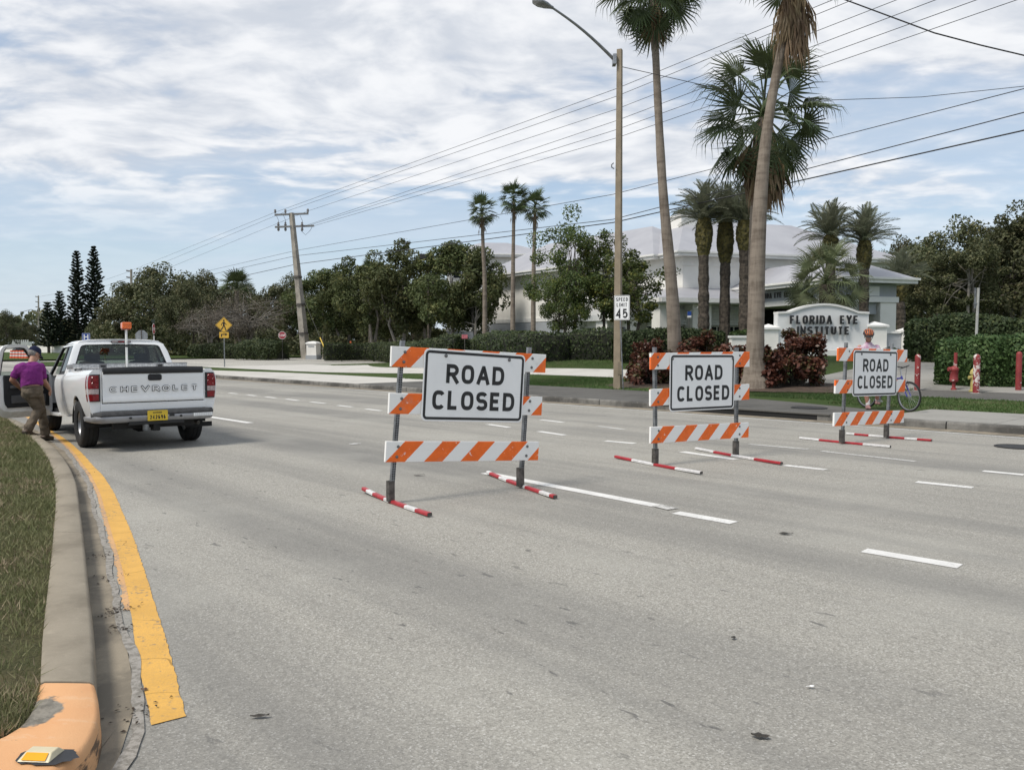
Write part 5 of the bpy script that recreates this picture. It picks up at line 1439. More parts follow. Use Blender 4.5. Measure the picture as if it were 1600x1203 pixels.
hedge('hedge', 'long clipped dark hedge behind the lawn, left of the street light', backset(gp((508, 563), (600, 563), (720, 562)), .9), 1.8, 1.7, 15000, .17, M_HEDGE, 1)
hedge('hedge', 'long clipped dark hedge behind the lawn, running past the street light', backset(gp((700, 561), (800, 562), (900, 563), (985, 563)), .9), 1.8, 1.62, 16000, .15, M_HEDGE, 2)
hedge('hedge', 'clipped hedge behind the leaning palm trunk', backset([tuple(AT(960, 560, 41.5))[:2], tuple(AT(1128, 560, 40.5))[:2]], .6), 1.6, 1.55, 9000, .14, M_HEDGE, 12)
hedge('hedge', 'clipped hedge left of the stop sign, by the crossing sign', backset([tuple(G(305, 560))[:2], tuple(G(388, 561))[:2]], .9), 3.4, 1.6, 6500, .24, M_HEDGE, 3)
hedge('hedge', 'rounded clipped hedge under the stop sign', backset([tuple(G(378, 562))[:2], tuple(G(440, 563))[:2]], .9), 3.2, 2.0, 6500, .24, M_HEDGE, 4, round_=.6)
hedge('hedge', 'bright green clipped hedge behind the red bollards', backset([tuple(hit(1472, 604))[:2], tuple(hit(1640, 608))[:2]], .95), 1.9, 1.55, 17000, .12, M_HEDGE2, 5, round_=.3, wob=.03)
hedge('hedge', 'dark hedge behind the bright one, around the white post', backset([tuple(AT(1432, 550, 34))[:2], tuple(AT(1620, 545, 31))[:2]], .9), 1.8, 1.75, 13000, .14, M_HEDGE, 6, wob=.10)
hedge('hedge', 'small hedge clump beside the clinic name wall', [tuple(AT(1422, 550, 36.5))[:2], tuple(AT(1446, 550, 36))[:2]], 1.5, 1.6, 3500, .14, M_HEDGE, 7, wob=.12)
hedge('hedge', 'clipped green hedge by the skirted palm at the left end of the name wall', backset([tuple(AT(1145, 530, 44))[:2], tuple(AT(1192, 530, 44))[:2]], .5), 1.2, 1.35, 3500, .14, M_HEDGE2, 13)
def bush(label, px, py, w_px, top, mat, seed, n=5200, leaf=.16, group=None, name='red_bush', cat='bush', dep=1.0):
    p = hit(px, py); k = p.y/F_PX; rx = w_px*k/2; h = AT(px, top, p.y).z-p.z
    rnd = random.Random(seed); rng = np.random.default_rng(seed); cy_ = p.y+rx*dep
    rt = root(name, label, cat, (p.x*cy_/p.y, cy_, Z(p.x*cy_/p.y, cy_)), 0, group); mb = MB(); tips = []
    rx *= cy_/p.y; h *= cy_/p.y*.98
    for i in range(60):
        u = Vector((rnd.gauss(0, 1), rnd.gauss(0, 1), abs(rnd.gauss(0, 1)))).normalized()
        f = rnd.uniform(.55, 1)*(1+.12*math.sin(3*math.atan2(u.y, u.x)+seed))
        t = Vector((u.x*rx*f*.95, u.y*rx*f*dep*.95, .12*h+u.z*h*.86*f)); tips.append(t)
        a = Vector((rnd.gauss(0, .14), rnd.gauss(0, .14), 0)); mb.tube([a, a.lerp(t, .5)+Vector((0, 0, -.08*h)), t], [.028, .018, .006], 4)
    mb.build('stem', M_BARK, rt, fix=False)
    C_ = np.array([tuple(t) for t in tips]); kk = rng.integers(0, len(C_), n); U = unit(rng.normal(0, 1, (n, 3)))
    P_ = C_[kk]+U*(rx*.24*rng.random((n, 1))**.5); P_[:, 2] = np.maximum(P_[:, 2], .06)
    link(bpy.data.objects.new('foliage', leaf_cloud('foliage', P_, unit(P_)*.8+np.array([0, 0, .5]), leaf, mat, seed, .55, .6)), rt)
    return rt
GB = 'dark red bushes along the mulch bed'
bush('dark red bush between the street light and the middle barricade', 1016, 605, 84, 530, M_RED, 1, group=GB)
bush('tall dark red bush behind the middle barricade sign', 1092, 604, 104, 522, M_RED, 2, 6500, group=GB, dep=.8)
bush('low dark red bush peeping over the right end of the middle barricade', 1150, 606, 66, 536, M_RED, 4, 3500, group=GB, dep=.9)
bush('large round dark red bush right of the skirted palm', 1243, 610, 104, 519, M_RED, 3, 7500, group=GB)
bush('greener red bush at the foot of the skirted palm', 1203, 611, 52, 545, M_RED, 5, 2600, group=GB)
bush('small green plant at the right foot of the name wall', 1388, 561, 52, 546, M_HEDGE2, 6, 1600, .12, name='low_shrub', cat='shrub', dep=.6)
bush('leafy shrub growing by the slender palms', 790, 523, 44, 508, M_TREE2, 7, 1500, .2, name='low_shrub', cat='shrub', dep=.6) if False else None

# leaf crumbs gathered in the gutter
rng = np.random.default_rng(31); Pd = []
for c_, n_, sp_ in ((G(184, 957), 60, .05), (G(188, 985), 30, .04), (G(150, 872), 25, .05), (G(120, 742), 25, .10), (G(196, 1120), 25, .06), (G(172, 905), 20, .06)):
    Pd.append(np.array([[c_.x, c_.y, .013]])+rng.normal(0, 1, (n_, 3))*np.array([sp_, sp_*1.3, .003]))
Pd = np.concatenate(Pd); Pd[:, 2] = np.maximum(Pd[:, 2], .009)
o = link(bpy.data.objects.new('leaf_litter', leaf_cloud('leaf_litter', Pd, np.tile([0, 0, 1.0], (len(Pd), 1)), .022, plain('damp leaf litter', (.06, .042, .028), rough=.9, var=.3, scale=50), 8, .5, .25)))
tag(o, 'dark damp leaf crumbs gathered in the median gutter', 'leaf litter', kind='stuff')
# ------------------------------------------------------------------ the clinic
M_WALL = plain('white stucco', (.82, .80, .75), rough=.85, var=.04, scale=.8, bump=.15, bscale=30)
M_WALLGREY = plain('grey stucco', (.36, .38, .40), rough=.85, var=.06, scale=.8, bump=.15, bscale=30)
M_WALLPALE = plain('pale grey stucco', (.72, .725, .72), rough=.85, var=.04, scale=.8)
M_TRIM = plain('white trim', (.78, .77, .74), rough=.6, var=.04, scale=2)
M_GLASSDK = plain('dark glazing', (.018, .022, .026), rough=.08, var=.1, spec=.6)
M_SHUTTER = plain('white louvre', (.70, .70, .68), rough=.6, var=.05)
def roof_mat():
    m, n, b = new_mat('pale metal roof'); co = obj_co(n)
    s = n.add('ShaderNodeSeparateXYZ'); n.link(co, s.inputs[0])
    c = n.mix(n.ramp(n.noise(co, .35, 4, .6), .3, .7), (.33, .33, .355), (.40, .40, .42))
    n.link(c, b.inputs['Base Color']); b.inputs['Roughness'].default_value = .45; b.inputs['Metallic'].default_value = .15
    return m
M_ROOF = roof_mat()
A18 = R(18)
CO = Vector((12.3, 60.0, 0)); ZB = .7
bl = root('clinic_building', 'white two storey clinic with pale metal hip roofs behind the name wall', 'building', tuple(CO), A18)
def bx(name, mat, x0, x1, y0, y1, z0, z1, parent=bl, bev=0.0, rz=0.0, loc=(0, 0, 0)):
    mb = MB(); mb.box(x0, x1, y0, y1, z0, z1); o = mb.build(name, mat, parent, bevel=bev, seg=1)
    o.location = loc; o.rotation_euler = (0, 0, rz); return o
def hip(name, x0, x1, y0, y1, z, rise, rx0, rx1, along='x', over=.9, parent=bl, rz=0.0, loc=(0, 0, 0), fascia=.34):
    """hip roof with raised seams, fascia and soffit; ridge from rx0 to rx1"""
    X0, X1, Y0, Y1 = x0-over, x1+over, y0-over, y1+over; mb = MB()
    if along == 'x': r0, r1 = (rx0, (y0+y1)/2, z+rise), (rx1, (y0+y1)/2, z+rise)
    else: r0, r1 = ((x0+x1)/2, rx0, z+rise), ((x0+x1)/2, rx1, z+rise)
    c_ = [(X0, Y0, z), (X1, Y0, z), (X1, Y1, z), (X0, Y1, z)]
    if along == 'x': planes = [(c_[0], c_[1], r1, r0), (c_[2], c_[3], r0, r1), (c_[3], c_[0], r0), (c_[1], c_[2], r1)]
    else: planes = [(c_[0], c_[1], r0), (c_[2], c_[3], r1), (c_[3], c_[0], r0, r1), (c_[1], c_[2], r1, r0)]
    for p in planes: mb.poly(p)
    ro = mb.build(name, M_ROOF, parent, fix=False); ro.location = loc; ro.rotation_euler = (0, 0, rz)
    fb = MB(); t = .05
    fb.box(X0, X1, Y0-t, Y0, z-fascia, z+.02); fb.box(X0, X1, Y1, Y1+t, z-fascia, z+.02); fb.box(X0-t, X0, Y0-t, Y1+t, z-fascia, z+.021); fb.box(X1, X1+t, Y0-t, Y1+t, z-fascia, z+.021)
    fb.box(X0, X1, Y0, Y1, z-fascia+.04, z-fascia+.10)
    f_ = fb.build('fascia', M_TRIM, ro)
    gb = MB(); g = .10
    gb.box(X0-.15, X1+.15, Y0-.17, Y0-.055, z-.13, z+.0); gb.box(X0-.17, X0-.055, Y0-.05, Y1+.05, z-.13, z+.001); gb.box(X1+.055, X1+.17, Y0-.05, Y1+.05, z-.13, z+.001)
    gb.build('gutter', M_TRIM, ro)
    return ro
def window(x, z0, z1, wd, y, parent=bl, rz=0.0, loc=(0, 0, 0), cols=2, rows=2, facing='y-'):
    """a real recess: frame proud of the wall, panes behind mullions"""
    fr = MB(); t = .07
    def B(mb, u0, u1, v0, v1, w0, w1):
        if facing == 'y-': mb.box(u0, u1, y-w1, y-w0, v0, v1)
        else: mb.box(y-w1, y-w0, u0, u1, v0, v1)
    B(fr, x-wd/2, x+wd/2, z0, z0+t, .01, .09); B(fr, x-wd/2, x+wd/2, z1-t, z1, .01, .09)
    B(fr, x-wd/2, x-wd/2+t, z0+t, z1-t, .01, .09); B(fr, x+wd/2-t, x+wd/2, z0+t, z1-t, .01, .09)
    for c in range(1, cols): u = x-wd/2+wd*c/cols; B(fr, u-.03, u+.03, z0+t, z1-t, .012, .075)
    for r_ in range(1, rows): v = z0+(z1-z0)*r_/rows; B(fr, x-wd/2+t, x+wd/2-t, v-.03, v+.03, .014, .07)
    f = fr.build('window', M_TRIM, parent); f.location = loc; f.rotation_euler = (0, 0, rz)
    for c in range(cols):
        for r_ in range(rows):
            pn = MB(); B(pn, x-wd/2+wd*c/cols+.03, x-wd/2+wd*(c+1)/cols-.03, z0+(z1-z0)*r_/rows+.03, z0+(z1-z0)*(r_+1)/rows-.03, .016, .03)
            pn.build('pane', M_GLASSDK, f)
    return f
# main block
EZ = 8.3
bx('wall', M_WALL, 0, 18.3, 0, 11, ZB, EZ)
hip('roof', 0, 18.3, 0, 11, EZ, 3.2, 3.2, 13.2)
bx('frieze', M_TRIM, -.06, 18.36, -.06, 11.06, EZ-.95, EZ-.32)
bx('plant_box', M_WALL, 2.3, 4.3, 4.4, 6.4, EZ+1.8, EZ+3.35, bev=.03); bx('plant_box_cap', M_TRIM, 2.2, 4.4, 4.3, 6.5, EZ+3.35, EZ+3.5)
# wing receding to the left
W18 = R(15.7)
bx('wing_wall', M_WALL, .02, 9, .02, 27, ZB, EZ-.02, rz=W18)
hip('wing_roof', 0, 9, 3, 27, EZ-.02, 3.15, 8, 22.5, 'y', .9, rz=W18)
bx('base_band', M_WALLGREY, -.05, .015, 14.2, 27.06, ZB, 3.7, rz=W18); bx('belt_course', M_TRIM, -.09, .015, 14.1, 27.1, 3.7, 4.05, rz=W18)
for i, yy in enumerate((2.6, 6.2, 9.8)):
    window(yy, 1.0, 3.1, 2.6, .0, rz=W18, facing='x', cols=3, rows=1)
for yy in (.6, 4.4, 8.0, 11.7):
    bx('pier', M_WALL, -.9, 0.0, yy-.7, yy+.7, ZB, 3.55, rz=W18, bev=.02)
bx('canopy_band', M_TRIM, -1.1, .0, -.1, 12.6, 3.55, 4.0, rz=W18)
# tall block at the back left
A3 = Vector((-7.2, 92, 0)); LB = Matrix.Rotation(-A18, 4, 'Z') @ (A3-CO)
def b3(name, mat, *a, **k): return bx(name, mat, *a, loc=LB, rz=R(4)-A18, **k)
b3('back_wall', M_WALL, 0, 11.2, 0, 10, ZB, 11.6)
hip('back_roof', 0, 11.2, 0, 10, 11.6, 1.9, 4, 7, loc=LB, rz=R(4)-A18)
b3('back_frieze', M_TRIM, -.08, 11.28, -.08, 0, 10.5, 11.0)
b3('back_base_band', M_WALLGREY, -.06, 11.26, -.06, 0.0, ZB, 3.1); b3('back_belt_course', M_TRIM, -.1, 11.3, -.1, 0.0, 3.1, 3.4)
for x in (1.6, 4.4, 7.2, 9.6): window(x, 8.9, 10.1, 1.9, 0.0, loc=LB, rz=R(4)-A18, cols=2, rows=1); window(x, 4.6, 7.6, 1.5, 0.0, loc=LB, rz=R(4)-A18, cols=2, rows=3)
# ground floor projecting in front, left of the porch
bx('ground_floor_wall', M_WALLPALE, -2.2, 4.3, -1.0, -.02, ZB, 4.45)
bx('arcade_roof_edge', M_TRIM, -3.3, 4.6, -3.0, -2.9, 4.55, 4.85)
mb = MB(); mb.loft([[(-3.3, -3.0, 4.85), (4.6, -3.0, 4.85)], [(-.2, -.02, 5.75), (4.6, -.02, 5.75)]]); mb.poly([(-3.3, -3.0, 4.85), (-.2, -.02, 5.75), (-1.2, 5.5, 5.75), (-4.4, 5.5, 4.85)])
mb.build('arcade_roof', M_ROOF, bl, fix=False)
mb = MB(); mb.box(-3.2, 4.5, -2.88, -1.0, 4.48, 4.53); mb.build('arcade_soffit', M_WALLPALE, bl)
bx('arcade_roof_edge', M_TRIM, -3.42, -3.30, -2.9, 5.5, 4.55, 4.852)
for x in (-2.3, .25): bx('pier', M_WALL, x-.75, x+.75, -2.3, -1.1, ZB, 4.47, bev=.02)
for x in (-1.0, 2.2, 3.6): window(x, 1.0, 3.0, 1.25, -1.0, cols=2, rows=1)
for x in (-1.0, 2.0, 3.4):
    f = MB()
    for k in range(6): f.box(x-.62, x+.62, -1.42+.04*k-.03, -1.40+.04*k+.03, 3.05+.19*k, 3.05+.19*k+.15)
    f.build('sun_louvre', M_SHUTTER, bl)
mb = MB(); mb.tube([(-.35, -3.1, 4.6), (-.45, -2.9, 4.2), (-.8, -2.5, 3.95)], .05, 6); mb.build('downpipe', M_TRIM, bl, smooth=True)
# upper windows of the front
# porch: long side faces the road
PX0, PX1, PY0, PY1, PZ = 4.6, 8.7, -11.3, -.6, 5.75
hip('porch_roof', PX0, PX1, PY0, PY1+1.2, PZ, 1.5, PY0+2.5, PY1+.5, 'y', .75)
bx('porch_band', M_WALLGREY, PX0+.05, PX1-.05, PY0+.05, PY1, 4.62, PZ-.33)
bx('porch_beam', M_TRIM, PX0-.06, PX1+.06, PY0-.06, PY1, 4.28, 4.62)
bx('porch_band_panel', M_WALLPALE, PX0+.9, PX0+2.7, PY0-.01, PY0+.05, 4.66, PZ-.5)
for (x, y, w_) in ((PX0+.55, PY0+.65, .6), (PX1-.65, PY0+.65, .62), (PX0+.45, PY1-.9, .45)):
    bx('pillar', M_WALL, x-w_, x+w_, y-w_, y+w_, 1.75, 4.28, bev=.03); bx('pillar_base', M_WALLGREY, x-w_-.06, x+w_+.06, y-w_-.06, y+w_+.06, ZB, 1.75, bev=.02)
bx('porch_screen', M_WALL, PX0+.12, PX0+.30, PY0+1.3, PY0+3.6, 1.2, 4.27)
bx('porch_grey_panel', M_WALLGREY, PX0+1.2, PX1-1.35, PY0+.3, PY0+.5, 3.55, 4.27)
bx('entrance_glazing', M_GLASSDK, PX0-.6, PX1+.3, -.5, -.35, .9, 4.2)
for x in (PX0+.4, PX0+1.6, PX0+2.8): bx('door_frame', M_TRIM, x-.05, x+.05, -.56, -.5, .9, 4.2)
bx('porch_back_wall', M_WALLGREY, PX1-.3, PX1-.1, PY0+1.35, PY1, ZB, 4.27)
mb = MB(); rr_ = Matrix.Rotation(R(-90), 4, 'Z')
pl = lambda u, v, w_: (PX0+.02-w_, PY1-1.6-u, v)
text(mb, 'FLORIDA EYE INSTITUTE', 0, 4.86, .36, .075, pl, width=5.6, gap=.09, depth=-.03); mb.build('porch_lettering', M_BLACK, bl, fix=False)
# low wing right of the porch
bx('side_wing_wall', M_WALL, 9.0, 14.0, -2.6, -.02, ZB, 4.6); hip('side_wing_roof', 9.0, 14.0, -2.6, 1.5, 4.75, 1.3, 10.5, 12.5, over=.7)
bx('pier', M_WALL, 12.9, 14.15, -3.0, -2.62, 2.0, 4.4, bev=.02); bx('pier_base', M_WALLGREY, 12.84, 14.2, -3.05, -2.62, ZB, 2.0)
window(11.0, 1.2, 3.4, 2.9, -2.6, cols=3, rows=1)
f = MB()
for k in range(6): f.box(9.5, 12.7, -2.95+.04*k, -2.9+.04*k, 3.3+.16*k, 3.43+.16*k)
f.build('sun_louvre', M_SHUTTER, bl)

# ------------------------------------------------------------------ the clinic's name wall
YS = 43.0; k_ = YS/F_PX
ps = AT(1286, 553, YS); zs = Z(ps.x, ps.y)
nw = root('name_wall', 'white arched name wall reading FLORIDA EYE INSTITUTE', 'sign wall', (ps.x, YS, 0), R(3))
def ux(px): return (px-1286)*k_
def vz(py): return AT(800, py, YS).z
pts = [(ux(1213), zs-.5), (ux(1358), zs-.5), (ux(1358), vz(490))]
for i in range(13):
    f = i/12; pts.append((ux(1340-108*f), vz(489)+.40*math.sin(math.pi*f)**.9))
pts.append((ux(1213), vz(490)))
mb = MB(); plate(mb, pts, 0, .55); mb.build('wall', M_WALLPALE, nw)
cp = MB()
prof_ = pts[2:]
for a, b_ in zip(prof_, prof_[1:]):
    cp.mesh([(a[0], -.07, a[1]-.02), (b_[0], -.07, b_[1]-.02), (b_[0], .62, b_[1]-.02), (a[0], .62, a[1]-.02), (a[0], -.07, a[1]+.09), (b_[0], -.07, b_[1]+.09), (b_[0], .62, b_[1]+.09), (a[0], .62, a[1]+.09)],
            [(3, 2, 1, 0), (4, 5, 6, 7), (0, 1, 5, 4), (1, 2, 6, 5), (2, 3, 7, 6), (3, 0, 4, 7)])
cp.build('coping', M_TRIM, nw)
def npier(x0, x1, top, mat=M_WALL, dy=(-.12, .75), cap=True, name='pier'):
    mb = MB(); mb.box(ux(x0), ux(x1), dy[0], dy[1], zs-.5, vz(top)); o = mb.build(name, mat, nw, bevel=.01, seg=1)
    if cap:
        mb = MB(); a, b_ = ux(x0)-.08, ux(x1)+.08; z_ = vz(top); c_ = ((a+b_)/2, (dy[0]+dy[1])/2, z_+.30)
        base_ = [(a, dy[0]-.08, z_+.10), (b_, dy[0]-.08, z_+.10), (b_, dy[1]+.08, z_+.10), (a, dy[1]+.08, z_+.10)]
        mb.box(a, b_, dy[0]-.08, dy[1]+.08, z_, z_+.10)
        for i in range(4): mb.poly([base_[i], base_[(i+1) % 4], c_])
        mb.build('pier_cap', M_TRIM, nw, fix=False)
npier(1190, 1213.5, 515); npier(1358.5, 1386, 511); npier(1412, 1434, 519, dy=(-.35, .5))
npier(1386.5, 1411.5, 521, M_WALLGREY, (.05, .35), False, 'low_panel'); npier(1386.5, 1411.5, 518, M_TRIM, (.0, .40), False, 'low_coping') if False else None
mb = MB(); mb.box(ux(1386.5), ux(1411.5), -.02, .42, vz(521), vz(517.5)); mb.build('coping', M_TRIM, nw)
mb = MB(); mb.box(ux(1141), ux(1189.5), .0, .45, zs-.5, vz(528)); mb.build('low_wall', M_WALL, nw)
mb = MB(); mb.box(ux(1139.5), ux(1189.8), -.06, .51, vz(528), vz(524.5)); mb.build('coping', M_TRIM, nw)
mb = MB(); mb.box(ux(1211), ux(1436), -.45, -.37, zs-.5, vz(547)); mb.box(ux(1211), ux(1436), -.37, -.13, zs-.5, vz(546)); mb.build('plinth', M_TRIM, nw)
mb = MB(); pl = lambda u, v, w_: (u, -.085-w_, v)
text(mb, 'FLORIDA EYE', ux(1285), vz(506.5), .44, .085, pl, width=3.58, gap=.10, center=True, depth=-.08, space=.75); text(mb, 'INSTITUTE', ux(1284), vz(523), .42, .085, pl, width=2.75, gap=.10, center=True, depth=-.08)
mb.build('lettering', M_BLACK, nw, fix=False)

# ------------------------------------------------------------------ monument, signs across the street
p = AT(490, 560, 93); zb = Z(p.x, p.y)
rt = root('entrance_pillar', 'white square entrance pillar with a cap, right of the leaning pole', 'pillar', (p.x, p.y, zb), R(-12))
mb = MB(); mb.box(-.58, .58, -.58, .58, -.3, 1.55); mb.build('shaft', M_WALL, rt)
mb = MB(); mb.loft([[(s1*w_, s2*w_, z) for s1, s2 in ((-1, -1), (1, -1), (1, 1), (-1, 1))] for w_, z in ((.66, 1.55), (.66, 1.68), (.40, 1.82), (.05, 1.88))], closed=True, cap=True); mb.build('cap', M_TRIM, rt)
mb = MB(); mb.box(-.66, .66, -.66, .66, -.3, .3); mb.build('base', M_WALLGREY, rt)
mb = MB(); mb.box(-.35, .35, -.60, -.585, 1.22, 1.36); mb.build('name_strip', M_WALLGREY, rt)
def arrow_man(mb, pl):
    def blob(cx, cy, r, n=10): mb.poly([pl(cx+r*math.cos(6.283*k/n), cy+r*math.sin(6.283*k/n), 0) for k in range(n)])
    blob(0.0, .225, .045)
    for p_, w_ in (([(0, .16), (.0, .02)], .09), ([(0, .02), (.05, -.12), (.09, -.25)], .05), ([(-.01, .02), (-.05, -.12), (-.13, -.24)], .05), ([(-.02, .15), (-.09, .07), (-.13, -.02)], .035), ([(.02, .15), (.08, .06), (.13, .01)], .035)):
        ribbon(mb, p_, w_, pl)
M_SIGNYEL = plain('yellow sign sheeting', (.78, .46, .06), rough=.4, var=.06)
pg = G(351, 577); YP = pg.y
rt = root('crossing_sign', 'yellow pedestrian crossing sign with a right turn arrow plate on a thin post', 'road sign', tuple(pg), R(16))
def zof(py, Y): return AT(800, py, Y).z
mb = MB(); mb.box(-.035, .035, -.03, .03, -.2, zof(497, YP)); mb.build('post', M_STEEL, rt)
zc = zof(508, YP); r_ = .55
mb = MB(); plate(mb, [(-r_, zc), (0, zc-r_), (r_, zc), (0, zc+r_)], -.045, -.035); sg = mb.build('sign_panel', M_SIGNYEL, rt)
mb = MB(); 
for i in range(4):
    a = [(-r_, zc), (0, zc-r_), (r_, zc), (0, zc+r_)]; q = [(.95*x, zc+.95*(z-zc)) for x, z in a]; q2 = [(.90*x, zc+.90*(z-zc)) for x, z in a]; j = (i+1) % 4
    mb.poly([(q[i][0], -.0465, q[i][1]), (q[j][0], -.0465, q[j][1]), (q2[j][0], -.0465, q2[j][1]), (q2[i][0], -.0465, q2[i][1])])
arrow_man(mb, lambda u, v, w_: (u*1.35, -.047, zc+v*1.35)); mb.build('pictogram', M_BLACK, sg, fix=False)
zp = zof(523.5, YP)
mb = MB(); plate(mb, rrect(-.30, .30, zp-.2, zp+.2, .03), -.045, -.035); sg = mb.build('arrow_plate', M_SIGNYEL, rt)
mb = MB(); ribbon(mb, [(-.16, -.13), (-.16, .04), (.10, .04)], .07, lambda u, v, w_: (u, -.047, zp+v)); mb.poly([(.08, -.047, zp+.13), (.24, -.047, zp+.04), (.08, -.047, zp-.05)]); mb.build('arrow', M_BLACK, sg, fix=False)
M_STOPRED = plain('stop sign red', (.36, .022, .035), rough=.4, var=.06)
def octo(r): return [(r*math.cos(R(22.5+45*k)), r*math.sin(R(22.5+45*k))) for k in range(8)]
def stop(px, py, Y, label, rz, front=True, pyb=None):
    b_ = AT(px, py, Y); z0 = Z(b_.x, b_.y); rt = root('stop_sign', label, 'road sign', (b_.x, b_.y, z0), rz); zc = b_.z-z0
    mb = MB(); mb.box(-.03, .03, -.02, .02, -.2, zc+.45); mb.build('post', M_STEEL_DK, rt)
    mb = MB(); plate(mb, [(x, zc+z) for x, z in octo(.42)], -.035, -.027); sg = mb.build('sign_panel', M_SIGNWHITE, rt)
    mb = MB(); plate(mb, [(x, zc+z) for x, z in octo(.385)], -.038, -.036); mb.build('red_face', M_STOPRED, sg)
    mb = MB(); plate(mb, [(x, zc+z) for x, z in octo(.42)], -.026, -.022); mb.build('back_face', M_ALU, sg)
    mb = MB(); text(mb, 'STOP', 0, zc-.125, .25, .042, lambda u, v, w_: (u, -.0395-w_, v), width=.60, gap=.035, center=True); mb.build('lettering', M_SIGNWHITE, sg, fix=False)
    return rt, zc
stop(441, 524, 88, 'red stop sign standing over the rounded hedge', R(12))
stop(221, 525, 57, 'grey back of a stop sign showing above the pickup cab', R(180+14))
rt, zc = stop(239.5, 514, 61, 'red stop sign seen nearly edge on above the pickup cab', R(100))
mb = MB(); mb.box(-.45, .45, -.01, .01, zc+.47, zc+.68); mb.build('street_name_blade', plain('dark green blade', (.03, .05, .04), var=.1), rt)
mb = MB(); mb.box(-.2, .2, -.034, -.028, zc-1.05, zc-.5); mb.build('lower_plate', M_SIGNWHITE, rt)
b_ = AT(134.5, 526.5, 70); 
rt = root('hospital_sign', 'blue hospital sign with a white H beyond the pickup', 'road sign', (b_.x, b_.y, 0), R(22))
mb = MB(); mb.box(-.035, .035, -.02, .02, -.2, b_.z); mb.build('post', M_STEEL, rt)
mb = MB(); plate(mb, rrect(-.31, .31, b_.z-.32, b_.z+.32, .04), -.035, -.025); sg = mb.build('sign_panel', plain('hospital blue', (.012, .06, .30), rough=.4, var=.06), rt)
mb = MB(); text(mb, 'H', 0, b_.z-.21, .42, .09, lambda u, v, w_: (u, -.037-w_, v), width=.36, center=True); ring(mb, -.29, .29, b_.z-.30, b_.z+.30, .03, .015, -.0365); mb.build('lettering', M_SIGNWHITE, sg, fix=False)
# parking lot lamp
b_ = ZP(AT(669, 530, 78)); t = AT(669, 406, 78)
rt = root('parking_lot_lamp', 'dark shoebox parking lot lamp on a tall pole among the street trees', 'lamp post', tuple(b_)); h = t.z-b_.z
M_DKMETAL = plain('dark bronze metal', (.022, .021, .02), rough=.5, var=.1)
mb = MB(); mb.box(-.09, .09, -.09, .09, -.2, h); mb.build('pole', M_BARK, rt)
mb = MB(); mb.box(-.72, .55, -.30, .30, h+.05, h+.52); mb.build('lamp_head', M_DKMETAL, rt, bevel=.03)
mb = MB(); mb.box(-.1, .1, -.5, .1, h-.6, h+.04); mb.build('bracket', M_DKMETAL, rt)
# little signs and posts
def small_sign(px, py, Y, name, label, wd, ht, mat, z_to=None, cat='sign', extra=None):
    b_ = AT(px, py, Y); z0 = Z(b_.x, b_.y); rt = root(name, label, cat, (b_.x, b_.y, z0)); zc = b_.z-z0
    mb = MB(); mb.box(-.02, .02, -.02, .02, -.1, zc+ht/2); mb.build('post', M_STEEL_DK, rt)
    mb = MB(); plate(mb, rrect(-wd/2, wd/2, zc-ht/2, zc+ht/2, .02), -.03, -.022); sg = mb.build('sign_panel', mat, rt)
    return rt, sg, zc
small_sign(726, 526, 49, 'yard_sign', 'small pink yard sign poking above the long hedge', .34, .24, plain('pink sign', (.62, .17, .20), var=.25, scale=8))
rt, sg, zc = small_sign(1077, 491.5, 54, 'parking_sign', 'small blue and white parking sign before the clinic piers', .26, .40, M_SIGNWHITE)
mb = MB(); plate(mb, rrect(-.13, .13, zc-.07, zc+.2, .02), -.034, -.031); mb.build('blue_panel', plain('parking blue', (.015, .07, .32), var=.06), sg)
b_ = AT(548, 562, 88); z0 = Z(b_.x, b_.y); rt = root('cable_marker', 'orange topped cable marker post before the long hedge', 'marker post', (b_.x, b_.y, z0))
zt = AT(548, 533, 88).z-z0; mb = MB(); mb.box(-.06, .06, -.02, .02, -.1, zt-.7); mb.build('post', M_BLACK, rt); mb = MB(); mb.box(-.08, .08, -.04, .04, zt-.7, zt); mb.build('orange_top', plain('orange plastic', (.60, .13, .04), var=.1), rt)
b_ = AT(1524, 548, 30.5); z0 = Z(b_.x, b_.y); rt = root('white_post', 'thin pale post with a fitting at the top, behind the bright hedge', 'post', (b_.x, b_.y, z0)); zt = AT(1526, 450, 30.5).z-z0
mb = MB(); mb.tube([(0, 0, -.1), (.05, 0, zt)], .048, 8); mb.build('pole', plain('pale grey plastic', (.45, .45, .42), var=.1), rt, smooth=True)
mb = MB(); mb.box(-.09, -.035, -.02, .02, zt-.75, zt); mb.build('conduit', M_STEEL, rt); mb = MB(); mb.box(-.1, .05, -.03, .03, zt-.6, zt-.54); mb.build('strap', M_STEEL, rt)

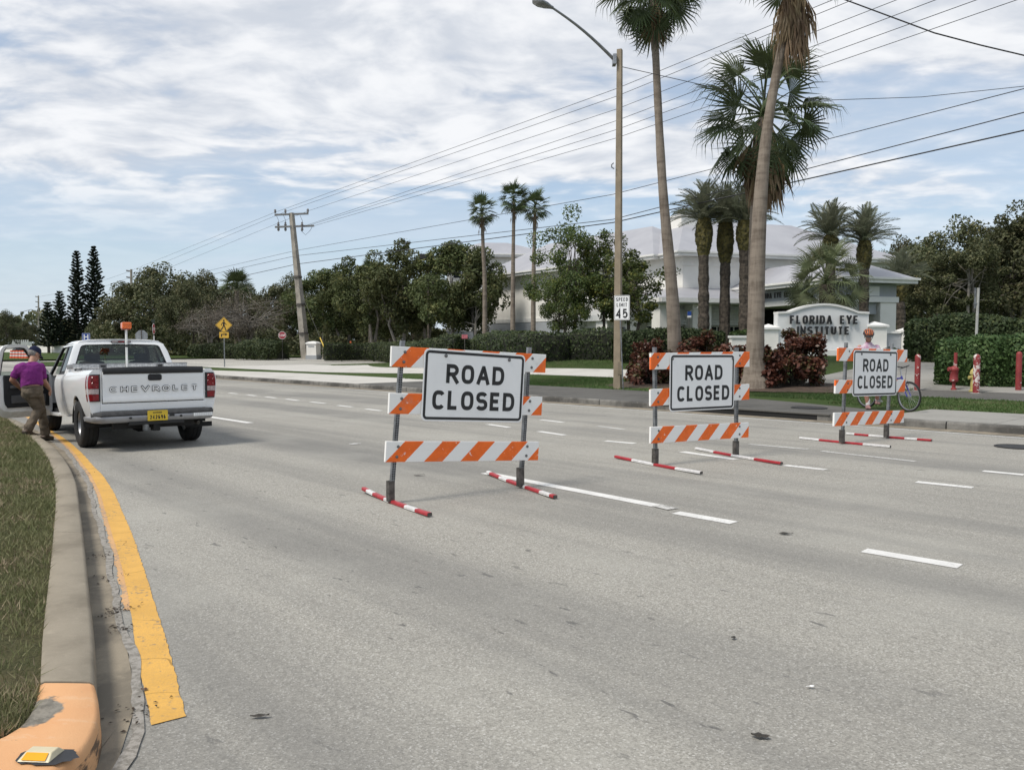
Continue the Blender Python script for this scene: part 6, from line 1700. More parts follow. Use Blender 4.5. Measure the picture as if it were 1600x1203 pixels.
# ------------------------------------------------------------------ bollards and fire fittings
def redpeel(name, amt, seed):
    m, n, b = new_mat(name); co = obj_co(n)
    f = n.ramp(n.noise(n.mapping(co, loc=(seed, 0, 0)), 7, 6, .68), .62-amt, .64-amt)
    c = n.mix(n.ramp(n.noise(co, 3, 4, .6), .3, .7), (.19, .022, .024), (.27, .036, .034))
    n.link(n.mix(f, c, (.62, .56, .52)), b.inputs['Base Color']); b.inputs['Roughness'].default_value = .6
    return m
def bollard(px, pyb, pyt, r, label, amt, seed):
    b_ = hit(px, pyb); rt = root('bollard', label, 'bollard', tuple(b_), 0, 'red bollards before the bright hedge'); h = AT(px, pyt, b_.y).z-b_.z
    mb = MB(); mb.lathe([(r, -.1), (r, h-.03), (r*.97, h-.012), (r*.8, h+.02), (r*.4, h+.045), (0, h+.05)], 16); mb.build('pipe', redpeel('peeling red paint', amt, seed), rt, smooth=True)
    mb = MB(); mb.lathe([(r*1.8, -.08), (r*1.75, .012), (r*1.01, .025)], 14); mb.build('footing', M_SIDEWALK2, rt)
bollard(1433, 611, 556, .082, 'dark red bollard just right of the bicycle, chipped at top and bottom', .03, 1)
bollard(1525, 615, 556, .090, 'badly peeled red and white bollard nearest the kerb', .085, 4)
bollard(1591, 611, 552, .080, 'clean red bollard farthest right', -.04, 6)
b_ = hit(1490, 610); h = AT(1492, 551, b_.y).z-b_.z; M_HYD = redpeel('red iron paint', .0, 9)
rt = root('fire_connection', 'squat red iron fire valve on a riser, between two bollards', 'fire valve', tuple(b_))
mb = MB(); mb.lathe([(.08, -.05), (.08, .05), (.05, .08), (.05, .30)], 12); mb.build('riser', M_HYD, rt, smooth=True)
mb = MB(); mb.lathe([(0, .24), (.10, .25), (.125, .29), (.125, .33), (.112, .35), (.116, .58), (.13, .60), (.13, .64), (.10, .69), (.05, .72), (0, .73)], 16); mb.build('body', M_HYD, rt, smooth=True)
mb = MB(); mb.box(-.02, .02, -.02, .02, .2, .3); mb.lathe([(0, -.22), (.06, -.22), (.07, -.16), (.07, .0)], 10, M=Matrix.Translation((.04, 0, .63)) @ Matrix.Rotation(R(90), 4, 'Y')); mb.build('nozzle', M_HYD, rt)
mb = MB(); mb.tube([(.06, .05, .6), (.065, .05, h)], .05, 10); mb.build('standpipe', redpeel('red pipe paint', .06, 12), rt, smooth=True)
b_ = hit(1521, 612.5); rt = root('yellow_hydrant', 'pale yellow hydrant half hidden behind the peeled bollard', 'hydrant', tuple(b_)); M_YH = plain('hydrant yellow', (.50, .42, .14), var=.15, scale=12)
mb = MB(); mb.lathe([(.13, 0), (.13, .04), (.09, .06), (.085, .5), (.11, .52), (.11, .56), (.08, .64), (.03, .70), (0, .71)], 14); mb.build('body', M_YH, rt, smooth=True)
for s_ in (-1, 1):
    mb = MB(); mb.lathe([(0, 0), (.05, 0), (.055, .08), (0, .09)], 10, M=Matrix.Translation((s_*.07, 0, .42)) @ Matrix.Rotation(R(90*s_), 4, 'Y')); mb.build('outlet_cap', M_YH, rt)

# ------------------------------------------------------------------ drain inlet and covers
M_IRON = plain('cast iron', (.035, .034, .033), rough=.6, var=.3, scale=30, metal=.4, bump=.4, bscale=60)
def cover(px, py, r, z, label):
    p = G(px, py, z); rt = root('manhole_cover', label, 'manhole cover', (p.x, p.y, z))
    mb = MB(); mb.lathe([(r, -.02), (r, .008), (r-.03, .012), (r-.035, .006)], 28); mb.build('frame', M_IRON, rt)
    mb = MB(); mb.lathe([(r-.04, 0), (r-.04, .008), (0, .009)], 28); mb.build('lid', M_IRON, rt)
cover(1264, 637, .42, .165, 'dark round drain cover in the kerb top between the far barricades')
cover(1589, 698, .33, .006, 'dark round manhole cover in the road at the right edge')
# kerb inlet: dark throat under a thick lid
p0 = G(1060, 640, 0); p1 = G(1222, 664, 0); s0, _ = sd(p1.x, p1.y); s1, _ = sd(p0.x, p0.y)
rt = bpy.data.objects.new('storm_drain_inlet', None); col.objects.link(rt); tag(rt, 'long dark storm drain inlet under the far kerb behind the middle barricade', 'drain')
x, y = XY(s0, -.0); rt.location = (x, y, 0); rt.rotation_euler = (0, 0, ROAD_ANG)
L_ = s1-s0
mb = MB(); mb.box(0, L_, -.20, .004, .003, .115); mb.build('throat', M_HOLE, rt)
mb = MB(); mb.box(-.3, L_+.3, -1.3, .03, .118, .158); mb.build('lid_slab', M_DARKPATH, rt, bevel=.008)
rt = None
# pale kerb nose at the right edge
p = G(1572, 672); s_, d_ = sd(p.x, p.y)

# ------------------------------------------------------------------ far left: wall, building, drums, car
def bigbox(name, label, cat, px0, px1, pt, Y0, Y1, thick, mat, base=0, coping=True):
    a = AT(px0, 540, Y0); b_ = AT(px1, 540, Y1); h = AT(px0, pt, Y0).z
    ang = math.atan2(b_.y-a.y, b_.x-a.x); ln = math.hypot(b_.x-a.x, b_.y-a.y); rt = root(name, label, cat, (a.x, a.y, base), ang)
    n_ = int(ln/8)+1
    for i in range(n_):
        mb = MB(); mb.box(ln*i/n_+.03, ln*(i+1)/n_-.03, 0, thick, -.3, h); mb.build('wall_panel', mat, rt)
        mb = MB(); mb.box(ln*i/n_-.25, ln*i/n_+.25, -.08, thick+.08, -.3, h+.12); mb.build('pier', mat, rt)
        mb = MB(); mb.box(ln*i/n_+.26, ln*(i+1)/n_-.26, -.04, thick+.04, h, h+.10); mb.build('coping', mat, rt)
    return rt
bigbox('boundary_wall', 'long white rendered boundary wall far beyond the pickup', 'wall', -60, 270, 541, 172, 128, .3, M_WALL)
a = AT(12, 540, 200); rt = root('white_outbuilding', 'low white building showing over the boundary wall behind the open truck door', 'building', (a.x, a.y, 0), R(20))
mb = MB(); mb.box(0, 4.6, 0, 3, 0, 2.3); mb.build('wall', M_WALL, rt)
mb = MB()
for k in range(10): mb.box(.1+.45*k, .38+.45*k, -.1, 0, 1.2, 2.75)
mb.build('fence_picket', M_TRIM, rt)
M_DRUM = plain('orange drum plastic', (.70, .10, .03), rough=.5, var=.1)
ORD = ('leftmost', 'second', 'third', 'fourth', 'fifth', 'rightmost')
for i, px in enumerate((19, 23.5, 28, 33, 37.5, 42)):
    Y = 92-.4*i; p = AT(px, 540, Y); rt = root('traffic_drum', 'orange and white traffic drum, '+ORD[i]+' from left in the far row beyond the truck door' if i not in (0, 5) else 'orange and white traffic drum, '+ORD[i]+' of the far row beyond the truck door', 'traffic drum', (p.x, p.y, 0), 0, 'traffic drums on the far road')
    for (z0, z1, m_) in ((.0, .12, M_BLACK), (.12, .36, M_DRUM), (.36, .52, M_WHITETAPE), (.52, .68, M_DRUM), (.68, .84, M_WHITETAPE), (.84, 1.0, M_DRUM)):
        mb = MB(); r0, r1 = .29-.07*z0, .29-.07*z1
        mb.lathe([(0, z0), (r0, z0), (r1, z1), (0, z1)], 12); mb.build('base' if z0 == 0 else 'band', m_, rt)
# dark car far away
p = AT(31, 540, 128); rt = root('parked_car', 'dark car far off, glimpsed through the open truck door window', 'car', (p.x, p.y, 0), R(36))
mb = MB(); mb.loft([[(s1*w_, y, z) for s1, z in ((-1, .3), (-1, .9), (1, .9), (1, .3))] for y, w_ in ((-2.2, .8), (-2, .88), (2, .88), (2.2, .8))], closed=True, cap=True); mb.build('body', M_BLACK, rt, bevel=.05)
mb = MB(); mb.loft([[(s1*(.80-.15*(z > 1)), y*(1 if z < 1 else .72), z) for s1, z in ((-1, .9), (-1, 1.42), (1, 1.42), (1, .9))] for y in (-1.5, 1.1)], closed=True, cap=True); mb.build('cabin', M_GLASSDK, rt, bevel=.05)
for sx in (-1, 1):
    for y in (-1.35, 1.35):
        mb = MB(); mb.lathe([(0, -.1), (.32, -.1), (.32, .1), (0, .1)], 14, M=Matrix.Translation((sx*.8, y, .32)) @ Matrix.Rotation(R(90), 4, 'Y')); mb.build('wheel', M_TAR, rt)
for sx in (-.65, .65):
    mb = MB(); mb.box(sx-.12, sx+.12, -2.24, -2.19, .65, .8); mb.build('tail_light', M_STOPRED, rt)
# grass strips of the far median
for (x0, x1, y0, y1) in ((58, 106, 566, 572.5), (-30, 60, 556, 559.5)):
    pts = [G(x0, y1), G(x1, y1), G(x1, y0), G(x0, y0)]
    o = poly_sheet('far_median', M_LAWN, pts, .05); struct(o)
# ------------------------------------------------------------------ the white pickup
def car_white():
    m, n, b = new_mat('white car paint'); co = obj_co(n)
    g = n.ramp(n.noise(co, 3.5, 6, .65), .5, .8); s = n.add('ShaderNodeSeparateXYZ'); n.link(co, s.inputs[0])
    lowd = n.ramp(s.outputs[2], .75, .40)
    c = n.mix(n.math('MULTIPLY', g, .10), (.84, .84, .83), (.66, .64, .60))
    c = n.mix(n.math('MULTIPLY', lowd, n.math('MULTIPLY', n.ramp(n.noise(co, 9, 5, .7), .35, .7), .35)), c, (.45, .42, .37))
    n.link(c, b.inputs['Base Color']); b.inputs['Roughness'].default_value = .28; b.inputs['Coat Weight'].default_value = .5; b.inputs['Coat Roughness'].default_value = .06
    return m
M_CAR = car_white()
M_TRIMBLK = plain('black trim plastic', (.018, .018, .019), rough=.55, var=.15)
M_DARKIN = plain('dark interior', (.022, .022, .024), rough=.8, var=.15)
M_GREYIN = plain('grey interior trim', (.09, .09, .092), rough=.8, var=.12)
M_GLASS = glass_mat('tinted glass', (.50, .58, .55), .10)
M_BUMP = plain('silver painted bumper', (.34, .34, .35), rough=.4, var=.12, scale=5, metal=.3)
M_STEP = plain('grey step pad', (.065, .065, .067), rough=.75, var=.2, scale=20)
M_RUBBER = plain('tyre rubber', (.017, .017, .017), rough=.85, var=.2, scale=14)
M_RIM = plain('steel wheel', (.34, .34, .35), rough=.4, metal=.6, var=.2, scale=8)
M_UNDER = plain('under body', (.02, .019, .018), rough=.9, var=.3)
def lamp_red():
    m, n, b = new_mat('tail lamp red'); co = obj_co(n)
    v = n.add('ShaderNodeTexVoronoi'); v.inputs['Scale'].default_value = 26; n.link(co, v.inputs['Vector'])
    n.link(n.mix(n.math('MULTIPLY', v.outputs['Distance'], 1.2), (.30, .006, .014), (.13, .003, .008)), b.inputs['Base Color'])
    b.inputs['Roughness'].default_value = .12; b.inputs['Coat Weight'].default_value = .2
    return m
M_LAMP = lamp_red(); M_LAMPCLEAR = plain('clear lamp', (.55, .45, .44), rough=.12, var=.2, scale=40)
def diamond():
    m, n, b = new_mat('diamond plate aluminium'); co = obj_co(n)
    v = n.add('ShaderNodeTexChecker'); v.inputs['Scale'].default_value = 26; n.link(n.mapping(co, rot=(R(35), R(45), R(45))), v.inputs['Vector'])
    n.link(n.mix(n.math('MULTIPLY', v.outputs[1], .55), (.62, .62, .62), (.36, .36, .37)), b.inputs['Base Color'])
    b.inputs['Roughness'].default_value = .33; b.inputs['Metallic'].default_value = .85
    bn = n.add('ShaderNodeBump'); bn.inputs['Strength'].default_value = .5; bn.inputs['Distance'].default_value = .01; n.link(v.outputs[1], bn.inputs['Height']); n.link(bn.outputs[0], b.inputs['Normal'])
    return m
M_DIAM = diamond()
TYAW = R(37.5)
TLOC = Vector((-6.33, 14.05, 0))
tk = root('pickup_truck', 'white pickup truck with its driver door open and an orange beacon, parked at the median', 'pickup truck', tuple(TLOC), TYAW)
YT = -.98                                   # tailgate plane
BODY = [(.50, .905), (.56, .935), (.64, .958), (.76, .972), (.90, .980), (1.0, .978), (1.06, .968), (1.11, .950), (1.145, .925), (1.155, .895)]
def bodyx(z):
    for (z0, x0), (z1, x1) in zip(BODY, BODY[1:]):
        if z <= z1: f = max(0, (z-z0)/(z1-z0)); return x0+(x1-x0)*f
    return BODY[-1][1]
def side_panel(name, s, ys, zbot, ztop=1.155, parent=tk, inner=True, topf=None, mat=None, nz=14, taper=None):
    """a body side: columns over y, the lower edge following zbot(y) (so wheel arches are cut in)"""
    mb = MB(); secs = []
    for y in ys:
        zb = zbot(y); zt = ztop if topf is None else topf(y); k = taper(y) if taper else 0.0
        q = []
        for i in range(nz+1):
            z = zb+(zt-zb)*i/nz; q.append((s*(bodyx(z)-k), y, z))
        if inner:
            q.append((s*(bodyx(zt)-.10-k), y, zt+.001)); q.append((s*(.80-k), y, zt-.04)); q.append((s*(.80-k), y, zb+.03)); q.append((s*(bodyx(zb)-.03-k), y, zb))
        secs.append(q)
    mb.loft(secs, closed=inner, cap=inner)
    return mb.build(name, mat or M_CAR, parent, smooth=True, auto=35)
def arch(cy, r=.42, zc=.33, base=.50):
    def f(y):
        d = abs(y-cy)
        return max(base, zc+math.sqrt(max(0, r*r-d*d))) if d < r else base
    return f
ysb = sorted(set([YT, -.9, -.75, -.6]+[round(-.475+.95*i/24, 4) for i in range(25)]+[.6, .75, .9, 1.06]))
for s in (-1, 1):
    def zb(y): 
        b_ = arch(0)(y)
        return b_ if y > -.48 else max(.50, .50+.06*sm(-.48, -.98, y)*0)
    side_panel('bed_side', s, ysb, zb)
    # arch liner
    mb = MB(); secs = []
    for i in range(17):
        a = math.pi*i/16; secs.append([(s*.95, math.cos(a)*.47, .36+math.sin(a)*.47), (s*.55, math.cos(a)*.47, .36+math.sin(a)*.47)])
    mb.loft(secs); mb.build('wheel_well', M_UNDER, tk)
# bed floor and front wall
mb = MB(); mb.box(-.80, .80, YT+.03, 1.05, .70, .74); mb.box(-.80, .80, 1.0, 1.05, .74, 1.15); mb.build('bed_floor', M_CAR, tk)
# tailgate: pressed panel with a step in it
mb = MB(); y0 = YT-.012
prof = [(.625, 0.0), (.635, -.012), (.66, -.016), (.72, -.004), (.74, .0), (1.0, -.006), (1.08, -.010), (1.115, -.004), (1.13, .012), (1.13, .055), (.625, .055)]
secs = []
for i in range(13):
    x = -.765+1.53*i/12; bow = -.012*(1-(x/.77)**2); secs.append([(x, y0+d+bow, z) for z, d in prof])
mb.loft(secs, closed=True, cap=True); tg = mb.build('tailgate', M_CAR, tk, smooth=True, auto=35)
mb = MB(); secs = []
for i in range(13):
    x = -.755+1.51*i/12; bow = -.014*(1-(x/.77)**2); h = .012*(1-(x/.77)**2)
    secs.append([(x, y0-.02+bow, 1.105), (x, y0-.03+bow, 1.125), (x, y0-.028+bow, 1.165+h), (x, y0-.01+bow, 1.185+h), (x, y0+.06, 1.18+h), (x, y0+.06, 1.12)])
mb.loft(secs, closed=True, cap=True); mb.build('top_cap', M_TRIMBLK, tg, smooth=True)
mb = MB(); plate(mb, rrect(-.105, .105, .985, 1.095, .035), y0-.030, y0-.01); mb.build('handle_bezel', M_TRIMBLK, tg, bevel=.004)
mb = MB(); plate(mb, rrect(-.075, .075, 1.0, 1.07, .02), y0-.040, y0-.0305); mb.build('handle', M_DARKIN, tg, bevel=.006)
wd_ = lambda u, v, w_: (u, y0-.0185-w_-.012*(1-(u/.77)**2), v)
mb = MB(); text(mb, 'CHEVROLET', 0, .800, .100, .034, wd_, width=1.34, gap=.040, center=True); mb.build('outline_lettering', M_BLACK, tg, fix=False)
mb = MB(); text(mb, 'CHEVROLET', 0, .800+.0065, .085, .017, lambda u, v, w_: wd_(u, v, w_+.0035), width=1.327, gap=.053, center=True); mb.build('lettering', M_CAR, tg, fix=False)
# rear sill between gate and bumper, corners below the lamps
mb = MB(); mb.box(-.80, .80, YT-.015, YT+.06, .545, .615); mb.build('rear_sill', M_CAR, tk, bevel=.008)
mb = MB()
for s in (-1, 1): mb.box(s*.77 if s > 0 else -.80, .80 if s > 0 else -.77, YT+.0, YT+.05, .60, 1.14)
mb.build('gate_pillar', M_CAR, tk, bevel=.008)
# tail lamps wrap round the corner
for s in (-1, 1):
    def strip(z0, z1, mat, name, off=0.0, x0=.80, parent=None):
        mb = MB(); secs = []
        for i in range(7):
            z = z0+(z1-z0)*i/6; xb = bodyx(z)
            q = [(x0, YT-.028-off, z), (xb-.06, YT-.030-off, z), (xb-.022, YT-.018-off*.8, z), (xb-.004+off*.4, YT+.02, z), (xb+.004+off*.5, YT+.10, z), (xb-.05, YT+.10, z), (x0, YT+.03, z)]
            secs.append([(s*x, y, zz) for x, y, zz in q])
        mb.loft(secs, closed=True, cap=True); return mb.build(name, mat, parent or tk, smooth=True, auto=50)
    tl = strip(.655, 1.105, M_TRIMBLK, 'tail_light')
    strip(.67, .775, M_LAMP, 'lower_lens', .006, .822, tl); strip(.78, .865, M_LAMPCLEAR, 'reverse_lens', .006, .822, tl); strip(.87, 1.085, M_LAMP, 'upper_lens', .006, .822, tl)
    for zz_ in (.93, 1.02):
        mb = MB(); mb.lathe([(.0, 0), (.045, .0), (.05, .006), (.055, 0)], 16, M=Matrix.Translation((s*.875, YT-.036, zz_)) @ Matrix.Rotation(R(90), 4, 'X')); mb.build('lamp_ring', M_LAMP, tl, smooth=True)
# bumper: chromed/painted bar with step pad and plate recess
mb = MB(); secs = []
bp = [(.365, .05), (.37, -.02), (.385, -.055), (.43, -.075), (.475, -.08), (.495, -.07), (.505, .0), (.5, .10), (.42, .12)]
for i in range(21):
    u = -1+2*i/20; x = u*.985; a = max(0, abs(u)-.86)/.14; back = .06+.30*a**1.6+.02*u*u; lift = .05*a
    secs.append([(x*(1-.012*a), YT-.13+d+back, z+lift*(z < .45)) for z, d in bp])
mb.loft(secs, closed=True, cap=True); bpo = mb.build('bumper', M_BUMP, tk, smooth=True, auto=45)
mb = MB(); secs = []
for i in range(17):
    u = -1+2*i/16; x = u*.93; a = max(0, abs(u)-.86)/.14; back = .06+.16*a**1.6
    secs.append([(x, YT-.195+back+.0, .497), (x, YT-.205+back, .512), (x, YT-.19+back, .535), (x, YT-.02+back*.3, .545), (x, YT-.02+back*.3, .50)])
mb.loft(secs, closed=True, cap=True); mb.build('step_pad', M_STEP, bpo, smooth=True)
mb = MB(); mb.box(-.42, .42, YT-.12, YT-.05, .335, .385); mb.build('lower_valance', M_TRIMBLK, bpo, bevel=.01)
M_PLATE = plain('yellow licence plate', (.72, .50, .035), rough=.45, var=.06)
mb = MB(); plate(mb, rrect(-.152, .152, .385, .54, .012), YT-.166, YT-.160); pt_ = mb.build('licence_plate', M_PLATE, bpo)
mb = MB(); pl = lambda u, v, w_: (u, YT-.1675-w_, v)
text(mb, '242696', 0, .415, .078, .0135, pl, width=.235, gap=.012, center=True); mb.build('plate_number', M_BLACK, pt_, fix=False)
mb = MB(); 
for k in range(9): mb.box(-.07+.0155*k, -.07+.0155*k+.009, YT-.1672, YT-.1665, .512, .526)
mb.build('plate_header', M_BLACK, pt_)
mb = MB(); mb.box(.18, .26, YT-.150, YT-.135, .455, .495); mb.build('recess', M_TRIMBLK, bpo); 
for x in (-.40, .36):
    mb = MB(); mb.lathe([(0, .0), (.022, 0), (.022, .01), (0, .01)], 12, M=Matrix.Translation((x, YT-.150, .455)) @ Matrix.Rotation(R(90), 4, 'X')); mb.build('bumper_hole', M_TRIMBLK, bpo)
mb = MB(); mb.box(.56, .86, YT-.1585, YT-.150, .435, .498); st = mb.build('bumper_sticker', M_SIGNWHITE, bpo); 
mb = MB()
for r_ in range(3):
    for k in range(9): mb.box(.58+.029*k, .58+.029*k+.02, YT-.1592, YT-.1588, .482-.018*r_, .488-.018*r_)
mb.build('sticker_print', plain('faint print', (.45, .46, .47), var=.1), st)
# hitch, frame, axle, exhaust, mudflap
mb = MB(); mb.box(-.62, .62, YT+.02, YT+.12, .30, .37); mb.box(-.05, .05, YT-.11, YT+.1, .27, .36); mb.build('tow_hitch', M_UNDER, tk, bevel=.006)
mb = MB(); mb.tube([(-.16, YT-.07, .28), (-.16, YT-.07, .36)], .05, 10); mb.build('trailer_socket', M_STEEL, tk)
mb = MB()
for s in (-1, 1): mb.box(s*.42-.06, s*.42+.06, -.95, 4.0, .42, .56)
mb.box(-.55, .55, -.9, -.8, .42, .55); mb.build('chassis', M_UNDER, tk)
mb = MB(); mb.tube([(-.75, 0, .36), (.75, 0, .36)], .055, 10); mb.lathe([(0, -.13), (.10, -.12), (.16, -.04), (.16, .04), (.10, .12), (0, .13)], 14, M=Matrix.Translation((0, 0, .36)) @ Matrix.Rotation(R(90), 4, 'X')); mb.build('rear_axle', M_UNDER, tk, smooth=True)
mb = MB(); mb.box(-.80, .80, -.9, 4.1, .56, .60); mb.box(-.30, .45, .5, 2.2, .34, .56); mb.build('underbody', M_UNDER, tk)
mb = MB(); mb.tube([(.55, 1.6, .40), (.58, .4, .44), (.60, -.5, .40), (.74, -.78, .37)], .035, 8); mb.build('exhaust', M_STEEL_DK, tk, smooth=True)
mb = MB(); mb.box(.56, 1.0, -.66, -.645, .29, .37); mb.build('mud_flap', M_RUBBER, tk)
# wheels
def wheel(x, y, s):
    r, wd = .385, .255; Mx = Matrix.Translation((x, y, r)) @ Matrix.Rotation(R(90)*s, 4, 'Y')
    mb = MB(); h = wd/2
    mb.lathe([(.205, -h*.86), (.25, -h*1.0), (.32, -h*1.03), (.365, -h*.9), (r, -h*.72), (r+.001, -h*.3), (r-.008, -h*.28), (r-.008, -h*.22), (r+.001, -h*.2), (r+.001, h*.2), (r-.008, h*.22), (r-.008, h*.28), (r+.001, h*.3), (r, h*.72), (.365, h*.9), (.32, h*1.03), (.25, h*1.0), (.205, h*.86)], 40, M=Mx, closed=True)
    w_ = mb.build('wheel', M_RUBBER, tk, smooth=True)
    mb = MB(); mb.lathe([(.0, h*.30), (.055, h*.32), (.06, h*.42), (.075, h*.42), (.08, h*.25), (.12, h*.18), (.175, h*.35), (.20, h*.55), (.212, h*.88), (.222, h*.9), (.222, -h*.8), (.15, -h*.6), (0, -h*.6)], 32, M=Mx); mb.build('rim', M_RIM, w_, smooth=True)
    hb = MB()
    for k in range(6):
        a = 6.283*k/6; hb.lathe([(0, 0), (.026, 0), (.03, .004)], 10, M=Mx @ Matrix.Translation((.142*math.cos(a), .142*math.sin(a), h*.28)))
    hb.build('vent_hole', M_HOLE, w_)
for s in (-1, 1):
    wheel(s*.82, 0, s); wheel(s*.82, 3.38, s)
# cab -----------------------------------------------------------------
CB0, CB1 = 1.10, 2.95                      # back of cab, leading edge of the doors
DH = 1.94                                  # where the rear half door ends and the driver door opening starts
def flat(y): return .44
def cab_side(s, y0, y1, name, taper=None):
    n_ = max(3, int((y1-y0)/.12)); side_panel(name, s, [y0+(y1-y0)*i/n_ for i in range(n_+1)], flat, 1.13, mat=M_CAR)
cab_side(-1, CB0, 1.16, 'cab_corner'); cab_side(-1, 1.168, DH, 'rear_half_door')
cab_side(1, CB0, DH, 'rear_half_door'); cab_side(1, DH+.008, CB1, 'passenger_door')
fy = [CB1+.008, 3.0]+[round(3.38-.475+.95*i/20, 4) for i in range(21)]+[3.95, 4.15, 4.32]
def ftop(y): return 1.13-.10*sm(2.95, 4.3, y)-.05*sm(4.0, 4.35, y)
for s in (-1, 1):
    side_panel('front_fender', s, [y for y in fy if y >= CB1+.008], arch(3.38), parent=tk, topf=ftop, taper=lambda y: .10*sm(3.8, 4.4, y))
    mb = MB(); secs = []
    for i in range(13):
        a = math.pi*i/12; secs.append([(s*.95, 3.38+math.cos(a)*.47, .36+math.sin(a)*.47), (s*.5, 3.38+math.cos(a)*.47, .36+math.sin(a)*.47)])
    mb.loft(secs); mb.build('wheel_well', M_UNDER, tk)
mb = MB(); secs = []
for i in range(9):
    f = i/8; y = 3.0+1.38*f; z = 1.16-.10*f*f; w_ = .84-.08*f
    secs.append([(-w_, y, ftop(y)-.01), (-w_*.8, y, z-.01), (-w_*.4, y, z+.01), (0, y, z+.015), (w_*.4, y, z+.01), (w_*.8, y, z-.01), (w_, y, ftop(y)-.01)])
mb.loft(secs); mb.poly([p for p in secs[-1]]+[(.76, 4.4, .5), (-.76, 4.4, .5)]); mb.build('hood', M_CAR, tk, smooth=True)
mb = MB(); mb.box(-.72, .72, 4.38, 4.44, .62, .92); mb.build('grille', M_TRIMBLK, tk)
mb = MB(); mb.box(-.93, .93, 4.36, 4.50, .42, .58); mb.build('front_bumper', M_BUMP, tk, bevel=.03)
for s in (-1, 1):
    mb = MB(); mb.box(s*.80-.11, s*.80+.11, 4.33, 4.42, .70, .90); mb.build('headlight', M_LAMPCLEAR, tk, bevel=.02)
# rockers, firewall, floor, rear wall below the glass
mb = MB()
mb.box(-.93, -.80, DH, CB1, .42, .50); mb.build('rocker_panel', M_CAR, tk, bevel=.02)
mb = MB(); mb.box(.80, .93, DH, CB1, .42, .50); mb.build('rocker_panel', M_CAR, tk, bevel=.02)
mb = MB(); mb.box(-.86, .86, CB0+.02, CB1+.05, .50, .54); mb.build('cab_floor', M_DARKIN, tk)
mb = MB(); mb.box(-.86, .86, 2.98, 3.02, .5, 1.12); mb.build('firewall', M_DARKIN, tk)
RW_ = [(.93, 1.10, .58), (.905, 1.14, 1.12), (.80, 1.20, 1.55), (.735, 1.235, 1.70), (.66, 1.26, 1.765), (.50, 1.275, 1.795), (.25, 1.28, 1.805), (0, 1.28, 1.808)]   # half outline of the cab back (x, y, z)
GW = [(.80, 1.118, 1.175), (.775, 1.135, 1.25), (.665, 1.21, 1.64), (.635, 1.225, 1.675), (.58, 1.232, 1.69), (.25, 1.237, 1.70), (0, 1.237, 1.70)]             # half outline of the glass
def full(h): return [(-x, y, z) for x, y, z in h]+[(x, y, z) for x, y, z in reversed(h[:-1])]
def yback(z): return 1.10+.18*max(0, (z-1.0)/.8)
outl = full(RW_); gl_ = [(x, yback(z)-.0, z) for x, y, z in full(GW)]
outl = [(x, yback(z), z) for x, y, z in outl]
# ring between outline and glass: match by angle
def rays(poly, n, c):
    res = []
    for k in range(n):
        a = 2*math.pi*k/n; d = (math.cos(a), math.sin(a)); best = None
        for i in range(len(poly)):
            p, q = poly[i], poly[(i+1) % len(poly)]; e = (q[0]-p[0], q[2]-p[2]); w_ = (p[0]-c[0], p[2]-c[1]); den_ = d[0]*e[1]-d[1]*e[0]
            if abs(den_) < 1e-9: continue
            t = (w_[0]*e[1]-w_[1]*e[0])/den_; u = (w_[0]*d[1]-w_[1]*d[0])/den_
            if t > 0 and -1e-6 <= u <= 1+1e-6 and (best is None or t < best): best = t
        z = c[1]+d[1]*best; res.append((c[0]+d[0]*best, yback(z), z))
    return res
nn_ = 120; cc_ = (0, 1.43); A_ = rays(outl, nn_, cc_); B_ = rays(gl_, nn_, cc_)
mb = MB(); mb.loft([A_, [(x*1.0, y-.012, z) for x, y, z in [(a[0]+(b_[0]-a[0])*.35, a[1], a[2]+(b_[2]-a[2])*.35) for a, b_ in zip(A_, B_)]], [(x, y-.012, z) for x, y, z in B_], [(x, y+.03, z) for x, y, z in B_]], closed=True)
mb.build('cab_back', M_CAR, tk, smooth=True, auto=50)
mb = MB(); C2 = [(x*.965, yback(1.43+(z-1.43)*.955)-.009, 1.43+(z-1.43)*.955) for x, y, z in B_]; mb.loft([[(x, y-.008, z) for x, y, z in B_], C2], closed=True); mb.build('rear_window_seal', M_TRIMBLK, tk)
mb = MB(); mb.poly([(x, y+.012, z) for x, y, z in B_]); rw = mb.build('rear_window', M_GLASS, tk, fix=False)
# roof shell
secs = []
for y, dz, k in ((1.262, 0, 1.0), (1.30, .012, 1.0), (1.6, .025, 1.01), (2.0, .03, 1.01), (2.35, .015, 1.0), (2.48, -.02, .985)):
    secs.append([(x*k, y, z+dz) for x, yy, z in full(RW_)[3:-3]])
mb = MB(); mb.loft(secs); mb.build('roof', M_CAR, tk, smooth=True)
mb = MB(); mb.loft([[(x*.97, y, z-.035) for x, y, z in s_] for s_ in secs]); mb.build('headliner', M_GREYIN, tk, smooth=True)
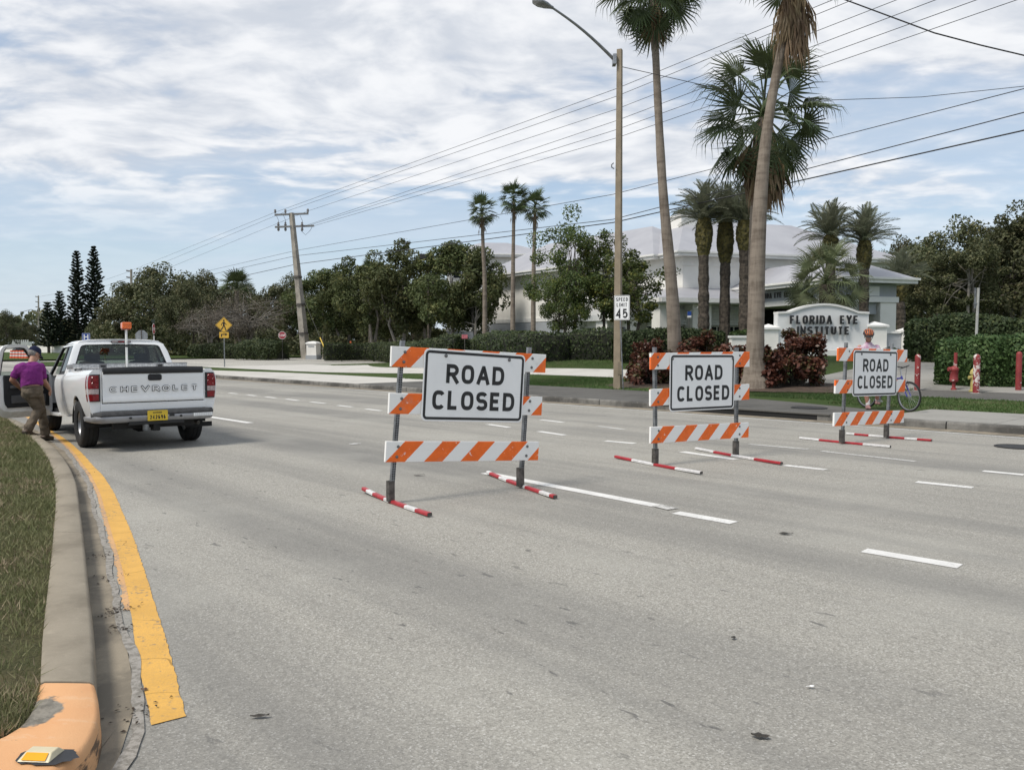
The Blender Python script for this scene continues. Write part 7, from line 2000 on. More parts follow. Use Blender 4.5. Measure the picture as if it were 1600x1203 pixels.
# cab back dark lining, green house sides
def gside(s, pts, mat, name, off=0.0, parent=tk, th=.03):
    """panel on the greenhouse side plane; pts are (y, f) with f 0 at the belt and 1 at the roof rail"""
    mb = MB()
    def P3(y, f, o): return (s*(.912+(.735-.912)*f-o), y, 1.125+(1.715-1.125)*f)
    n = len(pts); V = [P3(y, f, off) for y, f in pts]+[P3(y, f, off+th) for y, f in pts]
    mb.mesh(V, [tuple(range(n)), tuple(reversed(range(n, 2*n)))]+[(i, (i+1) % n, n+(i+1) % n, n+i) for i in range(n)]); return mb.build(name, mat, parent, bevel=.004 if th > .01 else 0, seg=1)
for s in (-1, 1):
    gside(s, [(1.10, 0), (1.36, 0), (1.43, 1), (1.26, 1)], M_CAR, 'rear_pillar')
    gside(s, [(1.385, .04), (1.84, .04), (1.86, .93), (1.455, .93)], M_GLASS, 'quarter_window', .012, th=.006)
    gside(s, [(1.365, 0), (1.86, 0), (1.86, .045), (1.365, .045)], M_TRIMBLK, 'window_seal')
    gside(s, [(1.37, .045), (1.392, .045), (1.46, .93), (1.44, .93)], M_TRIMBLK, 'window_seal')
    gside(s, [(1.85, 0), (1.94, 0), (1.95, .93), (1.862, .93)], M_TRIMBLK, 'door_pillar')
    gside(s, [(1.43, .935), (2.42, .935), (2.42, 1.0), (1.43, 1.0)], M_CAR, 'roof_rail')
    gside(s, [(2.90, 0), (3.05, 0), (2.47, 1.0), (2.38, 1.0)], M_TRIMBLK, 'windscreen_pillar', th=.05)
gside(1, [(1.96, .03), (2.86, .03), (2.37, .93), (1.965, .93)], M_GLASS, 'door_window', .012, th=.006)
mb = MB(); mb.poly([(-.80, 3.0, 1.15), (.80, 3.0, 1.15), (.67, 2.45, 1.74), (-.67, 2.45, 1.74)]); mb.build('windscreen', M_GLASS, tk, fix=False)
mb = MB(); mb.box(-.82, .82, 2.60, 2.98, .80, 1.14); mb.build('dashboard', M_DARKIN, tk, bevel=.06)
mb = MB(); Ms = Matrix.Translation((-.38, 2.46, 1.08)) @ Matrix.Rotation(R(62), 4, 'X')
for k in range(20): pass
mb.lathe([(.185+.014*math.cos(6.283*k/8), .014*math.sin(6.283*k/8)) for k in range(8)], 24, M=Ms, closed=True); mb.build('steering_wheel', M_DARKIN, tk, smooth=True)
def seat(x):
    st = None
    mb = MB(); mb.box(x-.27, x+.27, 1.72, 2.22, .72, .88); mb.build('seat_cushion', M_GREYIN, tk, bevel=.05)
    mb = MB(); secs = []
    for z, w_, y in ((.86, .26, 1.70), (1.0, .27, 1.66), (1.25, .25, 1.60), (1.34, .20, 1.58), (1.37, .10, 1.58)): secs.append([(x-w_, y, z), (x-w_*.7, y+.08, z), (x+w_*.7, y+.08, z), (x+w_, y, z), (x+w_*.8, y-.09, z), (x-w_*.8, y-.09, z)])
    mb.loft(secs, closed=True, cap=True); sb2 = mb.build('seat_back', M_GREYIN, tk, smooth=True)
    mb = MB(); mb.box(x-.13, x+.13, 1.52, 1.61, 1.37, 1.52); mb.build('head_rest', M_GREYIN, sb2, bevel=.035)
seat(-.42); seat(.42)
mb = MB(); mb.box(-.86, .86, 1.14, 1.20, .54, 1.12); mb.build('rear_lining', M_DARKIN, tk)
mb = MB(); mb.box(-.11, .11, 2.36, 2.40, 1.58, 1.66); mb.build('rear_mirror', M_TRIMBLK, tk, bevel=.01)
# third brake light, mirror on the far side
mb = MB(); plate(mb, rrect(-.165, .165, 1.735, 1.78, .02), yback(1.75)-.05, yback(1.75)-.0); bl3 = mb.build('high_brake_light', M_TRIMBLK, tk)
for x0, x1, m_ in ((-.15, -.055, M_LAMPCLEAR), (-.05, .05, M_LAMP), (.055, .15, M_LAMPCLEAR)):
    mb = MB(); plate(mb, rrect(x0, x1, 1.743, 1.772, .008), yback(1.75)-.056, yback(1.75)-.051); mb.build('lens', m_, bl3)
mb = MB(); mb.box(.98, 1.16, 2.78, 2.88, 1.12, 1.34); mb.build('door_mirror', M_TRIMBLK, tk, bevel=.03)
# diamond plate tool box across the bed
mb = MB(); mb.box(-.78, .78, .50, .98, .85, 1.20); tb_ = mb.build('tool_box', M_DIAM, tk, bevel=.008)
mb = MB(); mb.box(-.93, .93, .46, 1.0, 1.20, 1.275); mb.build('tool_box_lid', M_DIAM, tb_, bevel=.015)
mb = MB(); mb.box(-.93, .93, .452, .458, 1.262, 1.276); mb.build('lid_edge', M_RIM, tb_)
for x in (-.46, .46):
    mb = MB(); plate(mb, rrect(x-.06, x+.06, 1.205, 1.262, .008), .448, .459); lt = mb.build('latch', M_RIM, tb_)
    mb = MB(); plate(mb, rrect(x-.04, x+.04, 1.215, 1.25, .006), .444, .4475); mb.build('paddle', M_TRIMBLK, lt)
# beacon on a white mast
mb = MB(); mb.tube([(-.09, .42, 1.0), (-.09, .42, 2.06)], .019, 10); ms_ = mb.build('beacon_mast', plain('white pipe', (.72, .72, .70), var=.08), tk, smooth=True)
mb = MB(); mb.tube([(-.09, .42, 1.60), (-.09, .42, 1.65)], .021, 10); mb.build('tape_band', M_TRIMBLK, ms_)
mb = MB(); mb.lathe([(0, 0), (.09, 0), (.09, .02), (0, .02)], 4, M=Matrix.Translation((-.09, .42, 2.055)) @ Matrix.Rotation(R(45), 4, 'Z')); mb.build('beacon_base', plain('beacon base', (.30, .06, .03), var=.1), ms_)
M_BEACON = plain('orange beacon lens', (.85, .16, .01), rough=.15, var=.15, scale=30, coat=.5)
mb = MB(); mb.box(-.09-.075, -.09+.075, .42-.075, .42+.075, 2.076, 2.215); mb.build('beacon_lens', M_BEACON, ms_, bevel=.018, seg=3)
mb = MB(); 
for k in range(5): mb.box(-.09-.06+.026*k, -.09-.052+.026*k, .42-.079, .42-.0755, 2.09, 2.2)
mb.build('lens_rib', M_BEACON, ms_)
# the open driver door -------------------------------------------------
DOOR_OPEN = R(67)
dr = bpy.data.objects.new('driver_door', None); col.objects.link(dr); dr.parent = tk
dr.location = (-.93, CB1-.02, 0); dr.rotation_euler = (0, 0, DOOR_OPEN*-1)
dr['label'] = 'driver door standing wide open'
# door frame of reference: along -y from the hinge, outer skin towards -x
DL = CB1-.02-DH
def dside(x0, x1, y0, y1, z0, z1, name, mat, bev=.01):
    mb = MB(); mb.box(x0, x1, y0, y1, z0, z1); return mb.build(name, mat, dr, bevel=bev, seg=2)
secs = []
for i in range(11):
    y = -DL*i/10; r_ = .05*sm(DL*.85, DL, -y); q = []
    for k in range(11):
        z = .50+r_+(1.13-.50-r_)*k/10; q.append((-(bodyx(z)-.93)-.0, y, z))
    q += [(.10, y, 1.13), (.115, y, .9), (.11, y, .56+r_), (.03, y, .50+r_)]
    secs.append(q)
mb = MB(); mb.loft(secs, closed=True, cap=True); mb.build('door_shell', M_CAR, dr, smooth=True, auto=35)
def wx(z): return .0+(.912-.735)*(z-1.13)/.59
def bar(pts, wd, name, mat, th=.055):
    """frame of the window as a bent channel in the leaning glass plane"""
    mb = MB(); secs = []
    m = len(pts)
    for i, (y, z) in enumerate(pts):
        a = Vector(pts[max(0, i-1)]); b_ = Vector(pts[min(m-1, i+1)]); t = (b_-a).normalized(); nrm = Vector((-t.y, t.x))
        p = Vector((y, z)); o_, i_ = p+nrm*wd/2, p-nrm*wd/2
        secs.append([(wx(o_.y)+.0, o_.x, o_.y), (wx(i_.y)+.0, i_.x, i_.y), (wx(i_.y)+th, i_.x, i_.y), (wx(o_.y)+th, o_.x, o_.y)])
    mb.loft(secs, closed=True, cap=True); return mb.build(name, mat, dr, smooth=True, auto=40)
bar([(-DL+.03, 1.12), (-DL+.03, 1.40), (-DL+.035, 1.62), (-DL+.065, 1.685), (-DL+.13, 1.71), (-.62, 1.715), (-.55, 1.70), (-.48, 1.63), (-.03, 1.13)], .06, 'window_frame', M_CAR)
bar([(-DL+.075, 1.13), (-DL+.075, 1.60), (-DL+.11, 1.66), (-.62, 1.67), (-.56, 1.65), (-.11, 1.14)], .022, 'window_seal', M_TRIMBLK, .04)
mb = MB(); plate(mb, [(p[0], p[1]) for p in [(0, 0)]], 0, 0) if False else None
# inner trim panel
tp = [(-.07, .60), (-DL+.14, .60), (-DL+.10, .65), (-DL+.085, .75), (-DL+.085, 1.135), (-.07, 1.135)]
mb = MB(); mb.mesh([(.112, y, z) for y, z in tp]+[(.145, y*.985-.005, z) for y, z in tp], [tuple(range(6)), tuple(reversed(range(6, 12)))]+[(i, 6+i, 6+(i+1) % 6, (i+1) % 6) for i in range(6)]); mb.build('trim_panel', M_DARKIN, dr, bevel=.01)
dside(.145, .19, -DL+.18, -.25, .92, .97, 'arm_rest', M_GREYIN, .015); dside(.145, .165, -DL+.2, -.15, .66, .80, 'map_pocket', M_GREYIN, .01)
mb = MB(); mb.box(-.0, .085, -DL-.006, -DL-.001, .82, .98); mb.build('latch_plate', M_RIM, dr)
for z in (.86, .93, 1.04):
    mb = MB(); mb.box(.02, .055, -DL-.010, -DL-.0065, z, z+.028); mb.build('latch_slot', M_HOLE, dr)
mb = MB(); mb.box(-.17, -.05, -.30, -.20, 1.14, 1.36); mb.build('door_mirror', M_TRIMBLK, dr, bevel=.03)
mb = MB(); mb.box(-.075, -.045, -DL+.12, -DL+.30, .98, 1.03); mb.build('door_handle', M_TRIMBLK, dr, bevel=.01)
mb = MB(); mb.mesh([(wx(z)+.02, y, z) for y, z in [(-DL+.09, 1.13), (-DL+.09, 1.19), (-.16, 1.19), (-.11, 1.13)]], [(0, 1, 2, 3)]); mb.build('window_glass_edge', M_GLASS, dr, fix=False)

# ride height and roof height of the finished body (the wheels, axle and frame stay where they are)
ZM = [(0, 0), (.27, .30), (.36, .445), (.50, .56), (.62, .765), (.66, .80), (1.105, 1.215), (1.155, 1.285), (1.20, 1.33), (1.275, 1.415), (1.70, 1.775), (1.81, 1.862), (2.06, 1.995), (2.215, 2.115), (3, 2.9)]
RAKE = .042
def in_door(o):
    while o is not None:
        if o.name.startswith('driver_door'): return True
        o = o.parent
    return False
def zmap(z):
    for (a, b_), (c, d) in zip(ZM, ZM[1:]):
        if z <= c: return b_+(d-b_)*(z-a)/(c-a)
    return z
seen_ = set()
def lift(o, base=0.0):
    for ch in o.children:
        if ch.name.split('.')[0] in ('wheel', 'rear_axle', 'chassis', 'exhaust', 'mud_flap', 'underbody', 'wheel_well'): continue
        if ch.type == 'MESH' and ch.data.name not in seen_:
            seen_.add(ch.data.name)
            if in_door(ch):
                for v in ch.data.vertices:
                    z = zmap(v.co.z)-RAKE*3.3; v.co.z = z if z > 1.12 else 1.12-(1.12-z)*1.13
            else:
                for v in ch.data.vertices: v.co.z = zmap(v.co.z)-RAKE*max(-.3, v.co.y+.98)
        lift(ch)
lift(tk)
# ------------------------------------------------------------------ people
def capsule(mb, a, b, ra, rb, n=12):
    a, b = Vector(a), Vector(b); t = (b-a); L = t.length; t.normalize()
    ref = Vector((0, 0, 1)) if abs(t.z) < .9 else Vector((1, 0, 0)); u = (ref-t*ref.dot(t)).normalized(); v = t.cross(u); secs = []
    for k in range(5): q = math.pi/2*k/4; secs.append((a-t*ra*math.cos(q), max(1e-3, ra*math.sin(q))))
    for k in range(5): q = math.pi/2*(4-k)/4; secs.append((b+t*rb*math.cos(q), max(1e-3, rb*math.sin(q))))
    mb.loft([[c+u*(r*math.cos(6.283*i/n))+v*(r*math.sin(6.283*i/n)) for i in range(n)] for c, r in secs], closed=True, cap=True)
def chain(mb, pts, rs):
    for i in range(len(pts)-1): capsule(mb, pts[i], pts[i+1], rs[i], rs[i+1])
def ellipsoid(mb, c, r, rot=None, n=14, m=9):
    M_ = Matrix.Translation(c) @ (rot.to_4x4() if rot else Matrix.Identity(4)); secs = []
    for i in range(m+1):
        q = math.pi*i/m; secs.append([M_ @ Vector((r[0]*max(1e-3, math.sin(q))*math.cos(6.283*k/n), r[1]*max(1e-3, math.sin(q))*math.sin(6.283*k/n), r[2]*math.cos(q))) for k in range(n)])
    mb.loft(secs, closed=True, cap=True)
def torso(mb, secs, n=18):
    """secs: (centre, right axis, half width, half depth)"""
    out_ = []
    for i, (c, ax, w_, d_) in enumerate(secs):
        c = Vector(c); ax = Vector(ax).normalized(); up = (Vector(secs[min(i+1, len(secs)-1)][0])-Vector(secs[max(0, i-1)][0])).normalized(); f = up.cross(ax).normalized()
        out_.append([c+ax*(w_*math.copysign(abs(math.cos(6.283*k/n))**.8, math.cos(6.283*k/n)))+f*(d_*math.copysign(abs(math.sin(6.283*k/n))**.85, math.sin(6.283*k/n))) for k in range(n)])
    mb.loft(out_, closed=True, cap=True)
def fuse(mb, name, mat, parent, voxel=.012, smooth=3, disp=None):
    o = mb.build(name, mat, parent)
    m = o.modifiers.new('remesh', 'REMESH'); m.mode = 'VOXEL'; m.voxel_size = voxel; m.use_smooth_shade = True
    s = o.modifiers.new('smooth', 'SMOOTH'); s.factor = .5; s.iterations = smooth
    dg = bpy.context.evaluated_depsgraph_get(); me = bpy.data.meshes.new_from_object(o.evaluated_get(dg)); o.modifiers.clear()
    old = o.data; o.data = me; me.name = name; bpy.data.meshes.remove(old)
    if not me.materials: me.materials.append(mat)
    if disp:                                 # folds in the cloth
        from mathutils import noise
        nv = [v.normal.copy() for v in me.vertices]
        for v, n_ in zip(me.vertices, nv):
            q = v.co; k = noise.noise(Vector((q.x*7+q.z*5, q.y*7, q.z*13)))+.5*noise.noise(Vector((q.x*19, q.y*19, q.z*24-q.x*9)))
            v.co = q+n_*k*disp
    return o
def hand(mb, wrist, d, palm_n, s=1.0, curl=.5, side=1):
    """palm and five unequal fingers; d along the hand, palm_n out of the palm"""
    w_ = Vector(wrist); d = Vector(d).normalized(); pn = Vector(palm_n); pn = (pn-d*pn.dot(d)).normalized(); sx = d.cross(pn)*side
    for q in (-.024, -.008, .008, .024): capsule(mb, w_+d*.01*s+sx*q*.7*s, w_+d*.085*s+sx*q*s, .017*s, .0135*s, 8)
    for q, l_, c_ in ((-.030, .062, 1.15), (-.010, .075, 1.0), (.011, .080, 1.0), (.031, .072, 1.0)):
        p = w_+d*.09*s+sx*q*s; dd = d.copy(); ang = curl*.5*c_
        for k in range(3):
            dd = (dd*math.cos(ang)+pn*math.sin(ang)).normalized() if k == 0 else (dd*math.cos(curl*.6)+(pn-dd*pn.dot(dd)).normalized()*math.sin(curl*.6)).normalized()
            q2 = p+dd*l_*s*(.45, .32, .23)[k]; capsule(mb, p, q2, (.0095, .0088, .008)[k]*s, (.009, .008, .007)[k]*s, 8); p = q2
    p = w_+d*.03*s+sx*.028*s; dd = (d*.7+sx*.6+pn*.35).normalized(); q2 = p+dd*.042*s; capsule(mb, p, q2, .013*s, .0105*s, 8); q3 = q2+(d*.9+pn*.4+sx*.1).normalized()*.034*s; capsule(mb, q2, q3, .0105*s, .0085*s, 8)
def head(mb, c, face, up, s=1.0):
    """skull, jaw, nose, ears; returns (face dir, right dir, up dir)"""
    f = Vector(face).normalized(); u = Vector(up); u = (u-f*u.dot(f)).normalized(); r_ = f.cross(u); c = Vector(c); M_ = Matrix((r_, f, u)).transposed()
    ellipsoid(mb, c+u*.025*s-f*.012*s, (.074*s, .096*s, .098*s), M_); ellipsoid(mb, c-u*.045*s+f*.028*s, (.056*s, .064*s, .066*s), M_)
    capsule(mb, c-u*.095*s+f*.062*s, c-u*.09*s+f*.07*s, .022*s, .02*s, 8)
    capsule(mb, c+u*.008*s+f*.088*s, c-u*.03*s+f*.107*s, .010*s, .015*s, 8)
    capsule(mb, c-u*.035*s+f*.098*s+r_*.008*s, c-u*.035*s+f*.098*s-r_*.008*s, .011*s, .011*s, 8)
    capsule(mb, c+u*.03*s+f*.078*s+r_*.04*s, c+u*.03*s+f*.078*s-r_*.04*s, .014*s, .014*s, 8)
    capsule(mb, c-u*.066*s+f*.088*s+r_*.02*s, c-u*.066*s+f*.088*s-r_*.02*s, .010*s, .010*s, 8)
    for q in (-1, 1): ellipsoid(mb, c+r_*.078*s*q-u*.004*s-f*.008*s, (.012*s, .021*s, .033*s), M_, 10, 6)
    return f, r_, u, M_, c
M_SKIN = plain('tanned skin', (.36, .185, .12), rough=.55, var=.10, scale=14)
M_SKIN2 = plain('fair skin', (.42, .215, .155), rough=.55, var=.10, scale=14)
def cloth(name, c, var=.12, scale=9, c2=None):
    m, n, b = new_mat(name); co = obj_co(n)
    f = n.noise(co, scale, 5, .6); wv = n.noise(n.mapping(co, scale=(1, 1, .35)), 16, 4, .6)
    n.link(n.mix(n.ramp(f, .35, .65), c2 or tuple(x*(1-var*1.5) for x in c), c), b.inputs['Base Color']); b.inputs['Roughness'].default_value = .9; b.inputs['Specular IOR Level'].default_value = .15
    bn = n.add('ShaderNodeBump'); bn.inputs['Strength'].default_value = .7; bn.inputs['Distance'].default_value = .025; n.link(wv, bn.inputs['Height']); n.link(bn.outputs[0], b.inputs['Normal'])
    return m
M_PURPLE = cloth('purple polo cloth', (.185, .030, .175)); M_KHAKI = cloth('khaki cloth', (.150, .122, .092), .2); M_NAVY = cloth('navy cap cloth', (.018, .022, .05))
M_SHOE = plain('brown shoe leather', (.09, .06, .04), rough=.6, var=.2); M_HAIR = plain('grey hair', (.30, .28, .26), rough=.8, var=.3, scale=60); M_SOLE = plain('shoe sole', (.05, .045, .04), var=.1)

pm = G(57, 679, KZ)
man = root('person', 'man in a purple polo, khaki trousers and navy cap stepping to the open truck door', 'person', (pm.x, pm.y, KZ), R(29.5))
J = dict(head=(.0, .16, 1.36), neck0=(-.055, .05, 1.20), neck1=(-.03, .10, 1.27), sl=(-.285, .03, 1.135), sr=(.115, .10, 1.145), chest=(-.085, .03, 1.08), belly=(-.06, .03, .88), pel=(-.055, .0, .76),
         el=(-.415, .08, .93), hl=(-.265, .30, .775), er=(.165, .20, .895), hr=(.265, .37, .755),
         hipl=(-.14, -.01, .73), hipr=(.03, .03, .73), kl=(.055, .10, .42), al=(-.155, -.07, .10), kr=(.10, .26, .41), ar=(.165, .33, -.03))
V = {k: Vector((v[0]*.80, v[1], v[2])) for k, v in J.items()}
axr = (V['sr']-V['sl']).normalized(); axh = (V['hipr']-V['hipl']).normalized()
mb = MB()
torso(mb, [(V['pel']-Vector((0, 0, .06)), axh, .12, .10), (V['pel'], axh, .14, .12), (V['belly'], axh, .14, .125), (V['chest'], axr, .15, .12), (V['chest']+Vector((0, .01, .08)), axr, .14, .10), (V['neck0'], axr, .07, .065)])
chain(mb, [V['neck0'], V['neck1'], V['head']+Vector((-.01, -.02, -.05))], [.062, .058, .055])
f, r_, u, HM, hc = head(mb, V['head'], (.75, .50, -.50), (.25, .25, 1))
for a, b_, c_, pn, sd__ in (('sl', 'el', 'hl', (1, 0, 0), 1), ('sr', 'er', 'hr', (-1, .2, 0), -1)):
    A, B, C_ = V[a], V[b_], V[c_]; chain(mb, [A, B], [.058, .046]); chain(mb, [B, B.lerp(C_, .35), C_], [.046, .047, .031])
    hand(mb, C_, (C_-B).normalized()+Vector((0, .25, -.35)), pn, 1.05, .55, sd__)
for h_, k_n, a_ in (('hipl', 'kl', 'al'), ('hipr', 'kr', 'ar')): chain(mb, [V[h_], V[k_n], V[a_]], [.085, .058, .042])
fuse(mb, 'body', M_SKIN, man, .0105, 2)
mb = MB()
torso(mb, [(V['pel']+Vector((0, .0, .035)), axh, .158, .140), (V['belly']-Vector((0, 0, .03)), axh, .166, .155), (V['belly']+Vector((0, 0, .08)), axh, .168, .150), (V['chest'], axr, .178, .140), (V['chest']+Vector((0, .01, .075)), axr, .160, .115), (V['neck0']-Vector((0, 0, .015)), axr, .100, .088), (V['neck0']+Vector((.01, .01, .022)), axr, .072, .068)])
for a, b_ in (('sl', 'el'), ('sr', 'er')): chain(mb, [V[a]-Vector((0, 0, .0)), V[a].lerp(V[b_], .62)], [.070, .067])
ellipsoid(mb, V['chest']+Vector((-.10, -.03, .03)), (.10, .10, .12)); ellipsoid(mb, V['chest']+Vector((.09, .0, .03)), (.10, .10, .12))
fuse(mb, 'polo_shirt', M_PURPLE, man, .0115, 2, .011)
mb = MB(); chain(mb, [V['neck0']+Vector((-.065, -.02, .01)), V['neck0']+Vector((-.02, -.065, .022)), V['neck0']+Vector((.05, -.03, .02)), V['neck0']+Vector((.075, .04, .01))], [.017]*4); fuse(mb, 'collar', M_PURPLE, man, .009, 1)
mb = MB()
torso(mb, [(V['pel']-Vector((0, 0, .12)), axh, .12, .125), (V['pel']-Vector((0, 0, .05)), axh, .162, .152), (V['pel']+Vector((0, 0, .01)), axh, .164, .152), (V['pel']+Vector((0, 0, .06)), axh, .157, .143)])
for h_, k_n, a_ in (('hipl', 'kl', 'al'), ('hipr', 'kr', 'ar')):
    H_, K_, A_ = V[h_], V[k_n], V[a_]; A_ = A_+(K_-A_).normalized()*.035
    chain(mb, [H_+Vector((0, 0, -.03)), H_.lerp(K_, .5), K_, K_.lerp(A_, .5), A_], [.100, .090, .076, .073, .077])
fuse(mb, 'trousers', M_KHAKI, man, .0115, 2, .014)
mb = MB(); 
torso(mb, [(V['pel']+Vector((0, 0, .045)), axh, .161, .148), (V['pel']+Vector((0, 0, .075)), axh, .160, .147)]); mb.build('belt', M_SHOE, man, smooth=True)
for a_, toe, lift in (('al', Vector((.60, .75, -.35)), -.0), ('ar', Vector((.45, .85, -.15)), 0)):
    A_ = V[a_]; t = toe.normalized(); side = t.cross(Vector((0, 0, 1))).normalized(); mb = MB(); h0 = A_-t*.07+Vector((0, 0, -.055)); t1 = A_+t*.17+Vector((0, 0, -.058))
    for q in (-.018, .018): capsule(mb, h0+side*q, t1+side*q*1.4, .036, .034)
    capsule(mb, A_+Vector((0, 0, .0)), A_+t*.05+Vector((0, 0, -.04)), .05, .045)
    sh = fuse(mb, 'shoe', M_SHOE, man, .010, 2)
    mb = MB(); 
    for q in (-.018, .018): capsule(mb, h0+side*q+Vector((0, 0, -.022)), t1+side*q*1.4+Vector((0, 0, -.022)), .030, .030)
    fuse(mb, 'sole', M_SOLE, sh, .010, 1)
# hair below the cap, cap with peak, glasses
mb = MB(); ellipsoid(mb, hc+u*.015-f*.026, (.080, .092, .082), HM); ho = fuse(mb, 'hair', M_HAIR, man, .009, 1)
mb = MB(); secs = []
for i in range(9):
    q = math.pi/2*i/8; z = .110*math.sin(q); rr = math.cos(q)**.6 if i < 8 else .02
    secs.append([hc+u*(.030+z)+HM @ Vector((.086*rr*math.cos(6.283*k/20), .108*rr*math.sin(6.283*k/20)-.010, 0)) for k in range(20)])
mb.loft(secs, closed=True, cap=True); cp_ = mb.build('cap', M_NAVY, man, smooth=True)
mb = MB(); A_, B_ = [], []
for k in range(11):
    q = R(25+130*k/10); A_.append(hc+u*.036+HM @ Vector((.086*math.cos(q), .106*math.sin(q)-.010, 0))); B_.append(hc+u*(.022-.02*math.sin(q))+HM @ Vector((.080*math.cos(q), .106*math.sin(q)-.010+.075*math.sin(q), 0)))
mb.loft([A_, B_, [p-u*.006 for p in B_], [p-u*.008 for p in A_]]); mb.build('peak', M_NAVY, cp_, smooth=True)
mb = MB()
for q in (-1, 1):
    c_ = hc+u*.008+f*.094+r_*.034*q; mb.tube([c_+HM @ Vector((.024*math.cos(6.283*k/12), 0, .018*math.sin(6.283*k/12))) for k in range(13)], .003, 5)
    mb.tube([c_+r_*.024*q, hc+u*.014-f*.01+r_*.081*q], .003, 5)
mb.tube([hc+u*.01+f*.098-r_*.010, hc+u*.01+f*.098+r_*.010], .003, 5); mb.build('glasses', M_RIM, man)

# ------------------------------------------------------------------ cyclist and bicycle behind the far barricade
def bike_pt(px, py, Y): return AT(px, py, Y)
fw = G(1420, 643.5, .155); rwp = G(1354, 637, .155)
YBK = fw.y; ang = math.atan2(rwp.y-fw.y, rwp.x-fw.x)+math.pi
ang = math.atan2(fw.y-rwp.y, fw.x-rwp.x)
bk = root('bicycle', 'blue bicycle standing side on behind the far barricade, front wheel to the open side', 'bicycle', (rwp.x, rwp.y, .155), ang)
WB = (Vector((fw.x, fw.y))-Vector((rwp.x, rwp.y))).length; r = .345
M_BLUE = plain('blue frame paint', (.035, .035, .26), rough=.3, var=.1, coat=.4); M_CHROME = plain('bright steel', (.5, .5, .5), rough=.3, metal=.8, var=.1)
def bwheel(x):
    mb = MB(); Mx = Matrix.Translation((x, 0, r)) @ Matrix.Rotation(R(90), 4, 'X')
    mb.lathe([(r-.02+.02*math.cos(6.283*k/10), .02*math.sin(6.283*k/10)) for k in range(10)], 44, M=Mx, closed=True); w_ = mb.build('wheel', M_RUBBER, bk, smooth=True)
    mb = MB(); mb.lathe([(r-.038, -.011), (r-.055, -.009), (r-.055, .009), (r-.038, .011)], 44, M=Mx, closed=True); mb.build('rim', M_RIM, w_, smooth=True)
    mb = MB()
    for k in range(28):
        a = 6.283*k/28; b_ = a+(.55 if k % 2 else -.55); mb.tube([(x+.02*math.cos(b_), .03*(1 if k % 4 < 2 else -1), r+.02*math.sin(b_)), (x+(r-.05)*math.cos(a), 0, r+(r-.05)*math.sin(a))], .0012, 3)
    mb.build('spokes', M_CHROME, w_)['kind'] = 'stuff'
    mb = MB(); mb.lathe([(0, -.05), (.02, -.045), (.016, 0), (.02, .045), (0, .05)], 12, M=Mx); mb.build('hub', M_RIM, w_, smooth=True)
bwheel(0); bwheel(WB)
bb = Vector((.42, 0, .29)); st_top = Vector((.27, 0, .74)); hd_b = Vector((WB-.19, 0, .66)); hd_t = Vector((WB-.24, 0, .80)); 
mb = MB()
mb.tube([bb, st_top], .017, 8); mb.tube([bb, hd_b-Vector((.0, 0, .0))], .021, 8); mb.tube([st_top.lerp(bb, .25), hd_t-Vector((-.02, 0, .04))], .019, 8); mb.tube([hd_b, hd_t], .022, 8)
for s in (-1, 1): mb.tube([bb+Vector((0, s*.03, 0)), (0, s*.055, r)], .010, 6); mb.tube([st_top.lerp(bb, .1)+Vector((0, s*.02, 0)), (0, s*.055, r)], .009, 6)
mb.build('frame', M_BLUE, bk, smooth=True)
mb = MB()
for s in (-1, 1): mb.tube([hd_b+Vector((.005, s*.055, -.02)), hd_b.lerp(Vector((WB, 0, r)), .5)+Vector((0, s*.06, 0))], .019, 8); mb.tube([hd_b.lerp(Vector((WB, 0, r)), .42)+Vector((0, s*.06, 0)), (WB, s*.055, r)], .013, 8)
mb.tube([hd_b+Vector((.004, -.06, -.02)), hd_b+Vector((.004, .06, -.02))], .018, 8); mb.build('fork', M_BLUE, bk, smooth=True)
mb = MB(); mb.tube([hd_t, hd_t+Vector((-.04, 0, .16)), hd_t+Vector((.03, 0, .19))], .014, 8); stt = hd_t+Vector((.03, 0, .19))
mb.build('stem', M_CHROME, bk, smooth=True)
mb = MB(); mb.tube([stt+Vector((-.12, -.30, .05)), stt+Vector((-.02, -.14, .03)), stt, stt+Vector((-.02, .14, .03)), stt+Vector((-.12, .30, .05))], .012, 8); mb.build('handlebar', M_TRIMBLK, bk, smooth=True)
mb = MB(); mb.tube([st_top, st_top+Vector((-.04, 0, .13))], .013, 8); mb.build('seat_post', M_CHROME, bk)
mb = MB(); q = st_top+Vector((-.04, 0, .15)); secs = []
for x, w_, z in ((-.14, .05, .02), (-.10, .08, .02), (-.02, .065, .01), (.06, .03, .005), (.14, .018, -.005)): secs.append([(q.x+x, -w_, q.z+z-.02), (q.x+x, -w_*.6, q.z+z+.025), (q.x+x, w_*.6, q.z+z+.025), (q.x+x, w_, q.z+z-.02)])
mb.loft(secs, closed=True, cap=True); mb.build('saddle', M_TRIMBLK, bk, smooth=True)
mb = MB(); mb.lathe([(.088, -.003), (.10, 0), (.088, .003), (.06, .003), (.06, -.003)], 26, M=Matrix.Translation(bb+Vector((0, -.05, 0))) @ Matrix.Rotation(R(90), 4, 'X'), closed=True)
for k in range(4):
    a = 6.283*k/4+.4; mb.tube([bb+Vector((0, -.05, 0)), bb+Vector((.08*math.cos(a), -.05, .08*math.sin(a)))], .008, 5)
mb.build('chainring', M_CHROME, bk)
mb = MB(); 
for s, a in ((-1, -.6), (1, 2.54)):
    e = bb+Vector((.17*math.cos(a), s*.075, .17*math.sin(a))); mb.tube([bb+Vector((0, s*.06, 0)), e], .011, 6); mb.box(e.x-.045, e.x+.045, e.y+(s*.05)-.045, e.y+(s*.05)+.045, e.z-.012, e.z+.012)
mb.build('crank', M_CHROME, bk)
mb = MB()
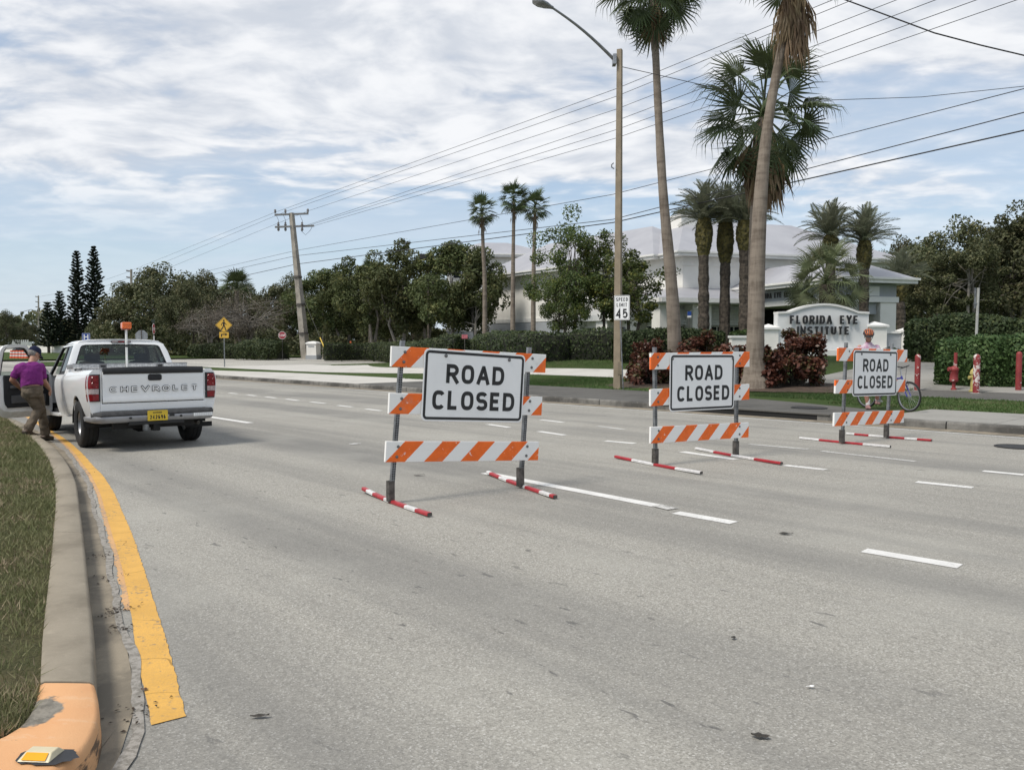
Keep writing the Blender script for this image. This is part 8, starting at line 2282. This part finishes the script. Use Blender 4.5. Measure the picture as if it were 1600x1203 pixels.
for s in (-1, 1): mb.tube([(0.02, -.04, r+.035*s), bb+Vector((0, -.05, .09*s))], .005, 4)
mb.build('chain', M_STEEL_DK, bk)
mb = MB(); mb.tube([stt+Vector((0, -.05, .02)), stt+Vector((.16, -.04, .05)), hd_b+Vector((.10, -.03, .05)), Vector((WB-.04, -.05, r+.30))], .004, 5); mb.build('brake_cable', M_TRIMBLK, bk)
mb = MB(); 
for s in (-1, 1): mb.tube([Vector((WB-.10, s*.045, r+.22)), Vector((WB-.06, s*.05, r+.31)), Vector((WB-.08, 0, r+.36))], .009, 5)
mb.build('brake', M_CHROME, bk)

pc = Vector((rwp.x+.10, rwp.y, .155)); t_along = Vector((math.cos(ang), math.sin(ang), 0)); 
px_c = AT(1356.5, 540, 19.45); cy = root('person', 'cyclist in an orange helmet and pink top standing behind the far barricade', 'person', (px_c.x, px_c.y, .155), R(-20)); cy.scale = (1.06, 1.06, 1.06)
# local frame: faces the camera, -y forward
HZ = 1.62
mb = MB()
V = {k: Vector(v) for k, v in dict(pel=(0, .02, .93), belly=(0, .0, 1.10), chest=(0, -.03, 1.30), neck0=(0, -.035, 1.46), head=(0, -.085, HZ), sl=(.175, -.03, 1.375), sr=(-.175, -.03, 1.375), el=(.27, -.12, 1.13), er=(-.27, -.12, 1.13), hl=(.24, -.36, 1.03), hr=(-.22, -.36, 1.03),
    hl_=(.09, .02, .90), hr_=(-.09, .02, .90), kl=(.17, -.10, .52), kr=(-.05, -.06, .50), al=(.22, .12, .20), ar=(.02, -.02, .10)).items()}
X_ = (1, 0, 0)
torso(mb, [(V['pel']-Vector((0, 0, .08)), X_, .11, .09), (V['pel'], X_, .155, .11), (V['belly'], X_, .145, .11), (V['chest'], X_, .165, .11), (V['chest']+Vector((0, 0, .09)), X_, .15, .09), (V['neck0'], X_, .065, .06)])
chain(mb, [V['neck0'], V['head']+Vector((0, .03, -.06))], [.058, .054])
f, r_, u, HM, hc = head(mb, V['head'], (.05, -.95, -.30), (0, -.1, 1))
for a, b_, c_, pn, s_ in (('sl', 'el', 'hl', (0, 0, -1), 1), ('sr', 'er', 'hr', (0, 0, -1), -1)):
    chain(mb, [V[a], V[b_]], [.054, .042]); chain(mb, [V[b_], V[c_]], [.042, .028]); hand(mb, V[c_], V[c_]-V[b_], pn, 1.0, .9, s_)
for h_, k_n, a_ in (('hl_', 'kl', 'al'), ('hr_', 'kr', 'ar')): chain(mb, [V[h_], V[k_n], V[k_n].lerp(V[a_], .35), V[a_]], [.082, .056, .058, .038])
fuse(mb, 'body', M_SKIN2, cy, .0105, 2)
mb = MB()
torso(mb, [(V['pel']+Vector((0, 0, .0)), X_, .178, .13), (V['belly'], X_, .172, .135), (V['chest'], X_, .188, .135), (V['chest']+Vector((0, 0, .085)), X_, .172, .112), (V['neck0']-Vector((0, 0, .01)), X_, .082, .075), (V['neck0']+Vector((0, 0, .02)), X_, .066, .064)])
for a, b_ in (('sl', 'el'), ('sr', 'er')): chain(mb, [V[a], V[a].lerp(V[b_], .65)], [.058, .058])
fuse(mb, 'pink_top', cloth('pink blotched cloth', (.40, .23, .33), .1, 13, (.55, .49, .53)), cy, .0115, 2, .010)
mb = MB(); torso(mb, [(V['pel']-Vector((0, 0, .10)), X_, .12, .11), (V['pel'], X_, .172, .125), (V['pel']+Vector((0, 0, .07)), X_, .165, .12)])
for h_, k_n in (('hl_', 'kl'), ('hr_', 'kr')): chain(mb, [V[h_], V[h_].lerp(V[k_n], .8)], [.098, .078])
fuse(mb, 'shorts', M_TRIMBLK, cy, .012, 2)
M_SOCK = plain('white sock', (.62, .61, .60), rough=.9, var=.08)
M_SHOE2 = plain('pinkish shoe', (.30, .16, .15), rough=.6, var=.2)
for a_ in ('al', 'ar'):
    A_ = V[a_]; mb = MB(); chain(mb, [A_+Vector((0, .0, .10)), A_+Vector((0, -.005, .0))], [.046, .050]); so = fuse(mb, 'sock', M_SOCK, cy, .010, 1)
    mb = MB()
    for q in (-.02, .02): capsule(mb, A_+Vector((q, .05, -.055)), A_+Vector((q*1.3, -.16, -.062)), .036, .032)
    capsule(mb, A_+Vector((0, .01, -.01)), A_+Vector((0, -.06, -.045)), .046, .042); fuse(mb, 'shoe', M_SHOE2, cy, .010, 2)
# helmet: shell with raised orange ribs, visor, straps
M_HELM = plain('dark helmet shell', (.045, .018, .018), rough=.3, var=.2); M_HELMO = plain('orange helmet shell', (.62, .16, .03), rough=.3, var=.1)
mb = MB(); secs = []
for i in range(9):
    q = math.pi/2*i/8; rr = max(.02, math.cos(q)**.75); secs.append([hc+u*(.042+.112*math.sin(q))+HM @ Vector((.116*rr*math.cos(6.283*k/24), .150*rr*math.sin(6.283*k/24)-.005, 0)) for k in range(24)])
mb.loft(secs, closed=True, cap=True); he = mb.build('helmet', M_HELM, cy, smooth=True)
for k in range(-2, 3):
    mb = MB(); pts_ = []
    for i in range(11):
        q = R(12+156*i/10); x = .041*k*(.6+.4*math.sin(q)); zc_ = math.sqrt(max(0.02, 1-(x/.118)**2)); pts_.append(hc+u*(.045+.115*math.sin(q)*zc_)+HM @ Vector((x, .150*math.cos(q)*zc_-.005, 0)))
    mb.tube(pts_, [.006+.003*math.sin(math.pi*i/10) for i in range(11)], 6); mb.build('helmet_rib', M_HELMO, he, smooth=True)
mb = MB(); A_, B_ = [], []
for k in range(9):
    q = R(30+120*k/8); A_.append(hc+u*.048+HM @ Vector((.112*math.cos(q), .146*math.sin(q), 0))); B_.append(hc+u*.034+HM @ Vector((.104*math.cos(q), .188*math.sin(q), 0)))
mb.loft([A_, B_, [p-u*.008 for p in B_]]); mb.build('visor', M_TRIMBLK, he, smooth=True)
mb = MB()
for q in (-1, 1): mb.tube([hc+u*.05+r_*.088*q, hc-u*.03+r_*.082*q+f*.015, hc-u*.10+r_*.04*q+f*.05, hc-u*.118+f*.055], .006, 5)
mb.build('chin_strap', M_TRIMBLK, he)
mb = MB()
for q in (-1, 1): ellipsoid(mb, hc+u*.010+f*.088+r_*.032*q, (.024, .010, .014), HM, 10, 6)
mb.build('sunglasses', M_TRIMBLK, cy, smooth=True)
